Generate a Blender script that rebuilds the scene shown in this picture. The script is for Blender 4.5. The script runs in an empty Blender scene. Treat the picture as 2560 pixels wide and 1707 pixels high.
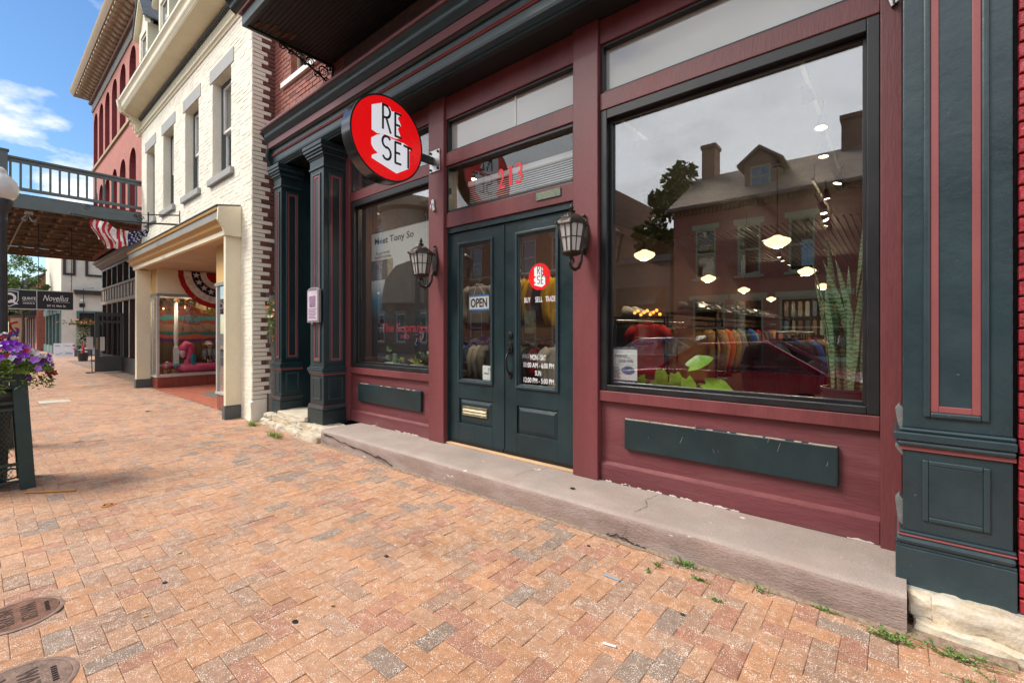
import bpy, bmesh, math, random
from mathutils import Vector, Matrix, noise
R = math.radians
random.seed(7)
S = bpy.context.scene
C = S.collection

# ------------------------------------------------------------------ camera, sky, sun, exposure
cam = bpy.data.cameras.new('camera'); camo = bpy.data.objects.new('camera', cam); C.objects.link(camo)
cam.sensor_width = 36.0; cam.lens = 16.0; cam.shift_y = -0.0096
cam.clip_start = 0.05; cam.clip_end = 600.0
CAM = Vector((0.0, -3.3, 1.4)); YAW = 40.334
camo.location = CAM; camo.rotation_euler = (R(90), 0, R(YAW))
S.camera = camo
S.view_settings.view_transform = 'Standard'; S.view_settings.look = 'None'
S.view_settings.gamma = 1.0; S.view_settings.exposure = 1.15
S.view_settings.use_curve_mapping = False
S.cycles.max_bounces = 8; S.cycles.diffuse_bounces = 3; S.cycles.glossy_bounces = 4; S.cycles.transmission_bounces = 4; S.cycles.transparent_max_bounces = 14
S.cycles.caustics_reflective = False; S.cycles.caustics_refractive = False; S.cycles.sample_clamp_indirect = 6.0

SUN_EL, SUN_AZ = 48.0, 222.0            # azimuth: compass angle (0 = +y, clockwise) the light comes from
w = bpy.data.worlds.new('World'); S.world = w; w.use_nodes = True
nt = w.node_tree; nt.nodes.clear()
def wn(t, **k):
    n = nt.nodes.new(t)
    for a, b in k.items(): setattr(n, a, b)
    return n
sky = wn('ShaderNodeTexSky', sky_type='NISHITA', sun_disc=False)
sky.sun_elevation = R(SUN_EL); sky.sun_rotation = R(SUN_AZ); sky.air_density = 1.0; sky.dust_density = 0.15; sky.ozone_density = 2.2
tc = wn('ShaderNodeTexCoord')
sep = wn('ShaderNodeSeparateXYZ'); nt.links.new(tc.outputs['Generated'], sep.inputs[0])
# project the view direction on a flat cloud layer
zc = wn('ShaderNodeMath', operation='MAXIMUM'); zc.inputs[1].default_value = 0.03; nt.links.new(sep.outputs[2], zc.inputs[0])
zo = wn('ShaderNodeMath', operation='ADD'); zo.inputs[1].default_value = 0.16; nt.links.new(zc.outputs[0], zo.inputs[0])
dv = wn('ShaderNodeVectorMath', operation='SCALE')
iv = wn('ShaderNodeMath', operation='DIVIDE'); iv.inputs[0].default_value = 1.0; nt.links.new(zo.outputs[0], iv.inputs[1])
nt.links.new(tc.outputs['Generated'], dv.inputs[0]); nt.links.new(iv.outputs[0], dv.inputs['Scale'])
mp = wn('ShaderNodeMapping'); mp.inputs['Location'].default_value = (-9.1, -2.7, 0.0); nt.links.new(dv.outputs[0], mp.inputs[0])
cn = wn('ShaderNodeTexNoise'); cn.inputs['Scale'].default_value = 1.9; cn.inputs['Detail'].default_value = 9; cn.inputs['Roughness'].default_value = 0.56
nt.links.new(mp.outputs[0], cn.inputs['Vector'])
# heavier cloud over the street side (seen in the shop windows), broken cloud elsewhere
sy = wn('ShaderNodeMapRange'); sy.inputs['From Min'].default_value = -0.05; sy.inputs['From Max'].default_value = -0.60
sy.inputs['To Min'].default_value = 0.0; sy.inputs['To Max'].default_value = 0.34; nt.links.new(sep.outputs[1], sy.inputs['Value'])
ad = wn('ShaderNodeMath', operation='ADD'); nt.links.new(cn.outputs['Fac'], ad.inputs[0]); nt.links.new(sy.outputs[0], ad.inputs[1])
cr = wn('ShaderNodeValToRGB'); cr.color_ramp.elements[0].position = 0.555; cr.color_ramp.elements[1].position = 0.66
nt.links.new(ad.outputs[0], cr.inputs[0])
ccol = wn('ShaderNodeValToRGB'); ccol.color_ramp.elements[0].position = 0.60; ccol.color_ramp.elements[1].position = 0.85
ccol.color_ramp.elements[0].color = (8.5, 8.6, 8.8, 1); ccol.color_ramp.elements[1].color = (12.0, 12.3, 13.0, 1)
nt.links.new(ad.outputs[0], ccol.inputs[0])
mx = wn('ShaderNodeMixRGB'); nt.links.new(cr.outputs[0], mx.inputs[0]); hs = wn('ShaderNodeHueSaturation'); hs.inputs['Saturation'].default_value = 1.18; hs.inputs['Value'].default_value = 1.22; nt.links.new(sky.outputs[0], hs.inputs['Color']); nt.links.new(hs.outputs[0], mx.inputs[1]); nt.links.new(ccol.outputs[0], mx.inputs[2])
bg = wn('ShaderNodeBackground'); bg.inputs['Strength'].default_value = 0.064; nt.links.new(mx.outputs[0], bg.inputs[0])
wo = wn('ShaderNodeOutputWorld'); nt.links.new(bg.outputs[0], wo.inputs[0])

sl = bpy.data.lights.new('sun', 'SUN'); so = bpy.data.objects.new('sun', sl); C.objects.link(so)
sl.energy = 2.0; sl.angle = R(24); sl.color = (1.0, 0.95, 0.86)
az = R(SUN_AZ); el = R(SUN_EL)
sdir = Vector((math.sin(az)*math.cos(el), math.cos(az)*math.cos(el), math.sin(el)))
so.rotation_euler = (-sdir).to_track_quat('-Z', 'Y').to_euler()

# ------------------------------------------------------------------ helpers
def wloc(o):
    v = Vector((0, 0, 0))
    while o is not None:
        v += o.location; o = o.parent
    return v
def tag(o, label, cat, group=None):
    o['label'] = label; o['category'] = cat
    if group: o['group'] = group
    return o
def thing(name, label, cat, loc=(0, 0, 0), rz=0.0, group=None):
    o = bpy.data.objects.new(name, None); C.objects.link(o); o.location = loc; o.rotation_euler = (0, 0, rz)
    o.empty_display_size = 0.1
    return tag(o, label, cat, group)
def structure(o): o['kind'] = 'structure'; return o
def stuff(o): o['kind'] = 'stuff'; return o
def copy_tree(o, parent=None):
    c = o.copy(); C.objects.link(c); c.parent = parent
    for ch in o.children: copy_tree(ch, c)
    return c
def link(name, me, parent=None):
    o = bpy.data.objects.new(name, me); C.objects.link(o)
    if parent is not None: o.parent = parent
    return o

class MB:
    def __init__(s): s.v = []; s.f = []; s.m = []
    def add(s, vs, fs, m=0):
        b = len(s.v); s.v += [tuple(p) for p in vs]; s.f += [tuple(i+b for i in f) for f in fs]; s.m += [m]*len(fs); return s
    def box(s, x0, x1, y0, y1, z0, z1, m=0):
        return s.add([(x0,y0,z0),(x1,y0,z0),(x1,y1,z0),(x0,y1,z0),(x0,y0,z1),(x1,y0,z1),(x1,y1,z1),(x0,y1,z1)],
                     [(0,3,2,1),(4,5,6,7),(0,1,5,4),(1,2,6,5),(2,3,7,6),(3,0,4,7)], m)
    def prism(s, prof, a, b, axis='x', m=0):
        n = len(prof)
        def P(p, t): return (t, p[0], p[1]) if axis == 'x' else ((p[0], t, p[1]) if axis == 'y' else (p[0], p[1], t))
        vs = [P(p, a) for p in prof] + [P(p, b) for p in prof]
        fs = [tuple(range(n)), tuple(range(2*n-1, n-1, -1))] + [(i, (i+1) % n, n+(i+1) % n, n+i) for i in range(n)]
        return s.add(vs, fs, m)
    def tube(s, pts, r, n=8, m=0, caps=True):
        pts = [Vector(p) for p in pts]; k = len(pts); rs = r if isinstance(r, (list, tuple)) else [r]*k
        vs = []; up = None
        for i, p in enumerate(pts):
            d = (pts[min(i+1, k-1)] - pts[max(i-1, 0)])
            if d.length < 1e-9: d = Vector((0, 0, 1))
            d.normalize()
            if up is None: up = d.orthogonal().normalized()
            else:
                up = up - d*up.dot(d)
                up = d.orthogonal().normalized() if up.length < 1e-6 else up.normalized()
            q = d.cross(up)
            for j in range(n):
                a = 2*math.pi*j/n; vs.append(p + (up*math.cos(a) + q*math.sin(a))*rs[i])
        fs = [(i*n+j, i*n+(j+1) % n, (i+1)*n+(j+1) % n, (i+1)*n+j) for i in range(k-1) for j in range(n)]
        if caps: fs += [tuple(range(n-1, -1, -1)), tuple(range((k-1)*n, k*n))]
        return s.add(vs, fs, m)
    def lathe(s, prof, c=(0, 0, 0), n=24, m=0, axis='z', caps=True, sx=1.0, sy=1.0):
        vs = []; k = len(prof)
        for r_, h in prof:
            for j in range(n):
                a = 2*math.pi*j/n; x, y = r_*math.cos(a)*sx, r_*math.sin(a)*sy
                if axis == 'z': vs.append((c[0]+x, c[1]+y, c[2]+h))
                elif axis == 'y': vs.append((c[0]+x, c[1]+h, c[2]+y))
                else: vs.append((c[0]+h, c[1]+x, c[2]+y))
        fs = [(i*n+j, i*n+(j+1) % n, (i+1)*n+(j+1) % n, (i+1)*n+j) for i in range(k-1) for j in range(n)]
        if caps: fs += [tuple(range(n-1, -1, -1)), tuple(range((k-1)*n, k*n))]
        return s.add(vs, fs, m)
    def frame(s, x0, x1, z0, z1, y0, y1, t, m=0, tb=None, tt=None):      # rectangular frame in an x-z plane
        tb = t if tb is None else tb; tt = t if tt is None else tt
        s.box(x0, x0+t, y0, y1, z0, z1, m); s.box(x1-t, x1, y0, y1, z0, z1, m)
        s.box(x0+t, x1-t, y0, y1, z0, z0+tb, m); s.box(x0+t, x1-t, y0, y1, z1-tt, z1, m); return s
    def framex(s, y0, y1, z0, z1, x0, x1, t, m=0):                        # frame in a y-z plane
        s.box(x0, x1, y0, y0+t, z0, z1, m); s.box(x0, x1, y1-t, y1, z0, z1, m)
        s.box(x0, x1, y0+t, y1-t, z0, z0+t, m); s.box(x0, x1, y0+t, y1-t, z1-t, z1, m); return s
    def ribbon(s, pts, wd, nrm, m=0):                                     # flat strip along pts, facing nrm
        pts = [Vector(p) for p in pts]; nrm = Vector(nrm); vs = []
        for i, p in enumerate(pts):
            d = (pts[min(i+1, len(pts)-1)] - pts[max(i-1, 0)]).normalized(); q = d.cross(nrm).normalized()
            ww = wd[i] if isinstance(wd, (list, tuple)) else wd
            vs += [p-q*ww/2, p+q*ww/2]
        return s.add(vs, [(2*i, 2*i+1, 2*i+3, 2*i+2) for i in range(len(pts)-1)], m)
    def build(s, name, mat, parent=None, smooth=False, bevel=0.0, world=True, kind=None, fix=True, seg=2, auto=None):
        me = bpy.data.meshes.new(name)
        off = wloc(parent) if (parent is not None and world) else Vector((0, 0, 0))
        vs = [(a-off.x, b-off.y, c-off.z) for a, b, c in s.v] if off.length > 0 else s.v
        me.from_pydata(vs, [], s.f)
        for mm in (mat if isinstance(mat, (list, tuple)) else [mat]): me.materials.append(mm)
        if any(s.m): me.polygons.foreach_set('material_index', s.m)
        if fix:
            bm = bmesh.new(); bm.from_mesh(me); bmesh.ops.recalc_face_normals(bm, faces=bm.faces); bm.to_mesh(me); bm.free()
        if smooth: me.polygons.foreach_set('use_smooth', [True]*len(me.polygons))
        if auto is not None:
            me.polygons.foreach_set('use_smooth', [True]*len(me.polygons)); me.set_sharp_from_angle(angle=R(auto))
        me.update()
        o = link(name, me, parent)
        if bevel:
            b = o.modifiers.new('bevel', 'BEVEL'); b.width = bevel; b.segments = seg; b.limit_method = 'ANGLE'; b.angle_limit = R(40)
        if kind: o['kind'] = kind
        return o

def poly_holes(outer, holes, to3):
    """filled polygon with holes -> MB; to3 maps (u,v) to xyz"""
    bm = bmesh.new(); edges = []
    for loop in [outer]+holes:
        vs = [bm.verts.new((p[0], p[1], 0)) for p in loop]
        edges += [bm.edges.new((vs[i], vs[(i+1) % len(vs)])) for i in range(len(vs))]
    bmesh.ops.triangle_fill(bm, use_beauty=True, use_dissolve=False, edges=edges)
    bm.verts.index_update()
    mb = MB(); mb.add([to3(v.co.x, v.co.y) for v in bm.verts], [tuple(v.index for v in f.verts) for f in bm.faces]); bm.free()
    return mb

_tm = {}
def text_mesh(body, align='CENTER', shear=0.0, weight=0.0, ext=0.0, sp=1.0):
    k = (body, align, shear, weight, ext, sp)
    if k not in _tm:
        cu = bpy.data.curves.new('t', 'FONT'); cu.body = body; cu.align_x = align; cu.align_y = 'CENTER'; cu.size = 1.0
        cu.shear = shear; cu.offset = weight; cu.extrude = ext; cu.resolution_u = 3; cu.space_character = sp
        o = bpy.data.objects.new('t', cu); C.objects.link(o)
        dg = bpy.context.evaluated_depsgraph_get(); dg.update()
        me = bpy.data.meshes.new_from_object(o.evaluated_get(dg))
        bpy.data.objects.remove(o); bpy.data.curves.remove(cu); _tm[k] = me
    return _tm[k].copy()
def text(name, body, loc, h, wd, mat, parent, face='-y', align='CENTER', shear=0.0, weight=0.0, ext=0.0, mirror=False, roll=0.0, sp=1.0):
    """lettering fitted to height h and width wd (metres), centred on loc, facing -y or +x or up"""
    me = text_mesh(body, align, shear, weight, ext, sp); me.materials.clear(); me.materials.append(mat)
    xs = [v.co.x for v in me.vertices]; ys = [v.co.y for v in me.vertices]
    cx, cy = (min(xs)+max(xs))/2, (min(ys)+max(ys))/2
    sx = wd/(max(xs)-min(xs)); sy_ = h/(max(ys)-min(ys))
    me.transform(Matrix.Translation((-cx, -cy, 0))); me.transform(Matrix.Diagonal((-sx if mirror else sx, sy_, 1, 1)))
    if roll: me.transform(Matrix.Rotation(roll, 4, 'Z'))
    M_ = {'-y': Matrix.Rotation(R(90), 4, 'X'), '+x': Matrix.Rotation(R(90), 4, 'Z') @ Matrix.Rotation(R(90), 4, 'X'),
          '+z': Matrix.Identity(4), '+z90': Matrix.Rotation(R(90), 4, 'Z'), '+y': Matrix.Rotation(R(180), 4, 'Z') @ Matrix.Rotation(R(90), 4, 'X')}[face]
    me.transform(M_); me.name = name
    o = link(name, me, parent); o.location = Vector(loc) - (wloc(parent) if parent is not None else Vector((0, 0, 0)))
    return o

# ------------------------------------------------------------------ materials
def N(nt, t, **k):
    n = nt.nodes.new(t)
    for a, b in k.items():
        if a in n.inputs: n.inputs[a].default_value = b
        else: setattr(n, a, b)
    return n
def mat(name, col, rough=0.6, var=0.15, scale=2.0, fine=0.06, fscale=60.0, bump=0.0, bscale=80.0, metal=0.0, spec=0.5,
        chips=None, chip_scale=30.0, chip_amt=0.70, stretch=None, emit=None, estr=0.0, alt=None, alt_scale=3.0, alt_amt=0.5, coat=0.0):
    m = bpy.data.materials.new(name); m.use_nodes = True; t = m.node_tree; L = t.links.new
    b = t.nodes['Principled BSDF']
    b.inputs['Roughness'].default_value = rough; b.inputs['Metallic'].default_value = metal; b.inputs['Specular IOR Level'].default_value = spec
    b.inputs['Coat Weight'].default_value = coat
    g = N(t, 'ShaderNodeNewGeometry'); vec = g.outputs['Position']
    if stretch:
        mp_ = N(t, 'ShaderNodeMapping'); mp_.inputs['Scale'].default_value = stretch; L(vec, mp_.inputs[0]); vec = mp_.outputs[0]
    n1 = N(t, 'ShaderNodeTexNoise', Scale=scale, Detail=6.0, Roughness=0.6); L(vec, n1.inputs['Vector'])
    n2 = N(t, 'ShaderNodeTexNoise', Scale=fscale, Detail=3.0, Roughness=0.6); L(vec, n2.inputs['Vector'])
    c = Vector(col[:3])
    mr = N(t, 'ShaderNodeMapRange'); mr.inputs['From Min'].default_value = 0.3; mr.inputs['From Max'].default_value = 0.7
    mr.inputs['To Min'].default_value = 1-var; mr.inputs['To Max'].default_value = 1+var; L(n1.outputs['Fac'], mr.inputs['Value'])
    mr2 = N(t, 'ShaderNodeMapRange'); mr2.inputs['From Min'].default_value = 0.3; mr2.inputs['From Max'].default_value = 0.7
    mr2.inputs['To Min'].default_value = 1-fine; mr2.inputs['To Max'].default_value = 1+fine; L(n2.outputs['Fac'], mr2.inputs['Value'])
    mu = N(t, 'ShaderNodeMath', operation='MULTIPLY'); L(mr.outputs[0], mu.inputs[0]); L(mr2.outputs[0], mu.inputs[1])
    sc = N(t, 'ShaderNodeVectorMath', operation='SCALE'); sc.inputs[0].default_value = c; L(mu.outputs[0], sc.inputs['Scale'])
    out = sc.outputs[0]
    if alt:
        n3 = N(t, 'ShaderNodeTexNoise', Scale=alt_scale, Detail=5.0, Roughness=0.65); L(vec, n3.inputs['Vector'])
        r3 = N(t, 'ShaderNodeMapRange'); r3.inputs['From Min'].default_value = 0.45; r3.inputs['From Max'].default_value = 0.7; r3.inputs['To Max'].default_value = alt_amt
        L(n3.outputs['Fac'], r3.inputs['Value'])
        x3 = N(t, 'ShaderNodeMixRGB'); L(r3.outputs[0], x3.inputs[0]); L(out, x3.inputs[1]); x3.inputs[2].default_value = (*alt, 1); out = x3.outputs[0]
    if chips:
        n4 = N(t, 'ShaderNodeTexNoise', Scale=chip_scale, Detail=4.0, Roughness=0.55); L(vec, n4.inputs['Vector'])
        r4 = N(t, 'ShaderNodeMapRange'); r4.inputs['From Min'].default_value = chip_amt; r4.inputs['From Max'].default_value = chip_amt+0.02
        L(n4.outputs['Fac'], r4.inputs['Value'])
        x4 = N(t, 'ShaderNodeMixRGB'); L(r4.outputs[0], x4.inputs[0]); L(out, x4.inputs[1]); x4.inputs[2].default_value = (*chips, 1); out = x4.outputs[0]
    L(out, b.inputs['Base Color'])
    rr = N(t, 'ShaderNodeMapRange'); rr.inputs['From Min'].default_value = 0.3; rr.inputs['From Max'].default_value = 0.7
    rr.inputs['To Min'].default_value = max(rough-0.08, 0.02); rr.inputs['To Max'].default_value = min(rough+0.08, 1); L(n1.outputs['Fac'], rr.inputs['Value']); L(rr.outputs[0], b.inputs['Roughness'])
    if bump:
        nb = N(t, 'ShaderNodeTexNoise', Scale=bscale, Detail=5.0, Roughness=0.6); L(vec, nb.inputs['Vector'])
        bp = N(t, 'ShaderNodeBump'); bp.inputs['Strength'].default_value = bump; bp.inputs['Distance'].default_value = 0.01
        L(nb.outputs['Fac'], bp.inputs['Height']); L(bp.outputs[0], b.inputs['Normal'])
    if emit:
        b.inputs['Emission Color'].default_value = (*emit, 1); b.inputs['Emission Strength'].default_value = estr
    return m
def flat(name, col, rough=0.6, **k): return mat(name, col, rough, var=0.08, fine=0.03, **k)
def glass(name, tint=(0.9, 0.95, 0.93), refl=0.10, gain=1.0, rough=0.0, frost=None, frost_amt=0.0):
    m = bpy.data.materials.new(name); m.use_nodes = True; t = m.node_tree; L = t.links.new; t.nodes.clear()
    o = N(t, 'ShaderNodeOutputMaterial'); tr = N(t, 'ShaderNodeBsdfTransparent'); tr.inputs[0].default_value = (*tint, 1)
    gl = N(t, 'ShaderNodeBsdfGlossy'); gl.inputs['Roughness'].default_value = rough; gl.inputs['Color'].default_value = (1, 1, 1, 1)
    gm = N(t, 'ShaderNodeNewGeometry')
    wv = N(t, 'ShaderNodeTexNoise', Scale=1.1, Detail=1.0); L(gm.outputs['Position'], wv.inputs['Vector'])
    bp = N(t, 'ShaderNodeBump'); bp.inputs['Strength'].default_value = 0.012; bp.inputs['Distance'].default_value = 0.03; L(wv.outputs['Fac'], bp.inputs['Height']); L(bp.outputs[0], gl.inputs['Normal'])
    lw = N(t, 'ShaderNodeLayerWeight'); lw.inputs['Blend'].default_value = 0.5
    fr = N(t, 'ShaderNodeMath', operation='POWER'); L(lw.outputs['Facing'], fr.inputs[0]); fr.inputs[1].default_value = 4.0
    mu = N(t, 'ShaderNodeMath', operation='MULTIPLY_ADD'); L(fr.outputs[0], mu.inputs[0]); mu.inputs[1].default_value = gain; mu.inputs[2].default_value = refl
    mu.use_clamp = True
    base = tr.outputs[0]
    if frost:
        df = N(t, 'ShaderNodeBsdfDiffuse'); df.inputs[0].default_value = (*frost, 1)
        mf = N(t, 'ShaderNodeMixShader'); mf.inputs[0].default_value = frost_amt; L(tr.outputs[0], mf.inputs[1]); L(df.outputs[0], mf.inputs[2]); base = mf.outputs[0]
    ms = N(t, 'ShaderNodeMixShader'); L(mu.outputs[0], ms.inputs[0]); L(base, ms.inputs[1]); L(gl.outputs[0], ms.inputs[2]); L(ms.outputs[0], o.inputs[0])
    return m
def emission(name, col, s):
    m = bpy.data.materials.new(name); m.use_nodes = True; t = m.node_tree; b = t.nodes['Principled BSDF']
    b.inputs['Base Color'].default_value = (*[min(1, c*0.9) for c in col], 1); b.inputs['Emission Color'].default_value = (*col, 1); b.inputs['Emission Strength'].default_value = s
    return m
def paver_mat(name, col, speck=0.5):
    m = bpy.data.materials.new(name); m.use_nodes = True; t = m.node_tree; L = t.links.new; b = t.nodes['Principled BSDF']
    b.inputs['Roughness'].default_value = 0.85
    g = N(t, 'ShaderNodeNewGeometry'); P = g.outputs['Position']
    big = N(t, 'ShaderNodeTexNoise', Scale=1.3, Detail=6.0, Roughness=0.65); L(P, big.inputs['Vector'])
    med = N(t, 'ShaderNodeTexNoise', Scale=28.0, Detail=4.0, Roughness=0.6); L(P, med.inputs['Vector'])
    isl = N(t, 'ShaderNodeMapRange'); isl.inputs['To Min'].default_value = 0.94; isl.inputs['To Max'].default_value = 1.06; L(g.outputs['Random Per Island'], isl.inputs['Value'])
    ob = N(t, 'ShaderNodeObjectInfo')
    obr = N(t, 'ShaderNodeMapRange'); obr.inputs['To Min'].default_value = 0.94; obr.inputs['To Max'].default_value = 1.06; L(ob.outputs['Random'], obr.inputs['Value'])
    mr = N(t, 'ShaderNodeMapRange'); mr.inputs['From Min'].default_value = 0.3; mr.inputs['From Max'].default_value = 0.7; mr.inputs['To Min'].default_value = 0.80; mr.inputs['To Max'].default_value = 1.14; L(big.outputs['Fac'], mr.inputs['Value'])
    mr2 = N(t, 'ShaderNodeMapRange'); mr2.inputs['From Min'].default_value = 0.3; mr2.inputs['From Max'].default_value = 0.7; mr2.inputs['To Min'].default_value = 0.80; mr2.inputs['To Max'].default_value = 1.16; L(med.outputs['Fac'], mr2.inputs['Value'])
    m1 = N(t, 'ShaderNodeMath', operation='MULTIPLY'); L(mr.outputs[0], m1.inputs[0]); L(mr2.outputs[0], m1.inputs[1])
    m2 = N(t, 'ShaderNodeMath', operation='MULTIPLY'); L(m1.outputs[0], m2.inputs[0]); L(isl.outputs[0], m2.inputs[1])
    m3 = N(t, 'ShaderNodeMath', operation='MULTIPLY'); L(m2.outputs[0], m3.inputs[0]); L(obr.outputs[0], m3.inputs[1])
    sc = N(t, 'ShaderNodeVectorMath', operation='SCALE'); sc.inputs[0].default_value = col; L(m3.outputs[0], sc.inputs['Scale'])
    # exposed aggregate: pale and dark chips of stone
    vo = N(t, 'ShaderNodeTexVoronoi', Scale=150.0); L(P, vo.inputs['Vector'])
    vn = N(t, 'ShaderNodeTexNoise', Scale=24.0, Detail=5.0); L(P, vn.inputs['Vector'])
    th = N(t, 'ShaderNodeMath', operation='MULTIPLY_ADD'); L(vn.outputs['Fac'], th.inputs[0]); th.inputs[1].default_value = 0.75; th.inputs[2].default_value = speck-0.60
    lt = N(t, 'ShaderNodeMath', operation='LESS_THAN'); L(vo.outputs['Distance'], lt.inputs[0]); L(th.outputs[0], lt.inputs[1])
    sw = N(t, 'ShaderNodeMixRGB'); L(lt.outputs[0], sw.inputs[0]); L(sc.outputs[0], sw.inputs[1]); sw.inputs[2].default_value = (0.72, 0.62, 0.52, 1)
    vd = N(t, 'ShaderNodeTexVoronoi', Scale=120.0); L(P, vd.inputs['Vector'])
    ld = N(t, 'ShaderNodeMath', operation='LESS_THAN'); L(vd.outputs['Distance'], ld.inputs[0]); ld.inputs[1].default_value = 0.16
    ldm = N(t, 'ShaderNodeMath', operation='MULTIPLY'); L(ld.outputs[0], ldm.inputs[0]); ldm.inputs[1].default_value = 0.6
    sd = N(t, 'ShaderNodeMixRGB'); L(ldm.outputs[0], sd.inputs[0]); L(sw.outputs[0], sd.inputs[1]); sd.inputs[2].default_value = (0.10, 0.06, 0.045, 1)
    L(sd.outputs[0], b.inputs['Base Color'])
    bp = N(t, 'ShaderNodeBump'); bp.inputs['Strength'].default_value = 0.5; bp.inputs['Distance'].default_value = 0.003
    L(vn.outputs['Fac'], bp.inputs['Height']); L(bp.outputs[0], b.inputs['Normal'])
    return m

MAROON = mat('maroon_paint', (0.150, 0.038, 0.042), 0.42, var=0.26, scale=1.9, fine=0.12, fscale=120, bump=0.20, bscale=75, stretch=(1, 1, 0.14), chips=(0.36, 0.24, 0.22), chip_scale=34, chip_amt=0.745)
MAROONW = mat('worn_maroon_paint', (0.138, 0.033, 0.040), 0.5, var=0.26, scale=3.0, fine=0.12, fscale=90, bump=0.28, bscale=75, stretch=(0.14, 1, 1), alt=(0.22, 0.10, 0.10), alt_scale=5, alt_amt=0.45, chips=(0.42, 0.30, 0.28), chip_scale=26, chip_amt=0.73)
GREEN = mat('dark_green_paint', (0.0085, 0.024, 0.029), 0.36, var=0.28, scale=2.4, fine=0.10, fscale=90, bump=0.18, bscale=30, alt=(0.022, 0.034, 0.036), alt_scale=4, alt_amt=0.45, chips=(0.16, 0.17, 0.16), chip_scale=40, chip_amt=0.75)
GREENL = mat('green_iron_paint', (0.022, 0.042, 0.050), 0.36, var=0.2, scale=2.2, fine=0.08, fscale=60, bump=0.22, bscale=14, chips=(0.20, 0.21, 0.2), chip_scale=36, chip_amt=0.74)
GREENP = mat('pilaster_green_paint', (0.018, 0.036, 0.044), 0.34, var=0.28, scale=2.0, fine=0.08, fscale=60, bump=0.3, bscale=14, chips=(0.20, 0.21, 0.2), chip_scale=36, chip_amt=0.73, alt=(0.034, 0.052, 0.058), alt_scale=5, alt_amt=0.4)
LINER = flat('red_pinstripe_paint', (0.23, 0.065, 0.065), 0.4)
BLACK = mat('black_frame_paint', (0.012, 0.012, 0.014), 0.38, var=0.2, scale=5, bump=0.1, bscale=60)
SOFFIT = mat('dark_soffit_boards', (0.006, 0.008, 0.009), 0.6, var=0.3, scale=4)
DARKWOOD = mat('rotten_wood', (0.09, 0.035, 0.014), 0.85, var=0.5, scale=14, bump=0.6, bscale=30)
CONCRETE = mat('step_concrete', (0.35, 0.285, 0.25), 0.85, var=0.16, scale=2.5, fine=0.18, fscale=170, bump=0.6, bscale=120, alt=(0.33, 0.24, 0.20), alt_scale=3.5, alt_amt=0.6, chips=(0.62, 0.56, 0.47), chip_scale=7, chip_amt=0.70)
CONCF = mat('stained_step_front', (0.27, 0.195, 0.165), 0.9, var=0.25, scale=4, fine=0.2, fscale=130, bump=0.8, bscale=80, stretch=(0.5, 1, 1.6), alt=(0.38, 0.31, 0.29), alt_scale=5, alt_amt=0.7, chips=(0.62, 0.56, 0.47), chip_scale=9, chip_amt=0.69)
CREAM = mat('cream_painted_brick', (0.85, 0.80, 0.675), 0.75, var=0.05, scale=1.5, fine=0.05, fscale=40, bump=0.35, bscale=45, alt=(0.60, 0.55, 0.43), alt_scale=1.7, alt_amt=0.42)
CREAMW = mat('cream_wood', (0.80, 0.73, 0.54), 0.55, var=0.07, scale=2)
OCHRE = mat('ochre_wood', (0.52, 0.31, 0.10), 0.55, var=0.12, scale=3)
OCHREL = mat('light_ochre_panel', (0.66, 0.43, 0.17), 0.6, var=0.08, scale=3)
GREYW = mat('grey_trim', (0.27, 0.27, 0.25), 0.6, var=0.1, scale=4)
LINTEL = mat('grey_lintel_stone', (0.34, 0.34, 0.33), 0.7, var=0.1, scale=5, bump=0.3)
DGREY = mat('dark_grey_paint', (0.085, 0.095, 0.095), 0.6, var=0.15, scale=3)
REDBR = mat('red_brick', (0.34, 0.115, 0.085), 0.8, var=0.28, scale=7, fine=0.12, fscale=90, bump=0.6, bscale=50)
REDBR2 = mat('dark_red_brick', (0.15, 0.055, 0.045), 0.85, var=0.4, scale=8, fine=0.15, fscale=70, bump=0.6, bscale=50)
GLOSSBR = mat('glossy_red_painted_brick', (0.27, 0.018, 0.028), 0.3, var=0.2, scale=8, bump=0.9, bscale=28, coat=0.2)
MORTAR = mat('mortar', (0.20, 0.13, 0.105), 0.95, var=0.2, scale=12, bump=0.5)
MORTARC = mat('painted_mortar', (0.80, 0.76, 0.66), 0.9, var=0.12, scale=6, bump=0.5)
REDST = mat('red_painted_masonry', (0.44, 0.165, 0.13), 0.85, var=0.14, scale=3, fine=0.12, fscale=25, bump=0.7, bscale=18)
REDSTD = mat('red_reveal_shade', (0.25, 0.05, 0.055), 0.8, var=0.12, scale=3, bump=0.4, bscale=20)  # shade of the window recesses put into a deeper wall red
TAN = mat('tan_trim', (0.50, 0.38, 0.25), 0.7, var=0.12, scale=3)
TAND = mat('brown_trim', (0.25, 0.13, 0.095), 0.7, var=0.15, scale=3)
SLATE = mat('grey_slate', (0.13, 0.14, 0.15), 0.7, var=0.3, scale=9)
STONE = mat('whitewashed_limestone', (0.50, 0.41, 0.29), 0.9, var=0.22, scale=6, fine=0.14, fscale=60, bump=0.9, bscale=28, alt=(0.64, 0.62, 0.56), alt_scale=5, alt_amt=0.8, chips=(0.10, 0.07, 0.05), chip_scale=22, chip_amt=0.72)
STUCCO = mat('grey_cement_render', (0.33, 0.32, 0.30), 0.9, var=0.22, scale=7, bump=0.6, bscale=25)
METAL = mat('galvanised_metal', (0.55, 0.55, 0.54), 0.38, var=0.12, scale=8, metal=0.9)
ALU = mat('aluminium_trim', (0.62, 0.62, 0.60), 0.4, var=0.08, scale=8, metal=0.6)
IRON = mat('black_iron', (0.016, 0.014, 0.013), 0.45, var=0.3, scale=30, metal=0.3, bump=0.2, bscale=90)
BRONZE = mat('weathered_bronze_lantern', (0.035, 0.027, 0.022), 0.45, var=0.35, scale=25, metal=0.4, bump=0.2, bscale=80)
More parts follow.
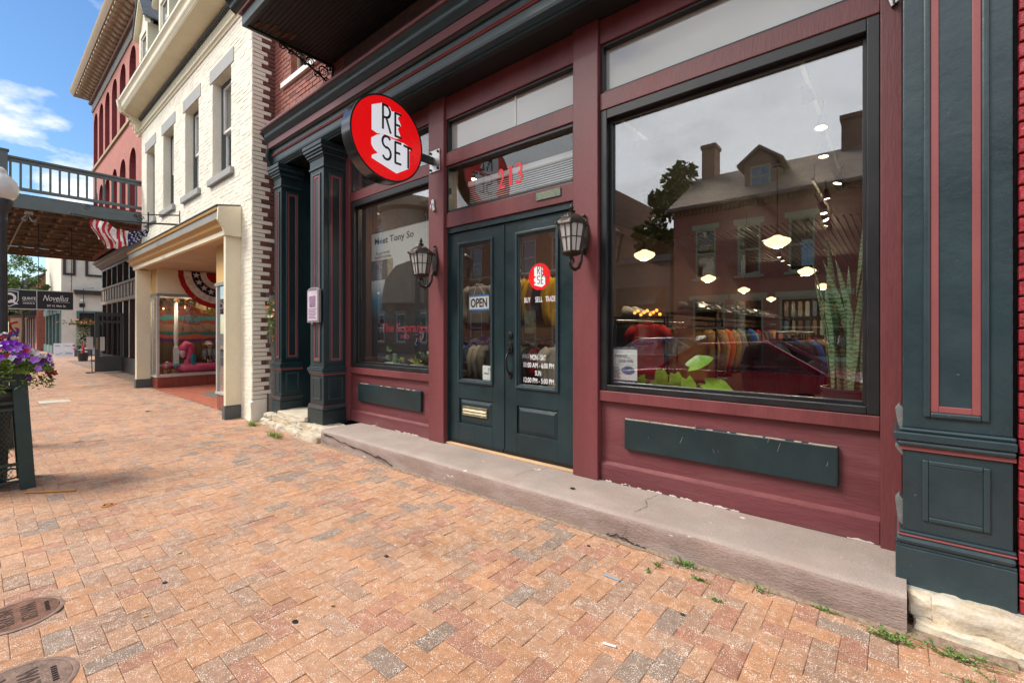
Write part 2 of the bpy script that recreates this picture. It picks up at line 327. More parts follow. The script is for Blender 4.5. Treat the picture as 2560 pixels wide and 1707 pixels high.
BRASS = mat('brass', (0.34, 0.30, 0.20), 0.42, var=0.2, scale=20, metal=0.85)
PATINA = mat('green_bronze_plaque', (0.16, 0.20, 0.15), 0.6, var=0.5, scale=70, metal=0.4, bump=0.8, bscale=160)
WHITE = flat('white_paint', (0.80, 0.79, 0.76), 0.5)
PAPER = flat('white_paper', (0.82, 0.82, 0.80), 0.7)
RED = flat('sign_red', (0.78, 0.010, 0.014), 0.32)
REDGLOW = mat('sign_red_glow', (0.78, 0.008, 0.010), 0.3, var=0.02, fine=0.01, emit=(1.0, 0.004, 0.006), estr=0.18)  # faint emission added to brighten the red sign face
WHITEGLOW = mat('sign_white_glow', (0.80, 0.82, 0.86), 0.3, var=0.02, fine=0.01, emit=(0.80, 0.84, 0.92), estr=0.20)  # same added emission for the white letter blocks
REDVINYL = flat('red_vinyl', (0.70, 0.02, 0.04), 0.45)
WHITEV = flat('white_vinyl', (0.85, 0.85, 0.87), 0.45)
INK = flat('black_ink', (0.01, 0.01, 0.012), 0.5)
GLASS = glass('shop_window_glass', tint=(0.97, 0.985, 0.98), refl=0.19, gain=0.7)
GLASSD = glass('door_glass', tint=(0.97, 0.985, 0.98), refl=0.10, gain=0.9)
GLASSF = glass('whitened_transom_glass', refl=0.13, gain=0.9, frost=(0.46, 0.46, 0.43), frost_amt=0.80)
GLASSB = glass('dark_window_glass', tint=(0.6, 0.63, 0.65), refl=0.16, gain=1.0)
GLASSW = glass('cream_house_window_glass', tint=(0.8, 0.82, 0.84), refl=0.20, gain=1.0)
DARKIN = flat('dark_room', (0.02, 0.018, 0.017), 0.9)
# ------------------------------------------------------------------ the ground
def gz(y): return 0.0 if y > -0.5 else 0.018*(max(y, -4.2)+0.5)
BED = mat('joint_sand', (0.24, 0.165, 0.115), 0.95, var=0.3, scale=9, bump=0.4)
ASPH = mat('asphalt', (0.055, 0.054, 0.053), 0.9, var=0.2, scale=1.5, fine=0.2, fscale=120, bump=0.4, bscale=150)
KERB = mat('kerb_concrete', (0.36, 0.34, 0.31), 0.9, var=0.15, scale=3, bump=0.3)
EARTH = mat('far_ground', (0.14, 0.13, 0.10), 0.95, var=0.3, scale=0.1)
LINEP = flat('road_line_paint', (0.70, 0.56, 0.12), 0.7)
PAVF = mat('far_brick_paving', (0.40, 0.24, 0.165), 0.9, var=0.15, scale=2.5, fine=0.2, fscale=9)
mb = MB(); mb.add([(-400, -400, -0.26), (400, -400, -0.26), (400, 400, -0.26), (-400, 400, -0.26)], [(0, 1, 2, 3)])
structure(mb.build('ground', EARTH))
RZ = gz(-4.2)-0.13
mb = MB(); mb.add([(-160, -11.0, RZ), (60, -11.0, RZ), (60, -4.38, RZ), (-160, -4.38, RZ)], [(0, 1, 2, 3)])
road = structure(mb.build('road', ASPH))
for k in (-0.1, 0.1):
    m_ = MB(); m_.box(-120, 50, -7.7+k-0.045, -7.7+k+0.045, RZ+0.001, RZ+0.005); m_.build('lane_line', LINEP, road)
mb = MB(); mb.box(-120, 40, -4.38, -4.205, RZ-0.1, gz(-4.2)); structure(mb.build('kerb', KERB, bevel=0.015))
mb = MB(); mb.box(-120, 40, -11.0, -10.83, RZ-0.1, gz(-4.2)); structure(mb.build('far_kerb', KERB, bevel=0.015))
mb = MB(); mb.add([(-120, -14.6, -0.06), (40, -14.6, -0.06), (40, -11.002, -0.07), (-120, -11.002, -0.07)], [(0, 1, 2, 3)])
structure(mb.build('far_pavement', PAVF))
# the near pavement: a bed of joint sand that carries the pavers one by one
X0P, X1P = -31.0, 4.5
mb = MB()
ys = [-4.2, -0.5, 0.3]
mb.add([(X0P, -4.2, gz(-4.2)-0.006), (X1P, -4.2, gz(-4.2)-0.006), (X1P, -0.5, -0.006), (X0P, -0.5, -0.006), (X1P, 0.3, -0.006), (X0P, 0.3, -0.006)], [(0, 1, 2, 3), (3, 2, 4, 5)])
pave = structure(mb.build('pavement', BED))
mb = MB(); mb.add([(-120, -4.2, gz(-4.2)-0.003), (X0P, -4.2, gz(-4.2)-0.003), (X0P, 3.0, 0.0), (-120, 3.0, 0.0)], [(0, 1, 2, 3)])
structure(mb.build('distant_pavement', PAVF))
PV = [paver_mat('paver_tan', (0.435, 0.238, 0.140), 0.49), paver_mat('paver_orange', (0.445, 0.224, 0.118), 0.48), paver_mat('paver_brown', (0.345, 0.203, 0.134), 0.50),
      paver_mat('paver_red', (0.375, 0.178, 0.112), 0.48), paver_mat('paver_grey', (0.265, 0.185, 0.14), 0.49)]
PW = [0.38, 0.33, 0.18, 0.07, 0.04]
COVERS = [(-3.42, -3.16, 0.175), (-2.72, -3.2, 0.195), (-4.99, -2.59, 0.02)]
fv = Vector((-math.sin(R(YAW)), math.cos(R(YAW)))); rv = Vector((math.cos(R(YAW)), math.sin(R(YAW))))
def inframe(x, y, z, pad=0.06):
    dx, dy = x-CAM.x, y-CAM.y; d = dx*fv.x+dy*fv.y
    if d < 0.2: return False
    u = (dx*rv.x+dy*rv.y)/d; v = (z-CAM.z)/d
    return abs(u) < 1.125+pad and -0.772-pad < v < 0.75
W_ = 0.1
pav = []
for i in range(int(X0P/W_), int(X1P/W_)+1):
    for j in range(-42, -4):
        k = (i-j) % 4
        if k == 0: cx, cy, rot = (i+1)*W_, (j+0.5)*W_, 0
        elif k == 2: cx, cy, rot = (i+0.5)*W_, j*W_, 1
        else: continue
        hy = 0.1 if rot else 0.05
        if cy+hy > -0.49 and cy-hy > -0.56: continue
        if any((cx-a)**2+(cy-b)**2 < (r-0.05)**2 for a, b, r in COVERS): continue
        if -13.5 < cx < -12.95 and -2.5 < cy < -2.0: continue
        pav.append((cx, cy, rot))
def pave_verts(L, Wd, c=0.003):
    a, b = L/2, Wd/2
    return [(-a, -b, -0.05), (a, -b, -0.05), (a, b, -0.05), (-a, b, -0.05), (-a, -b, -c*0.8), (a, -b, -c*0.8), (a, b, -c*0.8), (-a, b, -c*0.8),
            (-a+c, -b+c, 0), (a-c, -b+c, 0), (a-c, b-c, 0), (-a+c, b-c, 0)]
PF = [(0, 1, 5, 4), (1, 2, 6, 5), (2, 3, 7, 6), (3, 0, 4, 7), (4, 5, 9, 8), (5, 6, 10, 9), (6, 7, 11, 10), (7, 4, 8, 11), (8, 9, 10, 11)]
pv_mesh = []
for q, mm in enumerate(PV):
    me = bpy.data.meshes.new('brick'); me.from_pydata(pave_verts(0.1985, 0.0985), [], PF); me.materials.append(mm); pv_mesh.append(me)
rnd = random.Random(3)
def near(p): return (p[0]-CAM.x)**2+(p[1]-CAM.y)**2
order = sorted(pav, key=lambda p: (not inframe(p[0], p[1], 0.0, 0.03), near(p)))
single = set(order[:300])
far = MB()
for p in pav:
    cx, cy, rot = p
    kind = rnd.choices(range(5), PW)[0]
    if cy > -1.5 and rnd.random() < 0.22: kind = rnd.choice([2, 3, 3, 4])
    dz = rnd.uniform(-0.0018, 0.0018); ax, ay = rnd.gauss(0, 0.006), rnd.gauss(0, 0.006)
    zz = gz(cy)+dz; yaw = (math.pi/2 if rot else 0)+rnd.gauss(0, 0.006)
    sl_ = 0.018 if cy < -0.5 else 0
    if p in single:
        o = link('brick', pv_mesh[kind], pave); o.location = (cx, cy, zz); o.rotation_euler = (math.atan(sl_)+ax, ay, yaw)
    else:
        mt = Matrix.Translation((cx, cy, zz)) @ Matrix.Rotation(math.atan(sl_)+ax, 4, 'X') @ Matrix.Rotation(ay, 4, 'Y') @ Matrix.Rotation(yaw, 4, 'Z')
        far.add([mt @ Vector(v) for v in pave_verts(0.1985, 0.0985)], PF, kind)
stuff(far.build('bricks', PV, pave, fix=False))

# water meter covers and the small valve cap, all sunk in the pavers
RUST = mat('rusty_cast_iron', (0.20, 0.095, 0.06), 0.6, var=0.35, scale=18, fine=0.2, fscale=90, metal=0.35, bump=0.4, bscale=70)
RUSTG = mat('worn_brown_cast_iron', (0.24, 0.155, 0.115), 0.55, var=0.3, scale=18, fine=0.2, fscale=90, metal=0.35, bump=0.4, bscale=70)
RIMM = mat('worn_iron_rim', (0.26, 0.17, 0.13), 0.6, var=0.3, scale=20, metal=0.2)
CLET = mat('dark_cast_letters', (0.085, 0.05, 0.036), 0.7, var=0.3, scale=30)
def cover(x, y, r, mm, label):
    z = gz(y)+0.004
    t = thing('meter_cover', label, 'manhole cover', (x, y, z), 0, 'water meter covers set in the paving')
    mb = MB(); mb.lathe([(r-0.016, -0.02), (r-0.016, 0.0015)], (x, y, z), 40); mb.build('lid', mm, t)
    mb = MB(); mb.lathe([(r+0.006, -0.03), (r+0.006, 0.001), (r+0.001, 0.0025), (r-0.010, 0.0025), (r-0.014, 0.002), (r-0.014, -0.02)], (x, y, z), 40, caps=False); mb.build('rim', RIMM, t, auto=30)
    for s, dy, h, wd in (('WATER', 0.035, 0.055, 0.19), ('METER', -0.045, 0.055, 0.19)):
        o = text('lettering', s, (x, y+dy*r/0.16, z+0.003), h*r/0.16, wd*r/0.16, CLET, t, '+z', ext=0.001)
    for q in range(7):
        m2 = MB(); m2.box(x-0.06+q*0.018, x-0.052+q*0.018, y+0.092*r/0.16, y+0.108*r/0.16, z+0.001, z+0.004); m2.build('rib', IRON, t)
    return t
cover(-3.42, -3.16, 0.165, RUST, 'smaller rusty brown oval water meter cover at the left edge of the paving')
cover(-2.72, -3.2, 0.185, RUSTG, 'larger worn brown water meter cover in the bottom left corner')
VZ = gz(-2.59)+0.004
t = thing('valve_cap', 'small round orange rusty valve cap set in the brick paving', 'valve cap', (-4.99, -2.59, VZ))
ORUST = mat('orange_rust', (0.50, 0.19, 0.05), 0.7, var=0.3, scale=40)
mb = MB(); mb.lathe([(0.05, -0.02), (0.05, 0.002), (0.044, 0.004), (0.036, 0.004), (0.034, 0.000), (0.020, 0.000), (0.018, 0.004), (0.010, 0.004), (0.006, 0.001)], (-4.99, -2.59, VZ), 24)
mb.build('cap', ORUST, t, auto=30)
mb = MB(); mb.lathe([(0.034, -0.01), (0.034, 0.0008), (0.020, 0.0008)], (-4.99, -2.59, VZ), 24); mb.build('groove', IRON, t)
mb = MB(); mb.box(-13.48, -12.98, -2.48, -2.02, -0.1, gz(-2.25)+0.002)
tag(mb.build('utility_slab', mat('pale_slab', (0.52, 0.47, 0.38), 0.9, var=0.1), bevel=0.004), 'pale square concrete utility slab in the brick paving beside the planter', 'slab')
# rubbish and fallen bits
def bit(name, label, cat, x, y, L, wd, col, rz, h=0.004, group=None):
    t = MB(); n = 9
    prof = [(-0.5+i/(n-1), math.sin(math.pi*i/(n-1))**0.7*0.5+0.02) for i in range(n)]
    t.add([(a*L, b*wd, h*math.sin(5*a)) for a, b in prof]+[(a*L, -b*wd, h*(0.5+math.sin(4*a+1))) for a, b in prof], [(i, i+1, n+i+1, n+i) for i in range(n-1)])
    o = t.build(name, col, world=False, fix=False); o.location = (x, y, gz(y)+0.006); o.rotation_euler = (0, 0, rz)
    return tag(o, label, cat, group)
YEL = flat('yellow_leaf', (0.62, 0.36, 0.03), 0.6); BRN = flat('brown_leaf', (0.10, 0.06, 0.035), 0.7); PALE = flat('pale_leaf', (0.60, 0.50, 0.26), 0.6)
LEAFL = 'small yellow fallen leaf lying on the brick paving'
for x, y, rz, m_ in [(-2.25, -2.1, 0.4, YEL), (-1.40, -2.29, 1.0, YEL), (-3.55, -2.45, 2.0, YEL), (-4.2, -2.55, 0.3, YEL), (-0.30, -1.75, 0.9, YEL), (-2.9, -2.75, 1.3, YEL)]:
    bit('fallen_leaf', LEAFL, 'leaf', x, y, 0.028, 0.016, m_, rz, 0.003, 'yellow leaves scattered on the paving')
bit('dry_leaf', 'dark curled dry leaf on the paving in front of the tiled shop entry', 'leaf', -10.1, -1.33, 0.13, 0.05, BRN, 0.7, 0.012)
bit('dry_leaf', 'flat dark brown leaf on the paving between planter and stone footing', 'leaf', -8.15, -2.43, 0.12, 0.035, BRN, 2.2, 0.008)
mb = MB(); mb.tube([(-1.02, -1.46, gz(-1.46)+0.008), (-0.965, -1.445, gz(-1.46)+0.008)], 0.0048, 8)
tag(mb.build('cigarette_end', PAPER, smooth=False), 'white cigarette end lying on the bricks near the bottom of the picture', 'cigarette')
mb = MB(); mb.box(-1.30, -1.20, -0.955, -0.945, gz(-0.95)+0.004, gz(-0.95)+0.008)
tag(mb.build('straw_wrapper', flat('pale_blue', (0.25, 0.38, 0.52), 0.6)), 'pale blue strip of straw wrapper on the bricks by the step', 'litter')
mb = MB(); mb.tube([(-5.95, -3.02, gz(-3.0)+0.01), (-5.80, -2.88, gz(-2.9)+0.012), (-5.66, -2.72, gz(-2.7)+0.01)], 0.008, 6)
tag(mb.build('wood_splinter', flat('orange_wood', (0.55, 0.24, 0.06), 0.7)), 'thin orange sliver of wood at the foot of the flower planter', 'stick')
for x, y, s in [(-2.27, -2.28, 0.020), (-2.47, -1.62, 0.017), (-1.55, -0.7, 0.012), (-0.82, -1.02, 0.012), (0.12, -1.0, 0.02), (0.02, -1.2, 0.02), (-3.2, -2.6, 0.018)]:
    t = MB(); a0 = rnd.random()*6
    t.prism([(x+s*math.cos(a)*rnd.uniform(0.8, 1.1), y+0.7*s*math.sin(a)*rnd.uniform(0.8, 1.1)) for a in [a0+k_*0.63 for k_ in range(10)]], gz(y)+0.0, gz(y)+0.0045, 'z')
    tag(t.build('chewing_gum', INK, bevel=0.001), 'flattened black spot of old chewing gum on the bricks', 'chewing gum', 'gum spots on the paving')
# ------------------------------------------------------------------ the shop with the red round sign
shop = thing('shop_building', 'brick shop building with maroon and dark green wooden storefront, double doors and iron balcony', 'building', (-3.0, 0.0, 0.0))
def B(name, m_, x0, x1, y0, y1, z0, z1, parent=None, bevel=0.004):
    mb = MB(); mb.box(x0, x1, y0, y1, z0, z1); return mb.build(name, m_, shop if parent is None else parent, bevel=bevel)
ST = 0.18                                   # top of the step
# posts and stiles
B('post', MAROON, -4.038, -3.783, 0.0, 0.22, ST, 3.965, bevel=0.006)
B('post', MAROON, -2.121, -1.881, 0.0, 0.22, ST, 3.965, bevel=0.006)
B('stile', MAROON, -5.84, -5.735, 0.012, 0.2, ST, 3.965)
B('stile', MAROON, -0.078, 0.016, 0.004, 0.2, ST, 3.965)
# under-window panelling of the two bays
def bay(x0, x1, gx0, gx1):
    B('bottom_rail', MAROONW, x0, x1, 0.036, 0.12, ST+0.002, 0.318)
    mb = MB(); mb.prism([(0.036, 0.318), (0.064, 0.338), (0.11, 0.338), (0.11, 0.318)], x0, x1); mb.build('rail_bead', MAROON, shop)
    B('panel_board', MAROONW, x0, x1, 0.064, 0.115, 0.338, 0.832, bevel=0)
    B('sill_rail', MAROON, x0-0.0, x1, 0.022, 0.14, 0.834, 0.918)
    p = B('raised_panel', GREEN, gx0, gx1, 0.028, 0.062, 0.468, 0.713, bevel=0.010)
    return p
bay(-1.879, -0.080, -1.66, -0.272)
bay(-5.733, -4.040, -5.555, -4.21)
# bare wood showing where the paint has worn off the top edges of the raised panels
WORN = mat('worn_edge_wood', (0.30, 0.25, 0.19), 0.85, var=0.3, scale=30)
rnw = random.Random(5)
for (a, b_, n) in ((-1.655, -0.28, 26), (-5.55, -4.22, 12)):
    for q in range(n):
        xx = rnw.uniform(a, b_-0.05); L = rnw.uniform(0.015, 0.13)
        mb = MB(); mb.prism([(0.0300, 0.7075), (0.0284, 0.7100-rnw.uniform(0, 0.004)), (0.0340, 0.7142), (0.0400, 0.7145)], xx, min(xx+L, b_)); mb.build('worn_edge', WORN, shop)
for q in range(9):
    xx = rnw.uniform(-1.6, -0.3); zz = rnw.uniform(0.5, 0.69); L = rnw.uniform(0.01, 0.05); s_ = rnw.uniform(-1, 1)
    mb = MB(); mb.ribbon([(xx, 0.0274, zz), (xx+L*0.4*s_, 0.0274, zz+L*0.6), (xx+L*0.5*s_, 0.0274, zz+L)], 0.0016, (0, -1, 0)); mb.build('scratch', WORN, shop, fix=False)
# flaked paint along the foot of the wood
FLAKE = flat('bare_primer', (0.60, 0.54, 0.48), 0.85)
rnf = random.Random(11)
for (a, b_, n) in ((-1.80, -0.12, 12), (-5.2, -4.1, 7)):
    for q in range(n):
        xx = rnf.uniform(a, b_); L = rnf.uniform(0.015, 0.075); k = 7
        prof = [(xx-L+2*L*i/k, ST+0.002) for i in range(k+1)]+[(xx+L-2*L*i/k, ST+0.004+rnf.uniform(0.002, 0.013)*math.sin(math.pi*(i+0.3)/(k+0.6))**0.5) for i in range(k+1)]
        mb = MB(); mb.prism(prof, 0.0348, 0.0365, 'y'); mb.build('paint_flake', FLAKE, shop)
# big right-hand window: black frame, pane, transom above
def window(x0, x1, z0, z1, fl, fr, fb, ft, gy, m_=BLACK, gm=GLASS, y0=0.034, y1=0.15):
    mb = MB(); mb.box(x0, x0+fl, y0, y1, z0, z1); mb.box(x1-fr, x1, y0, y1, z0, z1); mb.box(x0+fl, x1-fr, y0, y1, z0, z0+fb); mb.box(x0+fl, x1-fr, y0, y1, z1-ft, z1)
    f = mb.build('window_frame', m_, shop, bevel=0.005)
    mb = MB(); mb.box(x0+fl-0.004, x1-fr+0.004, gy, gy+0.006, z0+fb-0.004, z1-ft+0.004); mb.build('pane', gm, f)
    return f
f = window(-1.879, -0.080, 0.921, 3.212, 0.062, 0.060, 0.046, 0.075, 0.112)
mb = MB(); mb.frame(-1.817, -0.140, 0.967, 3.137, 0.085, 0.111, 0.022); mb.build('glazing_bead', BLACK, f, bevel=0.003)
f = window(-5.733, -4.040, 0.921, 3.170, 0.075, 0.035, 0.05, 0.075, 0.112)
mb = MB(); mb.frame(-5.655, -4.078, 0.975, 3.09, 0.085, 0.111, 0.02); mb.build('glazing_bead', BLACK, f, bevel=0.003)
def rails(x0, x1, zt, zb, gm, z1=3.215, z2=3.355, z3=3.765):
    B('transom_rail', MAROON, x0, x1, 0.03, 0.16, z1+0.003, z2)
    B('head_rail', MAROON, x0, x1, 0.03, 0.16, z3, 3.963)
    mb = MB(); mb.frame(x0, x1, z2+0.001, z3-0.001, 0.05, 0.14, 0.022); f = mb.build('transom_frame', BLACK, shop, bevel=0.003)
    mb = MB(); mb.box(x0+0.02, x1-0.02, 0.105, 0.110, z2+0.02, z3-0.02); mb.build('pane', gm, f)
    return f
rails(-1.879, -0.080, 0, 0, GLASSF)
rails(-5.733, -4.040, 0, 0, GLASSD, 3.173, 3.30)
# door bay
f = rails(-3.782, -2.122, 0, 0, GLASSF, 3.205, 3.348, 3.715)
B('glazing_bar', WHITE, -2.85, -2.836, 0.098, 0.104, 3.37, 3.695, f, bevel=0)
B('door_head', MAROON, -3.782, -2.122, 0.03, 0.16, 2.532, 2.692)
mb = MB(); mb.frame(-3.782, -2.122, 2.694, 3.206, 0.045, 0.14, 0.03); f = mb.build('transom_frame', BLACK, shop, bevel=0.003)
mb = MB(); mb.box(-3.755, -2.15, 0.10, 0.105, 2.72, 3.18); pane = mb.build('pane', glass('transom_glass', tint=(0.97, 0.985, 0.98), refl=0.06, gain=0.8), f)
for ch, cx in (('2', -3.025), ('1', -2.905), ('3', -2.795)):
    text('door_number', ch, (cx, 0.0985, 2.93+(cx+2.9)*0.02), 0.20, 0.088 if ch != '1' else 0.042, REDVINYL, shop, weight=0.006)
mb = MB(); mb.box(-2.532, -2.262, 0.018, 0.030, 2.595, 2.668); p = mb.build('bronze_plaque', PATINA, shop, bevel=0.003)
p['label'] = 'small weathered green metal plaque over the door'
mb = MB()
for q in range(4): mb.box(-2.51+0.004*q, -2.29-0.01*q, 0.0165, 0.0178, 2.647-q*0.014, 2.651-q*0.014)
mb.build('raised_lettering', mat('plaque_letters', (0.30, 0.33, 0.25), 0.5, metal=0.4), p)
mb = MB(); mb.box(-3.782, -3.772, 0.05, 0.2, 0.2, 2.53); mb.box(-2.132, -2.122, 0.05, 0.2, 0.2, 2.53); mb.box(-3.772, -2.132, 0.05, 0.2, 2.47, 2.53)
mb.build('door_frame', GREEN, shop, bevel=0.003)
SILLW = mat('bare_pine_threshold', (0.55, 0.36, 0.20), 0.8, var=0.2, scale=10, stretch=(0.2, 1, 1))
B('threshold', SILLW, -3.78, -2.125, 0.03, 0.2, ST+0.001, 0.199)
def door(x0, x1, gl, gr, pl, pr):
    z0, z1, y0, y1 = 0.204, 2.466, 0.075, 0.125
    zs = (0.869, 2.340); pz = (0.422, 0.688)
    mb = MB()
    mb.box(x0, gl, y0, y1, z0, z1); mb.box(gr, x1, y0, y1, z0, z1)
    mb.box(gl, gr, y0, y1, zs[1], z1); mb.box(gl, gr, y0, y1, pz[1], zs[0]); mb.box(gl, gr, y0, y1, z0, pz[0])
    d = mb.build('door', GREEN, shop, bevel=0.003)
    # bolection moulding round the light
    mb = MB()
    for a, b_, ins in ((0.0, 0.022, -0.012), (0.022, 0.036, -0.004)):
        mb.frame(gl-0.012+a, gr+0.012-a, zs[0]-0.012+a, zs[1]+0.012-a, y0+ins-(0.0 if a else 0.006), y0+0.03, b_-a+0.003)
    mb.build('moulding', GREENL, d, bevel=0.004)
    mb = MB(); mb.box(gl+0.012, gr-0.012, 0.098, 0.103, zs[0]+0.012, zs[1]-0.012); mb.build('pane', GLASSD, d)
    # fielded lower panel
    a = 0.045
    mb = MB(); mb.box(gl-0.002, gr+0.002, y0+0.022, y1-0.004, pz[0]-0.002, pz[1]+0.002)
    mb.add([(gl, y0+0.02, pz[0]), (gr, y0+0.02, pz[0]), (gr, y0+0.02, pz[1]), (gl, y0+0.02, pz[1]), (gl+a, y0+0.002, pz[0]+a), (gr-a, y0+0.002, pz[0]+a), (gr-a, y0+0.002, pz[1]-a), (gl+a, y0+0.002, pz[1]-a)],
           [(0, 1, 5, 4), (1, 2, 6, 5), (2, 3, 7, 6), (3, 0, 4, 7), (4, 5, 6, 7)])
    mb.build('panel', GREEN, d)
    return d
dl = door(-3.772, -2.972, -3.612, -3.125, 0, 0)
dr = door(-2.968, -2.132, -2.805, -2.326, 0, 0)
B('kick_strip', IRON, -3.77, -2.975, 0.066, 0.074, 0.208, 0.238, dl, bevel=0.002); B('kick_strip', IRON, -2.965, -2.135, 0.066, 0.074, 0.208, 0.242, dr, bevel=0.002)
B('astragal', GREEN, -2.990, -2.958, 0.066, 0.0745, 0.245, 2.455, dr, bevel=0.004)
for d, x in ((dl, -3.768), (dr, -2.136)):
    for z in (0.46, 1.30, 2.15):
        mb = MB(); mb.tube([(x, 0.068, z-0.055), (x, 0.068, z+0.055)], 0.009, 8); mb.build('hinge', IRON, d)
# mail slot
mb = MB(); mb.frame(-3.553, -3.191, 0.513, 0.612, 0.062, 0.078, 0.012); mb.box(-3.541, -3.203, 0.066, 0.078, 0.525, 0.60)
ms = mb.build('mail_slot', BRASS, dl, bevel=0.003)
mb = MB(); mb.prism([(0.0655, 0.53), (0.058, 0.537), (0.0655, 0.553)], -3.54, -3.204); mb.prism([(0.0655, 0.557), (0.056, 0.566), (0.0655, 0.585)], -3.54, -3.204); mb.build('flap', BRASS, ms)
# handle set
mb = MB(); mb.lathe([(0.031, 0), (0.031, -0.014), (0.024, -0.02), (0.016, -0.02), (0.014, -0.026), (0.0, -0.026)], (-2.885, 0.0745, 1.365), 20, axis='y', caps=False); mb.build('deadbolt', IRON, dr, auto=30)
mb = MB(); mb.prism([(-2.912, 1.19), (-2.858, 1.19), (-2.852, 1.25), (-2.868, 1.29), (-2.885, 1.30), (-2.902, 1.29), (-2.918, 1.25)], 0.058, 0.0745, 'y'); mb.lathe([(0.012, 0), (0.016, -0.012), (0.011, -0.022), (0, -0.022)], (-2.885, 0.058, 1.235), 12, axis='y', caps=False); mb.build('latch_plate', IRON, dr, bevel=0.004)
pts = [(-2.885, 0.06, 1.20), (-2.888, 0.030, 1.18), (-2.892, 0.014, 1.13), (-2.892, 0.016, 1.08), (-2.888, 0.036, 1.02), (-2.885, 0.06, 0.985)]
mb = MB(); mb.tube(pts, [0.009, 0.010, 0.0115, 0.0115, 0.010, 0.008], 10); mb.build('pull_handle', IRON, dr, smooth=True)
mb = MB(); mb.prism([(-2.905, 0.96), (-2.885, 0.94), (-2.865, 0.96), (-2.862, 1.0), (-2.885, 1.02), (-2.908, 1.0)], 0.060, 0.0745, 'y'); mb.build('handle_foot', IRON, dr, bevel=0.004)

# the disc logo, drawn once, used for the hanging sign and the door sticker
def stroke(mb, pts, w, to3, d0, d1):
    for (a, b_) in zip(pts[:-1], pts[1:]):
        a = Vector(a); b_ = Vector(b_); q = (b_-a); q = Vector((-q.y, q.x)).normalized()*w/2; e = (b_-a).normalized()*w*0.18
        c4 = [a-q-e, b_-q+e, b_+q+e, a+q-e]
        mb.add([to3(p.x, p.y, d0) for p in c4]+[to3(p.x, p.y, d1) for p in c4], [(4, 5, 6, 7), (0, 1, 5, 4), (1, 2, 6, 5), (2, 3, 7, 6), (3, 0, 4, 7)])
def arc(cx, cy, rx, ry, a0, a1, n=8): return [(cx+rx*math.cos(R(a0+(a1-a0)*i/n)), cy+ry*math.sin(R(a0+(a1-a0)*i/n))) for i in range(n+1)]
def logo(parent, to3, e, rs, RM=None, WM=None):
    """unit-disc logo; to3(u,v,d) with d outward in metres"""
    ring = [(math.cos(2*math.pi*i/64), math.sin(2*math.pi*i/64)) for i in range(64)]
    mb = MB(); mb.add([to3(u*rs, v*rs, e) for u, v in ring], [tuple(range(64))]); mb.build('red_face', RM or RED, parent, fix=False)
    wa = [(-0.476, 0.665), (-0.188, 0.815), (0.03, 0.79), (0.09, 0.70), (0.19, 0.735), (0.37, 0.74), (0.27, 0.60), (0.37, 0.44), (0.27, 0.34), (0.37, 0.12), (0.2, 0.06), (-0.1, 0.07), (-0.33, 0.03), (-0.476, 0.07)]
    wb = [(-0.35, -0.02), (-0.2, 0.055), (0.07, 0.03), (0.36, 0.02), (0.44, 0.03), (0.70, -0.05), (0.62, -0.13), (0.62, -0.57), (0.232, -0.80), (-0.476, -0.61), (-0.476, -0.54), (-0.31, -0.44), (-0.42, -0.38), (-0.488, -0.28), (-0.488, -0.13)]
    for k_, pl in enumerate((wa, wb)):
        m_ = poly_holes(pl, [], lambda u, v: to3(u*rs, v*rs, e+0.0010+0.0004*k_)); m_.build('white_letter_block', WM or WHITEV, parent, fix=False)
    def L(pts):
        m_ = MB(); stroke(m_, pts, 0.056*rs, lambda u, v, d: to3(u, v, d), e+0.0016, e+0.0028); m_.build('letter_stroke', INK, parent, fix=False)
    q = lambda pts: [(u*rs, v*rs) for u, v in pts]
    L(q([(-0.165, 0.20), (-0.165, 0.80)])); L(q([(-0.165, 0.79)]+arc(-0.09, 0.64, 0.13, 0.15, 80, -80)+[(-0.165, 0.49)])); L(q([(-0.07, 0.49), (0.055, 0.15)]))
    for v1, v0 in ((0.705, 0.13), (-0.02, -0.54)):
        L(q([(0.365, v1), (0.192, v1), (0.192, v0), (0.365, v0)])); L(q([(0.192, (v0+v1)/2), (0.33, (v0+v1)/2)]))
    L(q(arc(-0.06, -0.10, 0.12, 0.14, 35, 260, 9)+arc(-0.06, -0.38, 0.12, 0.15, 80, -150, 9)))
    L(q([(0.45, -0.03), (0.70, -0.06)])); L(q([(0.585, -0.04), (0.585, -0.57)]))
# door stickers
st = thing('logo_sticker', 'round red sticker with white and black letters on the right door glass', 'sticker', (-2.55, 0.096, 1.91))
logo(st, lambda u, v, d: (-2.55+u, 0.0965-d, 1.912+v), 0.0, 0.125)
for s, x, z, wd, h in (('BUY', -2.692, 1.70, 0.075, 0.05), ('SELL', -2.555, 1.70, 0.085, 0.05), ('TRADE', -2.422, 1.70, 0.115, 0.05), ('MON - SAT', -2.565, 1.158, 0.18, 0.05),
                       ('11:00 AM - 6:00 PM', -2.56, 1.085, 0.35, 0.048), ('SUN', -2.565, 1.012, 0.07, 0.048), ('12:00 PM - 5:00 PM', -2.56, 0.942, 0.35, 0.048)):
    text('door_lettering', s, (x, 0.0965, z), h, wd, WHITEV, shop, weight=0.004)
st = thing('open_sign', 'white OPEN sign with blue edges hanging on strings in the left door', 'sign', (-3.352, 0.13, 1.62))
mb = MB(); mb.box(-3.495, -3.210, 0.112, 0.116, 1.62, 1.785); mb.build('board', PAPER, st)
BLU = flat('sky_blue_print', (0.02, 0.22, 0.62), 0.5)
mb = MB(); mb.box(-3.495, -3.210, 0.1105, 0.1118, 1.768, 1.785); mb.box(-3.495, -3.210, 0.1105, 0.1118, 1.62, 1.637); mb.build('blue_band', BLU, st)
text('lettering', 'OPEN', (-3.352, 0.110, 1.702), 0.095, 0.24, INK, st, weight=0.025)
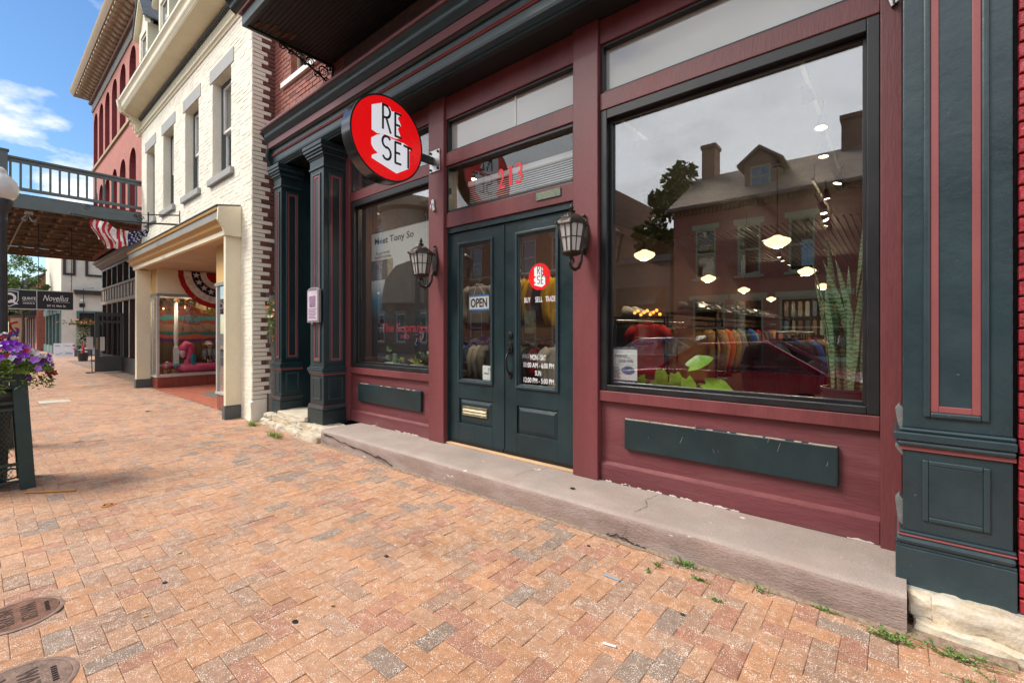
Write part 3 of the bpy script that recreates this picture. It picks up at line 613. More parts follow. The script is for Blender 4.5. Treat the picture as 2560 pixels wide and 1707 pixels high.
mb = MB(); mb.tube([(-3.43, 0.114, 1.785), (-3.385, 0.108, 1.90)], 0.0015, 5); mb.tube([(-3.27, 0.114, 1.785), (-3.365, 0.108, 1.90)], 0.0015, 5); mb.build('string', WHITE, st)
mb = MB(); mb.lathe([(0.02, 0), (0.012, 0.008), (0.006, 0.014)], (-3.375, 0.105, 1.905), 12, axis='y'); mb.build('suction_cup', glass('cup', refl=0.3), st)
st = thing('no_smoking_card', 'white no-smoking card in the lower corner of the left door', 'card', (-3.22, 0.11, 0.90))
mb = MB(); mb.box(-3.292, -3.155, 0.1065, 0.109, 0.902, 1.05); mb.build('card', PAPER, st)
mb = MB(); mb.box(-3.27, -3.20, 0.105, 0.1062, 0.965, 0.974); mb.build('cigarette_print', INK, st)
mb = MB(); mb.ribbon([(-3.21, 0.105, 0.985), (-3.20, 0.105, 1.0), (-3.215, 0.105, 1.012), (-3.20, 0.105, 1.03), (-3.185, 0.105, 1.02), (-3.19, 0.105, 1.0)], 0.005, (0, -1, 0)); mb.build('smoke_print', INK, st)

# piers and the right-hand pilaster
def pier(x0, x1, y0, y1, label, side=True, top=3.93, gm=GREEN):
    t = thing('pier', label, 'pier', ((x0+x1)/2, y0, ST))
    def bx(name, e, z0, z1, m_, bev=0.004):
        mb = MB(); mb.box(x0-e, x1+(e if side else min(e, 0.009)), y0-e, y1, z0, z1); return mb.build(name, m_, t, bevel=bev)
    bx('plinth', 0.028, ST-0.03, 0.338, gm); bx('base_cap', 0.020, 0.338, 0.352, gm, 0.003)
    mb = MB(); e = 0.034
    bx('torus', 0.030, 0.352, 0.392, GREENL, 0.018); bx('red_line', 0.022, 0.3925, 0.400, LINER, 0.002); bx('fillet', 0.014, 0.400, 0.416, GREENL, 0.006)
    bx('pedestal', 0.0, 0.416, 0.815, gm)
    bx('red_line', 0.010, 0.815, 0.835, LINER, 0.002); bx('cap_bead', 0.026, 0.835, 0.866, GREENL, 0.014); bx('cap_slab', 0.034, 0.866, 0.905, gm, 0.006); bx('cap_bevel', 0.014, 0.905, 0.925, GREENL, 0.008)
    bx('shaft', 0.0, 0.925, 3.60, gm, 0.005)
    bx('necking', 0.016, 3.60, 3.635, GREENL, 0.008); bx('neck_block', 0.004, 3.635, 3.74, gm)
    for i_, (e, za, zb) in enumerate(((0.016, 3.74, 3.765), (0.035, 3.765, 3.80), (0.052, 3.80, 3.835), (0.07, 3.835, 3.875), (0.080, 3.875, top))): bx('capital_step', e, za, zb, GREENL if i_ % 2 else gm, 0.007)
    def face(u0, u1, P):
        def bar(name, m_, a0, a1, c0, c1, d0, d1, bev):
            mb = MB(); p = P(a0, c0, d0); q = P(a1, c1, d1)
            mb.box(min(p[0], q[0]), max(p[0], q[0]), min(p[1], q[1]), max(p[1], q[1]), min(p[2], q[2]), max(p[2], q[2])); return mb
        def fr(name, m_, a0, a1, c0, c1, wd, d, bev):
            mb = MB()
            for (p0, p1, r0, r1) in ((a0, a0+wd, c0, c1), (a1-wd, a1, c0, c1), (a0+wd, a1-wd, c0, c0+wd), (a0+wd, a1-wd, c1-wd, c1)):
                p = P(p0, r0, -0.001); q = P(p1, r1, d); mb.box(*sorted((p[0], q[0])), *sorted((p[1], q[1])), *sorted((p[2], q[2])))
            mb.build(name, m_, t, bevel=bev)
        wv = u1-u0; k = min(0.085, wv*0.2); bw = min(0.026, wv*0.08); rw = min(0.030, wv*0.085)
        fr('panel_moulding', GREENL, u0+k, u1-k, 0.985, 3.54, bw, 0.014, 0.008)
        fr('panel_red_line', LINER, u0+k+bw, u1-k-bw, 0.985+bw, 3.54-bw, rw, 0.006, 0.003)
        k2 = k*0.95; bw2 = bw*0.9
        fr('pedestal_panel', GREENL, u0+k2, u1-k2, 0.478, 0.775, bw2, 0.010, 0.006)
        p = P(u0+k2+bw2, 0.478+bw2, -0.001); q = P(u1-k2-bw2, 0.775-bw2, 0.006)
        mb = MB(); mb.box(*sorted((p[0], q[0])), *sorted((p[1], q[1])), *sorted((p[2], q[2]))); mb.build('pedestal_field', gm, t, bevel=0.004)
    face(x0, x1, lambda a, c, d: (a, y0-d, c))
    if side: face(y0, y1, lambda a, c, d: (x1+d, a, c))
    return t
pier(-7.39, -7.145, -0.3, 0.03, 'narrow dark green panelled pier next to the cream brick corner')
pier(-6.213, -5.842, -0.3, 0.045, 'dark green panelled pier that carries the small framed notice')
pier(0.017, 0.392, -0.3, 0.02, 'large dark green cast pilaster with red lines at the right edge', side=False, gm=GREENP)
# chipped filler down the left edge of the pilaster
FILL = mat('grey_filler', (0.13, 0.135, 0.135), 0.8, var=0.2, scale=14, bump=0.4)
for z0, z1 in ((0.45, 0.56), (0.80, 0.83), (0.93, 1.02)):
    mb = MB(); mb.prism([(0.0, z0), (0.016, z0-0.02), (0.0168, z1), (0.004, z1+0.015), (-0.012, z1-0.01), (-0.008, (z0+z1)/2)], -0.285, -0.2, 'y'); mb.build('filler_patch', FILL, shop)

GLASSQ = glass('side_door_glass', tint=(0.3, 0.32, 0.33), refl=0.03, gain=0.5)
# recessed street door between the two left piers
t = thing('side_door', 'tall dark green door recessed between the two left piers', 'door', (-6.68, 0.24, 0.3))
mb = MB(); mb.box(-7.14, -6.22, 0.24, 0.30, 0.25, 3.9); mb.build('door_leaf', GREEN, t)
mb = MB(); mb.frame(-7.02, -6.34, 2.60, 3.75, 0.215, 0.239, 0.06); mb.frame(-7.02, -6.34, 0.35, 2.45, 0.215, 0.239, 0.1); mb.build('moulding', GREENL, t, bevel=0.006)
mb = MB(); mb.box(-6.9, -6.46, 0.231, 0.238, 2.68, 3.68); mb.build('pane', GLASSQ, t)
mb = MB(); mb.box(-6.9, -6.46, 0.232, 0.2385, 1.25, 2.3); mb.build('pane', GLASSQ, t)
mb = MB(); mb.tube([(-6.30, 0.21, 1.30), (-6.30, 0.14, 1.24), (-6.30, 0.13, 1.10), (-6.30, 0.15, 0.98), (-6.30, 0.21, 0.92)], [0.008, 0.011, 0.012, 0.011, 0.008], 8); mb.build('pull_handle', METAL, t, smooth=True)
mb = MB(); mb.box(-6.33, -6.27, 0.200, 0.214, 1.32, 1.44); mb.build('lock_plate', IRON, t, bevel=0.004)
B('recess_wall', GREEN, -7.39, -7.146, 0.031, 0.40, 0.0, 3.97, bevel=0); B('recess_wall', GREEN, -6.212, -5.95, 0.046, 0.40, 0.0, 3.97, bevel=0); B('brick_return', REDBR2, -7.725, -7.391, 0.05, 0.40, -0.05, 4.45, bevel=0); B('recess_ceiling', SOFFIT, -7.40, -5.9, 0.02, 0.4, 3.9905, 4.0, bevel=0)
# framed notice on the pier
t = thing('framed_notice', 'small arched metal framed notice with pale print screwed to the green pier', 'notice', (-6.03, -0.33, 1.5))
FRM = mat('grey_metal_frame', (0.24, 0.22, 0.23), 0.45, metal=0.5)
prof = [(-6.20, 1.52), (-5.87, 1.52), (-5.87, 1.95)]+[(-6.035+0.165*math.cos(R(a)), 1.95+0.05*math.sin(R(a))) for a in range(15, 180, 15)]+[(-6.20, 1.95)]
mb = MB(); mb.prism(prof, -0.355, -0.316, 'y'); mb.build('frame', FRM, t, bevel=0.008)
mb = MB(); mb.box(-6.17, -5.90, -0.3575, -0.3555, 1.55, 1.95); s_ = mb.build('sheet', mat('lilac_paper', (0.55, 0.44, 0.55), 0.5, var=0.15, scale=12), t)
mb = MB(); mb.box(-6.12, -5.95, -0.359, -0.358, 1.73, 1.88); mb.build('picture', mat('notice_picture', (0.22, 0.15, 0.22), 0.5, var=0.7, scale=30), s_)
for q in range(7):
    mb = MB(); mb.box(-6.14, -5.93-0.02*(q % 3), -0.359, -0.358, 1.70-q*0.02, 1.706-q*0.02); mb.build('text_line', INK, s_)
mb = MB(); mb.lathe([(0.022, 0), (0.022, -0.01), (0.012, -0.014)], (-6.035, -0.356, 1.515), 14, axis='y'); mb.build('boss', FRM, t)

# entablature over the shopfront, swept from left to right
X0E, X1E = -7.46, 0.52
def mould(name, m_, prof, x0=X0E, x1=X1E, parent=None, auto=35):
    mb = MB(); mb.prism(prof, x0, x1); return mb.build(name, m_, shop if parent is None else parent, auto=auto)
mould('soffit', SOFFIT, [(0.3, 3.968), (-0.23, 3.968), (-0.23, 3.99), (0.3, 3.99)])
mould('bed_moulding', GREEN, [(-0.2, 3.955), (-0.255, 3.955), (-0.262, 3.972), (-0.275, 3.975), (-0.285, 3.995), (-0.302, 4.01), (-0.306, 4.035), (-0.2, 4.035)])
mould('frieze_board', GREENL, [(-0.2, 4.0355), (-0.300, 4.0355), (-0.300, 4.118), (-0.2, 4.118)])
for zz in (4.1185, 4.138): mould('red_bead', LINER, [(-0.2, zz), (-0.312, zz), (-0.318, zz+0.006), (-0.314, zz+0.013), (-0.2, zz+0.013)])
mould('frieze_board', GREENL, [(-0.2, 4.1515), (-0.308, 4.1515), (-0.308, 4.21), (-0.2, 4.21)])
mould('groove_moulding', GREEN, [(-0.2, 4.2105), (-0.318, 4.2105), (-0.340, 4.22), (-0.352, 4.235), (-0.2, 4.235)])
mould('fascia', MAROON, [(-0.2, 4.2355), (-0.362, 4.2355), (-0.362, 4.33), (-0.2, 4.33)])
cy_ = [(-0.372, 4.3305)]+[(-0.378-0.085*(i/8)-0.012*math.sin(2*math.pi*i/8), 4.345+0.115*i/8) for i in range(9)]+[(-0.468, 4.466)]
mould('crown', GREENL, [(-0.2, 4.3305)]+cy_+[(-0.2, 4.466)])
mould('crown_fillet', MAROON, [(-0.15, 4.4665), (-0.478, 4.4665), (-0.486, 4.48), (-0.486, 4.50), (-0.476, 4.515), (-0.15, 4.56)])
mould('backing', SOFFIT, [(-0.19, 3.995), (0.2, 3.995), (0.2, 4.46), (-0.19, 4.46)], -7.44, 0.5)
# scrolled corbel at the left end of the cornice
prof = []
for i in range(15):
    q = i/14; prof.append((-0.46+0.20*q+0.05*math.sin(2*math.pi*q), 4.46-0.50*q))
prof2 = [(p[0]+0.07, p[1]) for p in reversed(prof)]
mb = MB(); mb.prism(prof+prof2, -7.53, -7.462); mb.build('scroll_corbel', GREEN, shop, auto=35)
mb = MB(); mb.prism([(p[0]-0.012, p[1]) for p in prof]+[(p[0]+0.03, p[1]) for p in reversed(prof)], -7.515, -7.485); mb.build('corbel_rib', GREENL, shop, auto=35)

# brick wall above, course by course where it shows
BW = {}
def brick_mesh(L, H, Dp, m_):
    k = (round(L, 3), round(H, 3), round(Dp, 3), m_.name)
    if k not in BW:
        a, h, c = L/2, H/2, 0.004
        vs = [(-a, Dp, -h), (a, Dp, -h), (a, Dp, h), (-a, Dp, h), (-a, c, -h), (a, c, -h), (a, c, h), (-a, c, h), (-a+c, 0, -h+c), (a-c, 0, -h+c), (a-c, 0, h-c), (-a+c, 0, h-c)]
        me = bpy.data.meshes.new('brick'); me.from_pydata(vs, [], [(0, 1, 5, 4), (1, 2, 6, 5), (2, 3, 7, 6), (3, 0, 4, 7), (4, 5, 9, 8), (5, 6, 10, 9), (6, 7, 11, 10), (7, 4, 8, 11), (8, 9, 10, 11)]); me.materials.append(m_); BW[k] = me
    return BW[k]
def brick_wall(parent, u0, u1, z0, z1, plane, mats, face='-y', holes=(), bl=0.203, bh=0.0575, j=0.010, proud=0.006, limit=300, sortkey=None, rs=1, pick=None):
    """running bond; bricks stand proud of a wall sheet at `plane`; the `limit` nearest are single objects"""
    rn = random.Random(rs); lst = []; ci = 0; z = z0
    while z+bh <= z1+0.001:
        u = u0-(0 if ci % 2 == 0 else (bl+j)/2)
        while u < u1:
            a, b_ = max(u, u0), min(u+bl, u1); u += bl+j
            segs = [(a, b_)]
            for (h0, h1, g0, g1) in holes:
                if z+bh > g0 and z < g1:
                    ns = []
                    for s0, s1 in segs:
                        if s1 <= h0 or s0 >= h1: ns.append((s0, s1)); continue
                        if s0 < h0-0.02: ns.append((s0, h0-0.004))
                        if s1 > h1+0.02: ns.append((h1+0.004, s1))
                    segs = ns
            for s0, s1 in segs:
                if s1-s0 > 0.03: lst.append(((s0+s1)/2, z+bh/2, s1-s0, ci))
        z += bh+j; ci += 1
    off = wloc(parent)
    P = (lambda u, zz, d: Vector((u, plane-d, zz))) if face == '-y' else (lambda u, zz, d: Vector((plane+d, u, zz)))
    if sortkey is None: sortkey = lambda b_: (P(b_[0], b_[1], 0)-CAM).length
    lst.sort(key=sortkey)
    rest = MB(); rz = 0 if face == '-y' else math.pi/2
    for n_, (u, zz, L, ci) in enumerate(lst):
        mi = pick(u, zz, ci, rn) if pick else rn.randrange(len(mats))
        d = proud+rn.uniform(-0.002, 0.003); Lr = round(L/0.02)*0.02 if L < bl-0.005 else bl
        me = brick_mesh(max(Lr if L < bl-0.005 else L, 0.02), bh, proud+0.02, mats[mi])
        if n_ < limit:
            o = link('brick', me, parent); o.location = P(u, zz, d)-off; o.rotation_euler = (rn.gauss(0, 0.008), rn.gauss(0, 0.004), rz+rn.gauss(0, 0.010))
        else:
            mt = Matrix.Translation(P(u, zz, d)-off) @ Matrix.Rotation(rz+rn.gauss(0, 0.010), 4, 'Z') @ Matrix.Rotation(rn.gauss(0, 0.006), 4, 'X')
            rest.add([mt @ v.co for v in me.vertices], [tuple(p.vertices) for p in me.polygons], mi)
    if rest.v:
        stuff(rest.build('bricks', mats, parent, fix=False, world=False))
def rect(x0, x1, z0, z1): return [(x0, z0), (x1, z0), (x1, z1), (x0, z1)]
def wall_y(name, m_, outer, holes, y, depth, parent, reveal=None):
    mb = poly_holes(outer, holes, lambda u, v: (u, y, v)); o = mb.build(name, m_, parent, fix=False)
    for h in holes:
        n = len(h); mb = MB(); mb.add([(p[0], y, p[1]) for p in h]+[(p[0], y+depth, p[1]) for p in h], [(i, (i+1) % n, n+(i+1) % n, n+i) for i in range(n)])
        mb.build('reveal', reveal or m_, parent, fix=False)
    return o
win = (-7.15, -6.28, 5.30, 7.1)
wall_y('wall', MORTAR, rect(-7.72, 2.5, 4.45, 9.0), [rect(*win), rect(-4.6, -3.7, 5.30, 7.1), rect(-2.0, -1.1, 5.3, 7.1)], -0.15, 0.12, shop, REDBR)
upper = thing('upper_window', 'first floor sash window with white stone sill above the shop cornice', 'window', (-6.7, -0.1, 5.3))
mb = MB(); mb.box(-7.42, -6.02, -0.20, -0.02, 5.215, 5.30); mb.build('sill', WHITE, upper, bevel=0.006)
mb = MB(); mb.frame(win[0], win[1], win[2]+0.002, win[3], -0.06, -0.03, 0.05); mb.box(win[0]+0.05, win[1]-0.05, -0.055, -0.03, 6.18, 6.22); mb.box(-6.74, -6.70, -0.052, -0.032, 5.35, 7.05); mb.build('sash', TAN, upper)
mb = MB(); mb.box(win[0], win[1], -0.04, -0.035, win[2], win[3]); mb.build('pane', GLASSB, upper)
brick_wall(shop, -7.715, -5.6, 4.53, 6.6, -0.15, [REDBR, REDBR, REDBR2], holes=[(win[0], win[1], win[2]-0.09, win[3]), (-7.42, -6.02, 5.20, 5.31)], limit=290, rs=4, pick=lambda u, z, c, r: 2 if r.random() < 0.06 else 0)

# balcony above, dark boards under it and an iron bracket
bal = thing('balcony', 'dark boarded balcony with green fascia jutting over the shop sign', 'balcony', (-2.0, -0.7, 5.0))
BX0, BX1, BY0 = -5.93, 2.4, -1.262
nb = 22
for q in range(nb):
    y0 = BY0+0.05+(1.262-0.15-0.06)*q/nb; y1 = BY0+0.05+(1.262-0.15-0.06)*(q+1)/nb-0.006
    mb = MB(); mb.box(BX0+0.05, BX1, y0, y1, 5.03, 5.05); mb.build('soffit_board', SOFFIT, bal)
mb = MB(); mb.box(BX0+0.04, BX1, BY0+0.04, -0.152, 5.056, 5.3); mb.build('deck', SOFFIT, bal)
mb = MB(); mb.box(BX0, BX1, BY0, BY0+0.045, 5.013, 5.15); mb.box(BX0, BX0+0.045, BY0+0.045, -0.155, 5.013, 5.15); mb.build('fascia', GREENL, bal, bevel=0.004)
mb = MB(); mb.box(BX0-0.03, BX1, BY0-0.03, BY0+0.03, 5.151, 5.19); mb.box(BX0-0.03, BX0+0.03, BY0+0.03, -0.155, 5.151, 5.19); mb.build('red_band', MAROON, bal, bevel=0.004)
pr = [(0, 5.191)]+[(-0.02-0.10*(i/6)-0.015*math.sin(2*math.pi*i/6), 5.195+0.10*i/6) for i in range(7)]+[(-0.135, 5.31), (0, 5.31)]
mb = MB(); mb.prism([(BY0-0.02+p[0], p[1]) for p in pr], BX0-0.12, BX1); mb.build('crown', GREEN, bal, auto=35)
mb = MB(); mb.prism([(BX0-0.02+p[0], p[1]) for p in pr], BY0-0.02, -0.155, 'y'); mb.build('crown', GREEN, bal, auto=35)
for q in range(6):
    mb = MB(); x_ = BX0+0.09+0.04*(q % 3); y_ = BY0+0.09+0.075*q
    mb.prism([(x_, y_), (x_+0.12, y_+0.01), (x_+0.16, y_+0.03), (x_+0.10, y_+0.05), (x_-0.01, y_+0.035)], 5.022, 5.0295, 'z'); mb.build('rotten_patch', DARKWOOD, bal)
for bx_ in (-5.86, -0.9):
    t = thing('iron_bracket', 'lacy black iron scroll bracket under the balcony by the brick wall' if bx_ < -3 else 'black iron scroll bracket under the right part of the balcony', 'bracket', (bx_, -0.5, 4.7))
    mb = MB()
    mb.tube([(bx_, -0.165, 4.66), (bx_, -0.165, 5.01)], 0.014, 6); mb.tube([(bx_, -0.165, 4.995), (bx_, -0.86, 4.995)], 0.014, 6)
    mb.tube([(bx_, -0.18+0.0, 4.68)]+[(bx_, -0.18-0.66*q, 4.68+0.30*q**0.62) for q in [i/12 for i in range(1, 13)]], 0.013, 6)
    mb.build('arm', IRON, t)
    rb = random.Random(5)
    for (cy, cz, r_, tw) in ((-0.30, 4.87, 0.075, 1), (-0.47, 4.92, 0.06, -1), (-0.62, 4.945, 0.045, 1), (-0.24, 4.76, 0.05, -1), (-0.82, 4.96, 0.05, 1), (-0.38, 4.80, 0.045, 1), (-0.22, 4.95, 0.04, -1), (-0.56, 4.875, 0.035, -1), (-0.72, 4.93, 0.035, 1)):
        pts = [(bx_, cy+tw*r_*(1-0.75*i/22)*math.cos(i*0.46), cz+r_*(1-0.75*i/22)*math.sin(i*0.46)) for i in range(23)]
        mb = MB(); mb.tube(pts, [0.010-0.0002*i for i in range(23)], 6)
        for k in (3, 8): p = pts[k]; mb.lathe([(0.0, -0.016), (0.012, -0.008), (0.016, 0), (0.012, 0.008), (0, 0.016)], p, 6, caps=False)
        mb.build('scroll', IRON, t)

# the step and stone footings
step = MB()
nx = 56
rs_ = random.Random(9)
X0S, X1S = -5.50, 0.03
rows = []
for i in range(nx+1):
    x = X0S+(X1S-X0S)*i/nx
    e = noise.noise(Vector((x*1.7, 0.3, 0)))*0.012; e2 = noise.noise(Vector((x*5.1, 4.3, 0)))*0.006
    zt = ST-0.002+noise.noise(Vector((x*1.3, 9, 0)))*0.004; fy = -0.505+e
    rows.append([(x, 0.06, -0.05), (x, 0.06, ST), (x, -0.2, ST+e2*0.3), (x, fy+0.045, zt), (x, fy+0.022, zt-0.006), (x, fy+0.006+e2, zt-0.020), (x, fy+e2*0.6, zt-0.045), (x, fy-0.004+e2*1.4, 0.07), (x, fy-0.006, -0.05)])
k = len(rows[0]); vs = [p for r_ in rows for p in r_]
fs = [(i*k+j, (i+1)*k+j, (i+1)*k+j+1, i*k+j+1) for i in range(nx) for j in range(k-1)]
fs += [tuple(range(k)), tuple(range(nx*k+k-1, nx*k-1, -1))]
step.add(vs, fs)
step.m = [1 if (len(f_) == 4 and f_[0] % k >= 5) else 0 for f_ in step.f]
stp = tag(step.build('doorstep', [CONCRETE, CONCF], auto=50), 'long low worn concrete doorstep with cracks along the shopfront', 'step')
def crack(pts, wd=0.006):
    mb = MB(); rc = random.Random(len(pts)*7); q = []
    for a, b_ in zip(pts[:-1], pts[1:]):
        for i in range(6):
            p = Vector(a).lerp(Vector(b_), i/6); q.append(p)
    return q
CRK = flat('crack_shadow', (0.035, 0.026, 0.022), 0.95)
def crackline(pts, wd, nrm, jig):
    q = crack(pts); rc = random.Random(int(abs(pts[0][0])*100)); nrm = Vector(nrm); n2 = []
    for p in q:
        j_ = Vector((rc.gauss(0, jig), 0, rc.gauss(0, jig))) if abs(nrm.y) > 0.5 else Vector((rc.gauss(0, jig), rc.gauss(0, jig*0.4), 0))
        n2.append(p+j_)
    mb = MB(); mb.ribbon(n2, [wd*rc.uniform(0.3, 1.3) for _ in n2], nrm); mb.build('crack', CRK, stp, fix=False)
DIRT = mat('washed_sand', (0.26, 0.185, 0.13), 0.95, var=0.4, scale=40, bump=0.8, bscale=90)
rd_ = random.Random(77); sv = MB(); npt = 120; top_ = []; bot_ = []
for i in range(npt+1):
    x = X0S+(X1S+0.35-X0S)*i/npt; wv = 0.02+0.022*abs(noise.noise(Vector((x*3.3, 1, 4))))+rd_.uniform(0, 0.008)
    top_.append((x, -0.49 if x < X1S else -0.44, 0.016)); bot_.append((x, -0.515-wv if x < X1S else -0.50-wv, 0.0015))
sv.add(top_+bot_, [(i, i+1, npt+2+i, npt+1+i) for i in range(npt)]); stuff(sv.build('sand_line', DIRT, stp, fix=False))
crackline([(-5.40, -0.5215, 0.14), (-5.0, -0.5225, 0.10), (-4.5, -0.522, 0.075), (-4.1, -0.524, 0.045), (-3.95, -0.524, 0.02)], 0.016, (0, -1, 0), 0.007)
crackline([(-4.15, -0.5235, 0.05), (-4.12, -0.5235, 0.0)], 0.012, (0, -1, 0), 0.003)
crackline([(-5.46, -0.522, 0.06), (-5.36, -0.5225, 0.04), (-5.30, -0.5225, 0.0)], 0.007, (0, -1, 0), 0.004)
crackline([(-1.36, 0.0, ST+0.0045), (-1.40, -0.15, ST+0.005), (-1.34, -0.28, ST+0.005), (-1.37, -0.44, ST+0.003)], 0.004, (0, 0, 1), 0.004)
crackline([(-1.37, -0.5135, 0.13), (-1.385, -0.522, 0.05), (-1.40, -0.522, 0.01)], 0.003, (0, -1, 0), 0.003)
crackline([(-1.52, -0.522, 0.02), (-1.44, -0.5235, 0.035), (-1.33, -0.522, 0.02), (-1.22, -0.522, 0.005)], 0.013, (0, -1, 0), 0.004)
crackline([(-2.40, 0.02, ST+0.004), (-2.48, -0.2, ST+0.005), (-2.44, -0.44, ST+0.003)], 0.003, (0, 0, 1), 0.005)
mb = MB(); mb.lathe([(0.018, 0), (0.016, 0.004)], (-1.93, -0.30, ST+0.003), 12, sx=1.2); mb.build('gum_spot', INK, stp)

def rock(name, x0, x1, y0, y1, z0, z1, m_, parent, seed, amp=0.02, world=True):
    bm = bmesh.new(); bmesh.ops.create_cube(bm, size=1.0)
    bmesh.ops.subdivide_edges(bm, edges=bm.edges, cuts=9, use_grid_fill=True)
    off = wloc(parent) if parent is not None else Vector((0, 0, 0))
    c = Vector(((x0+x1)/2, (y0+y1)/2, (z0+z1)/2)); s = Vector((x1-x0, y1-y0, z1-z0))
    for v in bm.verts:
        p = v.co.copy(); rr = (abs(p.x)**14+abs(p.y)**14+abs(p.z)**14)**(1/14)
        p = p*(0.5/rr) if rr > 0 else p
        p *= 1.06
        q = Vector((p.x*s.x, p.y*s.y, p.z*s.z))+c
        n = noise.noise_vector(q*7+Vector((seed*3.1, 0, 0)))*amp+noise.noise_vector(q*19+Vector((seed, 5, 0)))*amp*0.7+noise.noise_vector(q*45+Vector((seed, 2, 0)))*amp*0.35
        v.co = q+n-off
    me = bpy.data.meshes.new(name); bm.to_mesh(me); bm.free(); me.materials.append(m_)
    me.polygons.foreach_set('use_smooth', [True]*len(me.polygons)); me.set_sharp_from_angle(angle=R(35))
    return link(name, me, parent)
ft = thing('stone_footing', 'rough whitewashed limestone footing under the two left piers', 'footing', (-6.6, -0.35, 0))
bl_ = [(-7.45, -7.18, -0.42, -0.15, 0.075, 0.158), (-7.17, -6.78, -0.43, -0.1, 0.07, 0.165), (-6.77, -6.33, -0.45, -0.1, 0.068, 0.165), (-6.32, -5.95, -0.43, -0.15, 0.07, 0.152), (-5.94, -5.53, -0.42, -0.1, 0.07, 0.155),
       (-7.47, -7.2, -0.46, -0.1, -0.06, 0.07), (-7.2, -6.85, -0.50, -0.1, -0.06, 0.068), (-6.84, -6.5, -0.51, -0.1, -0.06, 0.075), (-6.49, -6.1, -0.53, -0.1, -0.06, 0.07), (-6.09, -5.54, -0.55, -0.1, -0.06, 0.078)]
for q, b_ in enumerate(bl_): rock('stone', *b_, STONE, ft, q, 0.022)
rock('stone', -7.12, -6.25, -0.36, 0.24, 0.15, 0.215, mat('flagstone', (0.55, 0.47, 0.36), 0.9, var=0.2, scale=6, bump=0.6, bscale=30), ft, 31, 0.012)
ft = thing('stone_footing', 'cracked white limestone footing block under the right pilaster', 'footing', (0.2, -0.3, 0))
rock('stone', 0.03, 0.14, -0.40, -0.1, 0.05, 0.148, STONE, ft, 41, 0.014); rock('stone', 0.135, 0.445, -0.42, -0.1, 0.035, 0.15, STONE, ft, 42, 0.018)
rock('stone', 0.06, 0.46, -0.455, -0.1, -0.05, 0.045, STONE, ft, 44, 0.02)
mb = MB(); mb.box(0.02, 0.43, -0.335, -0.1, -0.05, 0.155); mb.build('mortar_core', STUCCO, ft)
# sunken bits: hooks
for (x_, z_, lab) in ((-3.94, 2.80, 'hook'), (-0.03, 3.27, 'hook')):
    mb = MB(); mb.prism([(x_-0.03, z_+0.06), (x_+0.01, z_+0.07), (x_+0.03, z_-0.05), (x_, z_-0.07), (x_-0.02, z_)], -0.018, 0.002, 'y'); mb.tube([(x_, -0.018, z_+0.02), (x_+0.005, -0.05, z_-0.01), (x_+0.01, -0.055, z_-0.05), (x_+0.012, -0.02, z_-0.065)], 0.006, 6); mb.build('metal_hook', METAL, shop)
# ------------------------------------------------------------------ hanging sign and lanterns
SX, SYC, SZC, SR = -3.90, -0.622, 3.332, 0.425
CHROME = mat('dark_polished_edge', (0.10, 0.10, 0.105), 0.16, var=0.05, metal=0.85)
sign = thing('round_sign', 'big red round hanging sign with white block letters on a black arm', 'sign', (SX, SYC, SZC-SR))
mb = MB(); mb.lathe([(SR-0.004, -0.15), (SR, -0.146), (SR, -0.004), (SR-0.004, 0.0)], (SX, SYC, SZC), 72, axis='x'); mb.build('drum', CHROME, sign, auto=30)
mb = MB(); mb.lathe([(SR-0.001, 0.0), (SR-0.001, 0.004), (SR-0.018, 0.004), (SR-0.018, 0.0)], (SX, SYC, SZC), 72, axis='x', caps=False); mb.build('black_rim', INK, sign)
fc = MB(); fc.lathe([(SR-0.018, 0.0002), (SR-0.018, 0.0016)], (SX, SYC, SZC), 72, axis='x'); fc.build('face_backing', RED, sign)
logo(sign, lambda u, v, d: (SX+d, SYC+u, SZC+v), 0.003, SR-0.019, REDGLOW, WHITEGLOW)
back = MB(); back.lathe([(SR-0.018, -0.1505), (SR-0.018, -0.152)], (SX, SYC, SZC), 72, axis='x'); back.build('rear_face', RED, sign)
mb = MB(); mb.box(SX-0.075, SX-0.03, -0.215, -0.012, 3.255, 3.33); mb.build('arm', INK, sign, bevel=0.003)
mb = MB(); mb.box(-4.003, -3.835, -0.013, -0.001, 3.168, 3.408); pl_ = mb.build('wall_plate', METAL, sign, bevel=0.003)
for a in (-3.98, -3.858):
    for z in (3.195, 3.382):
        mb = MB(); mb.lathe([(0.014, 0), (0.014, -0.012), (0.008, -0.014)], (a, -0.0135, z), 6, axis='y'); mb.build('bolt', IRON, pl_)

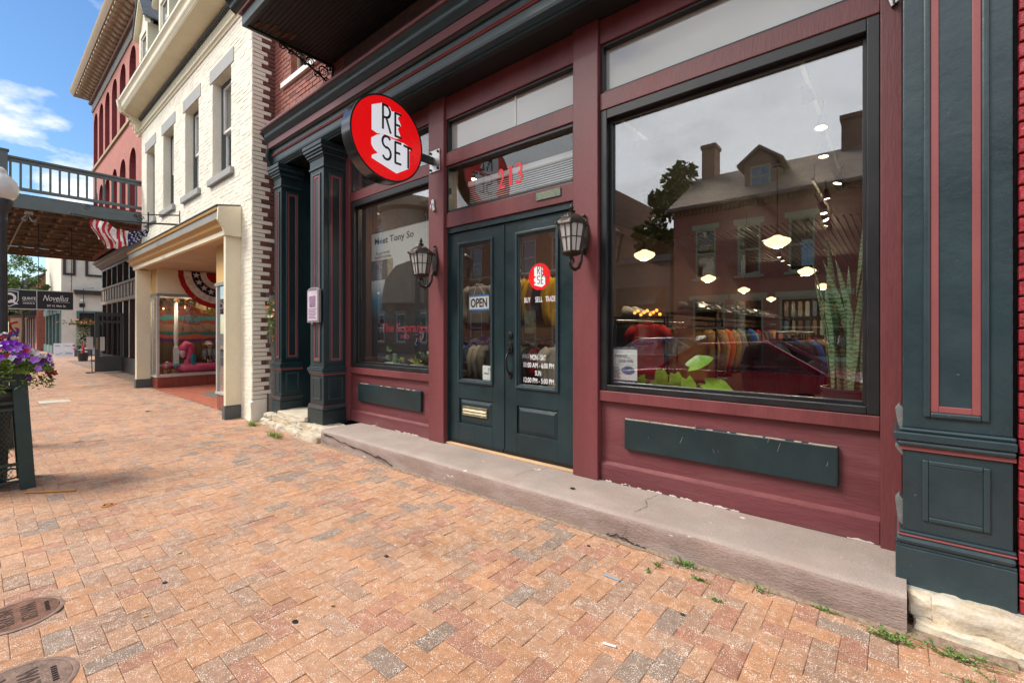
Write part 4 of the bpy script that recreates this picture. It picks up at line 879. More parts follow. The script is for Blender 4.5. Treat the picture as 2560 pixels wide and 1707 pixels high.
SEEDY = glass('seeded_lantern_glass', tint=(0.80, 0.80, 0.78), refl=0.16, gain=0.8, rough=0.15, frost=(0.85, 0.84, 0.80), frost_amt=0.55)
def lantern(loc, label):
    t = thing('wall_lantern', label, 'lantern', loc, 0, 'black wall lanterns beside the doors')
    def bld(mb, name, m_, parent=None, **k): return mb.build(name, m_, parent or t, world=False, **k)
    prof = []
    for i in range(20):
        a = 2*math.pi*i/20; prof.append((0.048*math.cos(a)*(1-0.18*abs(math.sin(a))), 0.155*math.sin(a)))
    mb = MB(); mb.prism(prof, -0.022, -0.001, 'y'); bld(mb, 'backplate', BRONZE, bevel=0.006)
    mb = MB(); mb.lathe([(0, -0.016), (0.012, -0.010), (0.016, 0), (0.012, 0.01), (0, 0.016)], (0, -0.018, 0.175), 10, caps=False); bld(mb, 'backplate_finial', BRONZE)
    cy = -0.205; zt, zb, rt, rb_ = 0.055, -0.155, 0.118, 0.078
    # scrolled arm from the backplate under the body
    pts = [(0, -0.02, -0.10), (0, -0.055, -0.15), (0, -0.065, -0.21), (0, -0.10, -0.265), (0, -0.155, -0.288), (0, -0.21, -0.275), (0, -0.235, -0.24), (0, -0.22, -0.205), (0, -0.185, -0.20), (0, -0.170, -0.225), (0, -0.19, -0.24)]
    mb = MB(); mb.tube(pts, [0.014, 0.014, 0.015, 0.015, 0.014, 0.013, 0.013, 0.012, 0.010, 0.008, 0.006], 8); bld(mb, 'scroll_arm', BRONZE, smooth=True)
    mb = MB(); mb.tube([(0, cy, zb-0.05), (0, cy, zb)], [0.008, 0.02], 8); mb.tube([(0, -0.02, 0.08), (0, -0.06, 0.105), (0, -0.10, 0.085)], 0.010, 8); bld(mb, 'strut', BRONZE)
    mb = MB(); mb.lathe([(rb_*0.55, zb-0.028), (rb_*1.05, zb-0.012), (rb_*1.14, zb), (rb_*1.05, zb+0.008)], (0, cy, 0), 6); bld(mb, 'base', BRONZE)
    mb = MB()
    for k in range(6):
        a = R(60*k); a2 = R(60*(k+1))
        p0 = Vector((rb_*math.cos(a), cy+rb_*math.sin(a), zb)); p1 = Vector((rt*math.cos(a), cy+rt*math.sin(a), zt))
        q0 = Vector((rb_*math.cos(a2), cy+rb_*math.sin(a2), zb)); q1 = Vector((rt*math.cos(a2), cy+rt*math.sin(a2), zt))
        mb.tube([p0, p1], 0.008, 6)
        mb.tube([p0.lerp(q0, 0.5), p1.lerp(q1, 0.5)], 0.004, 5); mb.tube([p0.lerp(p1, 0.55), q0.lerp(q1, 0.55)], 0.004, 5)
        mid = p1.lerp(q1, 0.5)+Vector((0, 0, 0.0)); top = (p1+q1)/2+Vector((0, 0, 0.03))
        mb.tube([p1, p1.lerp(top, 0.55)+Vector((0, 0, 0.012)), top, q1.lerp(top, 0.55)+Vector((0, 0, 0.012)), q1], 0.009, 6)
    bld(mb, 'cage', BRONZE)
    for k in range(6):
        a = R(60*k); a2 = R(60*(k+1)); s = 0.965
        P = lambda r_, an, z: (s*r_*math.cos(an), cy+s*r_*math.sin(an), z)
        mb = MB(); mb.add([P(rb_, a, zb+0.005), P(rb_, a2, zb+0.005), P(rt, a2, zt+0.01), P(rt, a, zt+0.01)], [(0, 1, 2, 3)]); bld(mb, 'pane', SEEDY, fix=False)
    mb = MB(); mb.lathe([(rt*1.13, zt+0.006), (rt*1.10, zt+0.024), (rt*0.82, zt+0.062), (rt*0.52, zt+0.088), (rt*0.26, zt+0.102), (rt*0.22, zt+0.112), (rt*0.30, zt+0.120), (rt*0.12, zt+0.130)], (0, cy, 0), 6); bld(mb, 'roof', BRONZE, auto=45)
    mb = MB(); mb.lathe([(0.006, zt+0.128), (0.014, zt+0.138), (0.018, zt+0.152), (0.012, zt+0.168), (0.003, zt+0.19)], (0, cy, 0), 8); bld(mb, 'finial', BRONZE, smooth=True)
    for k in range(6):
        a = R(60*k); mb = MB(); mb.lathe([(0, -0.012), (0.010, -0.004), (0.008, 0.008), (0, 0.014)], (rt*1.15*math.cos(a), cy+rt*1.15*math.sin(a), zt+0.02), 6, caps=False); bld(mb, 'roof_knob', BRONZE)
    mb = MB(); mb.lathe([(0.012, zb+0.01), (0.012, zb+0.06), (0.024, zb+0.075), (0.030, zb+0.105), (0.022, zb+0.135), (0.006, zb+0.145)], (0, cy, 0), 12); bld(mb, 'bulb', WHITE, smooth=True)
    return t
lantern((-2.0, 0.0, 2.19), 'black hexagonal wall lantern on the post right of the doors')
lantern((-3.91, 0.0, 2.165), 'black hexagonal wall lantern on the post left of the doors')

# ------------------------------------------------------------------ the room behind the glass
IN0, IN1, INB = -5.95, 0.6, 25.0
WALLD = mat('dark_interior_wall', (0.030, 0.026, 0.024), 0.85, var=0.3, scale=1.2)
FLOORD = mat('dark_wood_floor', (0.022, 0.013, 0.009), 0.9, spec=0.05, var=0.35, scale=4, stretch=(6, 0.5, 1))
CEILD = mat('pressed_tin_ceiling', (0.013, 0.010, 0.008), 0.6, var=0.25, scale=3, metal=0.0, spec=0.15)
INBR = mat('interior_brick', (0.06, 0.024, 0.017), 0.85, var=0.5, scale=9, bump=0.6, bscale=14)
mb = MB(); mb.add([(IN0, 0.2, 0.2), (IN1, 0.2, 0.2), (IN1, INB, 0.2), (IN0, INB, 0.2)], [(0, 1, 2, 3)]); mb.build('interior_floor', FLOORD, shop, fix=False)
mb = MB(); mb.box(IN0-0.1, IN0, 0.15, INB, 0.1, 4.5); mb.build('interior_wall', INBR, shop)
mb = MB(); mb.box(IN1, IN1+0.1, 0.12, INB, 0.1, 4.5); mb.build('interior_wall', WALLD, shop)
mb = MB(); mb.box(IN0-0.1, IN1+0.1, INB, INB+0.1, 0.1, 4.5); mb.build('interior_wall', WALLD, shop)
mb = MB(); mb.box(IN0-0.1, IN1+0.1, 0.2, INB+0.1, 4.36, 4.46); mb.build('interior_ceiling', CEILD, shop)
mb = MB()
for q in range(44):
    x_ = IN0+0.075+q*0.15; mb.prism([(x_-0.022, 4.359), (x_-0.012, 4.335), (x_+0.012, 4.335), (x_+0.022, 4.359)], 11.0, INB, 'y')
for q in range(0): mb.prism([(0.4+q*0.41, 4.358), (0.41+q*0.41, 4.343), (0.425+q*0.41, 4.343), (0.435+q*0.41, 4.358)], IN0, IN1)
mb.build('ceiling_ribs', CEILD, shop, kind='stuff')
# window shelves and partition
B('display_shelf', WALLD, -1.88, -0.03, 0.16, 0.85, 0.80, 0.86); B('display_shelf', WALLD, -5.84, -4.04, 0.16, 0.62, 0.86, 0.92)
B('display_back', WALLD, -1.88, 0.6, 0.852, 0.88, 0.2, 0.86); B('display_back', WALLD, -5.95, -4.04, 0.622, 0.65, 0.2, 0.92)
# schoolhouse pendants
GLOBE = emission('lit_opal_glass', (1.0, 0.76, 0.40), 1.15)
pend = [(-1.644, 5.92), (-1.85, 10.95), (-2.04, 16.1), (-2.2, 21.6), (-4.05, 5.75), (-4.37, 11.0), (-4.53, 15.8), (-4.75, 21.9)]
plab = ['nearest lit opal pendant lamp of the right row behind the big window', 'second lit opal pendant lamp of the right row inside the shop', 'third lit opal pendant lamp of the right row inside the shop', 'farthest lit opal pendant lamp of the right row inside the shop',
        'nearest lit opal pendant lamp of the left row behind the big window', 'second lit opal pendant lamp of the left row inside the shop', 'third lit opal pendant lamp of the left row inside the shop', 'farthest lit opal pendant lamp of the left row inside the shop']
def pendant():
    t = thing('pendant_lamp', plab[0], 'pendant lamp', (0, 0, 0), 0, 'opal pendant lamps in the shop')
    mb = MB(); mb.lathe([(0.05, 0.11), (0.085, 0.085), (0.12, 0.07), (0.20, 0.035), (0.215, 0.0), (0.19, -0.04), (0.13, -0.085), (0.07, -0.11), (0.02, -0.118)], (0, 0, 3.0), 28); mb.build('globe', GLOBE, t, smooth=True, world=False)
    mb = MB(); mb.lathe([(0.055, 3.10), (0.06, 3.13), (0.045, 3.16), (0.012, 3.18)], (0, 0, 0), 16); mb.build('fitter', IRON, t, world=False)
    mb = MB(); mb.tube([(0, 0, 3.17), (0, 0, 4.34)], 0.008, 6); mb.lathe([(0.06, 4.30), (0.06, 4.335)], (0, 0, 0), 16); mb.build('rod', IRON, t, world=False)
    l = bpy.data.lights.new('pendant_bulb', 'POINT'); l.energy = 42; l.color = (1.0, 0.76, 0.46); l.shadow_soft_size = 0.0
    lo = bpy.data.objects.new('pendant_bulb', l); C.objects.link(lo); lo.parent = t; lo.location = (0, 0, 2.86)
    return t
P0 = pendant()
for q, (x_, y_) in enumerate(pend):
    t = P0 if q == 0 else copy_tree(P0); t.location = (x_, y_, 0); t['label'] = plab[q]
# track spots
SPOT = emission('lit_spot', (1.0, 0.85, 0.58), 9.0)
sp0 = thing('track_spot', 'small bright track spotlight below the shop ceiling', 'spotlight', (0, 0, 0), 0, 'track spotlights in the shop')
mb = MB(); mb.tube([(0, 0, 0.16), (0, 0, 0.33)], 0.012, 6); mb.lathe([(0.035, 0.17), (0.05, 0.10), (0.062, 0.0)], (0, 0, 0), 14, caps=False); mb.build('housing', IRON, sp0, world=False, smooth=True)
mb = MB(); mb.lathe([(0.056, 0.012), (0.0, 0.008)], (0, 0, 0), 14, caps=False); mb.build('lens', SPOT, sp0, world=False)
tr = [(-0.68, 2.13), (-0.67, 2.9), (-0.75, 3.9), (-0.72, 5.3), (-0.95, 6.3), (-1.05, 6.9), (-1.10, 7.3), (-1.12, 7.9), (-1.2, 8.6), (-1.2, 9.3), (-2.6, 9.6), (-2.7, 11.2), (-2.8, 12.7), (-2.85, 13.6), (-2.9, 15.0), (-3.0, 17.2), (-3.0, 18.6), (-3.05, 20.2), (-3.05, 22.4), (-2.6, 1.5), (-2.6, 2.2), (-4.9, 1.0), (-4.9, 1.6)]  # last four: one seen above the doors, the others added to brighten clothes
rsn = random.Random(2)
l = bpy.data.lights.new('spot_beam', 'SPOT'); l.energy = 38; l.color = (1.0, 0.80, 0.52); l.shadow_soft_size = 0.0; l.spot_size = R(120); l.spot_blend = 0.7
lo = bpy.data.objects.new('spot_beam', l); C.objects.link(lo); lo.parent = sp0; lo.location = (0, 0, -0.01)
for q, (x_, y_) in enumerate(tr):
    o = sp0 if q == 0 else copy_tree(sp0); o.location = (x_, y_, 3.68+rsn.uniform(-0.03, 0.03)); o.rotation_euler = (rsn.uniform(-0.5, 0.3), rsn.uniform(-0.5, 0.5), rsn.uniform(0, 6))
for q, (x_, y0, y1) in enumerate(((-0.72, 1.6, 5.6), (-1.12, 6.0, 10.0), (-2.9, 9.0, 23.0), (-2.6, 1.2, 2.6), (-4.9, 0.7, 2.0))):  # the two short tracks are added to carry the extra spots
    mb = MB(); mb.box(x_-0.02, x_+0.02, y0, y1, 4.0, 4.03); mb.tube([(x_, y0+0.2, 4.03), (x_, y0+0.2, 4.33)], 0.006, 5); mb.tube([(x_, y1-0.2, 4.03), (x_, y1-0.2, 4.33)], 0.006, 5)
    tag(mb.build('light_track', IRON), ['black lighting track nearest the big window', 'black lighting track behind the nearest one', 'long black lighting track deep in the shop', 'short added lighting track that brightens the red T-shirt', 'short added lighting track behind the left door'][q], 'light track', 'ceiling light tracks')

# clothes
def cloth(name, col, **k): return mat(name, col, 0.9, var=0.22, scale=9, fine=0.08, fscale=60, bump=0.25, bscale=22, **k)
CL = dict(tan=cloth('tan_canvas', (0.42, 0.22, 0.08)), brown=cloth('brown_canvas', (0.24, 0.115, 0.045)), red=cloth('red_cotton', (0.40, 0.012, 0.014)), navy=cloth('navy_cotton', (0.012, 0.022, 0.07)), grey=cloth('grey_marl', (0.22, 0.215, 0.215)),
          white=cloth('white_cotton', (0.42, 0.41, 0.39)), yellow=cloth('mustard_cotton', (0.48, 0.28, 0.01)), black=cloth('black_cotton', (0.014, 0.014, 0.015)), orange=cloth('orange_nylon', (0.55, 0.11, 0.01)), blue=cloth('bright_blue_nylon', (0.02, 0.10, 0.38)), olive=cloth('olive_cotton', (0.07, 0.065, 0.03)), maroon=cloth('wine_cotton', (0.16, 0.012, 0.018)))
def garment(name, label, cat, x, y, zs, w, L, m_, sleeve, rz=0.0, group=None, dep=0.09, seed=0):
    t = thing(name, label, cat, (x, y, zs-L), rz, group)
    mb = MB(); n = 20; k = 9
    secs = [(0.00, 0.30, 0.35), (0.02, 0.62, 0.7), (0.05, 0.88, 0.9), (0.10, 1.0, 1.0), (0.25, 0.97, 1.0), (0.5, 0.95, 1.0), (0.75, 0.97, 1.05), (0.95, 1.0, 1.05), (1.0, 0.98, 1.0)]
    vs = []
    for q, (tq, sw, sd) in enumerate(secs):
        for j in range(n):
            a = 2*math.pi*j/n; fold = 1+0.10*tq*math.sin(a*5+seed+tq*2)
            vs.append((0.5*w*sw*math.cos(a)*(1+0.02*math.sin(seed+q)), 0.5*dep*sd*math.sin(a)*fold, L-L*tq))
    fs = [(q*n+j, q*n+(j+1) % n, (q+1)*n+(j+1) % n, (q+1)*n+j) for q in range(len(secs)-1) for j in range(n)]
    fs.append(tuple(range((len(secs)-1)*n, len(secs)*n)))
    mb.add(vs, fs); mb.build('body', m_, t, smooth=True, world=False)
    for s in (-1, 1):
        mb = MB(); a = w*0.43
        pts = [(s*a*0.92, 0, L*0.93), (s*(a+0.05), 0, L*0.84), (s*(a+0.05+0.06*sleeve), -0.01, L*(0.88-0.3*sleeve)), (s*(a+0.055+0.03*sleeve), -0.02, L*(0.86-0.66*sleeve)), (s*(a+0.05), -0.015, L*(0.86-0.9*sleeve))]
        if sleeve < 0.5: pts = [(s*a*0.9, 0, L*0.92), (s*(a+0.05), 0, L*0.82), (s*(a+0.10), 0, L*0.66)]
        r_ = [0.06, 0.075, 0.066, 0.058, 0.05][:len(pts)]
        mb.tube(pts, r_, 10); mb.build('sleeve', m_, t, smooth=True, world=False)
    mb = MB(); mb.lathe([(w*0.15, -0.015), (w*0.17, 0.012), (w*0.155, 0.022)], (0, 0, L), 14, sy=dep/(w*0.36), caps=False); mb.build('collar', m_, t, smooth=True, world=False)
    mb = MB(); mb.tube([(0, 0, L), (0, 0, L+0.05), (0.02, 0, L+0.075), (0, 0, L+0.09)], 0.003, 5); mb.build('hanger_hook', METAL, t, world=False)
    return t
# long rack running into the shop, jackets side by side
rack = thing('clothes_rack', 'long black clothes rack with a shelf running back into the shop', 'clothes rack', (-2.1, 5.5, 0.2))
for y_ in (2.85, 5.4, 8.2):
    for x_ in (-2.42, -1.78):
        mb = MB(); mb.tube([(x_, y_, 0.2), (x_, y_, 1.64)], 0.016, 8); mb.build('upright', IRON, rack)
mb = MB(); mb.tube([(-2.1, 2.8, 1.555), (-2.1, 8.25, 1.555)], 0.014, 8); mb.build('rail', METAL, rack)
mb = MB(); mb.box(-2.44, -1.76, 2.82, 8.25, 1.642, 1.668); mb.build('shelf', IRON, rack, bevel=0.004)
cols = ['tan', 'brown', 'tan', 'orange', 'olive', 'tan', 'grey', 'black', 'navy', 'blue', 'white', 'olive', 'red', 'black', 'orange', 'navy', 'brown', 'grey', 'tan', 'black', 'red', 'olive', 'navy', 'brown']
nm = dict(tan='tan canvas', brown='dark brown', orange='orange', olive='olive green', grey='grey', black='black', navy='navy blue', blue='bright blue', white='white', red='red')
for q, c_ in enumerate(cols):
    y_ = 2.97+q*0.215
    garment('jacket', ('front' if q == 0 else 'th'.join((str(q+1), '')) if q > 2 else ('second', 'third')[q-1])+f' jacket on the long rack counted from the window, {nm[c_]}', 'jacket', -2.1+rsn.uniform(-0.02, 0.02), y_, 1.46, rsn.uniform(0.44, 0.5), rsn.uniform(0.66, 0.74), CL[c_], 0.92, rsn.uniform(-0.25, 0.1), 'jackets on the long rack', 0.12, q)
# shoes wrapped in clear plastic on the shelf
PLAS = mat('clear_wrap_over_shoes', (0.10, 0.10, 0.11), 0.12, var=0.7, scale=14, bump=1.0, bscale=18, spec=0.9)
SHOEW = flat('white_leather', (0.62, 0.60, 0.58), 0.5)
def shoe(t, x, y, z, m_, sc=1.0, rz=0.0, sole=SHOEW):
    secs = [(-0.13, 0.030, 0.085, 0.0), (-0.11, 0.038, 0.11, 0), (-0.06, 0.040, 0.105, 0), (-0.01, 0.040, 0.08, 0), (0.05, 0.044, 0.06, 0), (0.10, 0.045, 0.05, 0), (0.14, 0.036, 0.04, 0), (0.158, 0.015, 0.025, 0)]
    mb = MB(); n = 12; vs = []
    for (xx, ww, hh, _) in secs:
        for j in range(n):
            a = 2*math.pi*j/n; yy = ww*math.cos(a); zz = max(0, 0.5*hh+0.5*hh*math.sin(a))+0.02
            vs.append((xx*sc, yy*sc, zz*sc))
    mb.add(vs, [(q*n+j, q*n+(j+1) % n, (q+1)*n+(j+1) % n, (q+1)*n+j) for q in range(len(secs)-1) for j in range(n)]+[tuple(range(n)), tuple(range((len(secs)-1)*n, len(secs)*n))])
    b_ = mb.build('upper', m_, t, smooth=True, world=False); b_.location = (x, y, z); b_.rotation_euler = (0, 0, rz)
    mb = MB(); mb.prism([(xx*sc*1.02, ww*sc*1.08) for xx, ww, _, _ in secs]+[(xx*sc*1.02, -ww*sc*1.08) for xx, ww, _, _ in reversed(secs)], 0.0, 0.022*sc, 'z'); s_ = mb.build('sole', sole, t, world=False, bevel=0.004); s_.location = (x, y, z); s_.rotation_euler = (0, 0, rz)
for q in range(9):
    y_ = 3.0+q*0.55
    t = thing('wrapped_shoes', f'pair of shoes in shiny clear wrap on the rack shelf', 'shoes', (-2.1, y_, 1.668), 0, 'wrapped shoes on the long shelf')
    for s in (-0.09, 0.09): shoe(t, s*0.5, s, 0.0, PLAS, 1.15, 0.2+rsn.uniform(-0.2, 0.2), PLAS)
    mb = MB(); mb.lathe([(0.02, 0.17), (0.10, 0.14), (0.17, 0.08), (0.20, 0.02), (0.16, 0.0)], (0, 0, 0), 12, sx=1.1, sy=0.9)
    for i_, v in enumerate(mb.v): mb.v[i_] = tuple(Vector(v)+noise.noise_vector(Vector(v)*9+Vector((q, 0, 0)))*0.04)
    mb.build('plastic_wrap', glass('wrap%d' % q, refl=0.35, gain=1.0, rough=0.12), t, world=False)
t = thing('white_sneakers', 'pair of white sneakers with red trim on the end of the shelf', 'sneakers', (-2.95, 2.9, 1.62))
shoe(t, 0, 0, 0, SHOEW, 1.2, 0.25, CL['navy']); shoe(t, 0.05, 0.16, 0, SHOEW, 1.2, 0.15, CL['red'])
t = thing('end_shelf', 'short black rack with a top shelf that holds the sneakers', 'shelf', (-2.7, 2.8, 0.2))
mb = MB(); mb.box(-3.25, -2.46, 2.68, 3.15, 1.59, 1.615); mb.build('board', IRON, t)
mb = MB()
for x_ in (-3.23, -2.48): mb.tube([(x_, 2.9, 0.2), (x_, 2.9, 1.59)], 0.014, 8)
mb.tube([(-3.23, 2.9, 1.52), (-2.48, 2.9, 1.52)], 0.012, 8); mb.build('frame', IRON, t)
t = garment('t_shirt', 'red T-shirt hung facing the window at the end of the rack', 'T-shirt', -2.62, 2.66, 1.51, 0.46, 0.70, CL['red'], 0.3, 0.05, None, 0.12, 3)
PRN = flat('pale_print', (0.65, 0.55, 0.50), 0.7)
for s, z_, h, wd in (('THE', 1.31, 0.02, 0.06), ('MIDWESTERN', 1.27, 0.028, 0.20)):
    text('print', s, (-2.60, 2.575, z_), h, wd, PRN, t, mirror=True)
for q, z_ in enumerate((1.325, 1.285, 1.205)):
    mb = MB(); mb.box(-2.77+0.0*q, -2.60, 2.585, 2.59, z_, z_+0.004); mb.build('print', PRN, t)
lt = thing('ball_string', 'string of small orange light balls over the red T-shirt', 'string lights', (-2.62, 2.68, 1.60))
OB = emission('orange_ball', (1.0, 0.33, 0.05), 1.6)
for q in range(9):
    mb = MB(); mb.lathe([(0, -0.022), (0.016, -0.015), (0.022, 0), (0.016, 0.015), (0, 0.022)], (-2.80+q*0.045, 2.64, 1.66+0.03*math.sin(q*2.1)), 10, caps=False); mb.build('ball', OB, lt, smooth=True)
mb = MB(); mb.tube([(-2.85, 2.64, 1.64), (-2.62, 2.64, 1.645), (-2.4, 2.64, 1.66)], 0.004, 5); mb.build('wire', IRON, lt)
# two-tier rack seen through the doors
rk = thing('double_rack', 'two-tier clothes rail seen through the double doors', 'clothes rail', (-4.6, 2.1, 0.2))
for z_ in (1.28, 2.28):
    mb = MB(); mb.tube([(-5.85, 2.1, z_), (-3.4, 2.1, z_)], 0.014, 8); mb.build('rail', METAL, rk)
for x_ in (-5.85, -4.62, -3.4):
    mb = MB(); mb.tube([(x_, 2.1, 0.2), (x_, 2.1, 2.3)], 0.016, 8); mb.build('upright', IRON, rk)
t = garment('sweatshirt', 'grey sweatshirt with red lettering hung face-on behind the left door', 'sweatshirt', -5.12, 1.92, 2.14, 0.50, 0.62, CL['grey'], 0.9, 0.1, None, 0.12, 1)
text('print', 'WORLD SERIES', (-5.12, 1.835, 1.95), 0.035, 0.28, CL['red'], t)
garment('sweatshirt', 'red sweatshirt hanging behind the grey one in the left door', 'sweatshirt', -5.22, 2.12, 2.08, 0.54, 0.66, CL['red'], 0.9, 0.2, None, 0.12, 2)
for q, (c_, x_) in enumerate((('red', -4.34), ('red', -4.22), ('yellow', -4.08), ('yellow', -3.96), ('brown', -3.86), ('navy', -3.76), ('yellow', -3.62))):
    garment('hoodie', ['leftmost dark red hoodie in the right door', 'second red hoodie in the right door', 'left mustard hoodie in the right door', 'second mustard hoodie in the right door', 'brown hoodie between mustard and navy ones', 'navy hoodie in the right door', 'mustard hoodie at the right edge of the door'][q], 'hoodie', x_, 2.1, 2.18, 0.48, 0.72-0.05*(q % 3), CL[c_ if q else 'maroon'], 0.9, R(62), 'hoodies on the upper rail', 0.12, q+4)
for q, (c_, x_) in enumerate((('navy', -5.62), ('navy', -5.5), ('blue', -5.38), ('navy', -5.24), ('white', -5.12), ('white', -5.02), ('grey', -4.9), ('black', -4.3), ('grey', -4.15), ('black', -4.0), ('maroon', -3.88), ('white', -3.7))):
    garment('shirt', ['leftmost navy shirt on the lower rail', 'second navy shirt on the lower rail', 'bright blue shirt on the lower rail', 'navy shirt beside the white ones on the lower rail', 'left white shirt on the lower rail', 'right white shirt of the pair on the lower rail', 'grey shirt right of the white pair', 'black shirt left of the grey one behind the hours lettering', 'grey shirt behind the hours lettering', 'black shirt right of the grey one behind the hours lettering', 'wine red shirt behind the hours lettering', 'white shirt at the right end of the lower rail'][q], 'shirt', x_, 2.1, 1.19, 0.46, 0.62, CL[c_], 0.85, R(64), 'shirts on the lower rail', 0.10, q)
# two more racks fill the room
for (rx_, y0, n_, zs_, cols2, nmr, lab) in ((-0.98, 2.3, 13, 1.30, ['black', 'navy', 'black', 'blue', 'orange', 'black', 'brown', 'olive', 'orange', 'black', 'maroon', 'black', 'navy'], 'low rack near the right corner', 'low dark clothes rack behind the right part of the big window'),
                                        (-3.55, 3.6, 15, 1.50, ['black', 'navy', 'olive', 'black', 'maroon', 'black', 'brown', 'navy', 'black', 'olive', 'black', 'navy', 'brown', 'black', 'maroon'], 'middle rack behind the T-shirt', 'dark clothes rack standing behind the red T-shirt')):
    rk2 = thing('clothes_rack', lab, 'clothes rack', (rx_, y0+1.4, 0.2))
    mb = MB(); mb.tube([(rx_, y0-0.1, zs_+0.09), (rx_, y0+n_*0.2, zs_+0.09)], 0.014, 8); mb.build('rail', METAL, rk2)
    for y_ in (y0-0.1, y0+n_*0.2):
        mb = MB(); mb.tube([(rx_, y_, 0.2), (rx_, y_, zs_+0.09)], 0.016, 8); mb.box(rx_-0.25, rx_+0.25, y_-0.02, y_+0.02, 0.2, 0.23); mb.build('upright', IRON, rk2)
    cnt = {}
    for q, c_ in enumerate(cols2):
        cnt[c_] = cnt.get(c_, 0)+1; od = ['first', 'second', 'third', 'fourth', 'fifth', 'sixth', 'seventh'][cnt[c_]-1]
        garment('jacket', f"{od} {nm.get(c_, 'wine red')} garment from the window on the {nmr}", 'jacket', rx_+rsn.uniform(-0.03, 0.03), y0+q*0.2, zs_, rsn.uniform(0.42, 0.5), rsn.uniform(0.62, 0.72), CL[c_], 0.9, rsn.uniform(-0.3, 0.15), 'dark garments on the other racks', 0.095, q+30)
# skate decks on the far wall
DK = [flat('deck_%d' % i, c_, 0.4) for i, c_ in enumerate([(0.05, 0.12, 0.22), (0.25, 0.22, 0.2), (0.10, 0.03, 0.03), (0.05, 0.05, 0.06), (0.16, 0.10, 0.05), (0.3, 0.3, 0.32)])]
for q in range(16):
    x_ = -4.6+(q % 8)*0.32; z_ = 1.6 if q < 8 else 2.6
    pr = [(x_+0.10*math.cos(R(a)), z_+(0.30 if a < 180 else -0.30)+0.10*math.sin(R(a))) for a in range(0, 360, 30)]
    mb = MB(); mb.prism(pr, INB-0.04, INB-0.02, 'y'); tag(mb.build('skateboard_deck', DK[q % 6]), 'skateboard deck hung on the far wall of the shop', 'skateboard', 'decks on the far wall')
# plants in the big window
LEAF = mat('bright_leaf', (0.20, 0.42, 0.035), 0.35, var=0.2, scale=18, alt=(0.42, 0.50, 0.05), alt_scale=14, alt_amt=0.5)
TERR = flat('dark_pot', (0.03, 0.028, 0.03), 0.5)
t = thing('elephant_ear_plant', 'low plant with broad bright green heart-shaped leaves inside the big window', 'plant', (-1.3, 0.42, 0.86))
mb = MB(); mb.lathe([(0.08, 0.862), (0.10, 0.94), (0.105, 0.945), (0.095, 0.945)], (-1.3, 0.45, 0), 20); mb.build('pot', TERR, t)
def heart(mb, c, ln, wd, up, d, n=14):
    """leaf blade from base point c along direction d (in world), normal up"""
    d = Vector(d).normalized(); up = Vector(up).normalized(); s = d.cross(up).normalized(); up = s.cross(d)
    L_, R_, M_ = [], [], []
    for i in range(n+1):
        q = i/n; wv = wd*(math.sin(math.pi*min(1, q*1.0))**0.6)*(1-q)**0.45*1.25 if q > 0 else wd*0.0
        wv = wd*0.5*max(0, (1-q))**0.62*(0.55+1.0*math.sin(min(q*2.6, 1.57)))
        cup = -0.05*ln*math.sin(q*3); dr = -0.20*ln*q*q
        M_.append(Vector(c)+d*(ln*(q-0.12))+up*(dr)); e = up*(0.18*wv+0.02*wd*math.sin(q*16))
        back = -d*ln*0.16*max(0, 1-q*4)
        L_.append(M_[-1]+s*wv+e+back); R_.append(M_[-1]-s*wv+e+back)
    b = len(M_); mb.add(M_+L_+R_, [(i, i+1, b+i+1, b+i) for i in range(n)]+[(i, 2*b+i, 2*b+i+1, i+1) for i in range(n)])
for (x_, y_, z_, ln, d, up) in ((-1.20, 0.24, 1.14, 0.17, (0.75, 0.1, 0.45), (-0.4, -0.8, 0.45)), (-1.45, 0.25, 1.07, 0.13, (0.1, 0.1, -1), (0.1, -1, 0.2)), (-1.33, 0.24, 1.05, 0.13, (0.2, 0.0, -1), (0.3, -0.9, 0.3)), (-1.23, 0.22, 1.02, 0.14, (0.35, -0.1, -1), (0, -0.9, 0.35)),
                              (-1.08, 0.26, 1.0, 0.20, (1, 0.0, -0.22), (0, -0.6, 0.8)), (-1.62, 0.3, 1.0, 0.14, (-0.6, 0, -0.5), (0, -0.7, 0.6)), (-1.52, 0.3, 0.97, 0.11, (0.5, 0, -0.6), (0, -0.8, 0.6)), (-1.70, 0.32, 0.98, 0.12, (0.8, 0, -0.4), (0, -0.7, 0.7))):
    mb = MB(); heart(mb, (x_, y_, z_), ln*1.05, ln*0.78, up, d); mb.build('leaf', LEAF, t, smooth=True, fix=False)
    mb = MB(); mb.tube([(-1.3+0.2*(x_+1.3), 0.45, 0.93), ((x_-1.3)/2, 0.36, (z_+0.96)/2+0.01), (x_, y_, z_)], [0.006, 0.005, 0.003], 6); mb.build('stalk', LEAF, t, smooth=True)
def banded(name):
    m = mat(name, (0.05, 0.13, 0.04), 0.45, var=0.2, scale=10); t = m.node_tree
    b = t.nodes['Principled BSDF']; src = b.inputs['Base Color'].links[0].from_socket
    g = N(t, 'ShaderNodeNewGeometry'); wv = N(t, 'ShaderNodeTexWave', Scale=11.0, Distortion=7.0, Detail=3.0); wv.bands_direction = 'Z'; t.links.new(g.outputs['Position'], wv.inputs['Vector'])
    wv.inputs['Detail Scale'].default_value = 2.5
    x = N(t, 'ShaderNodeMixRGB'); t.links.new(wv.outputs['Fac'], x.inputs[0]); t.links.new(src, x.inputs[1]); x.inputs[2].default_value = (0.26, 0.36, 0.20, 1); t.links.new(x.outputs[0], b.inputs['Base Color'])
    return m
SNK = banded('snake_plant_leaf')
t = thing('snake_plant', 'tall snake plant with banded upright leaves in a dark pot at the window corner', 'plant', (-0.27, 0.46, 0.86))
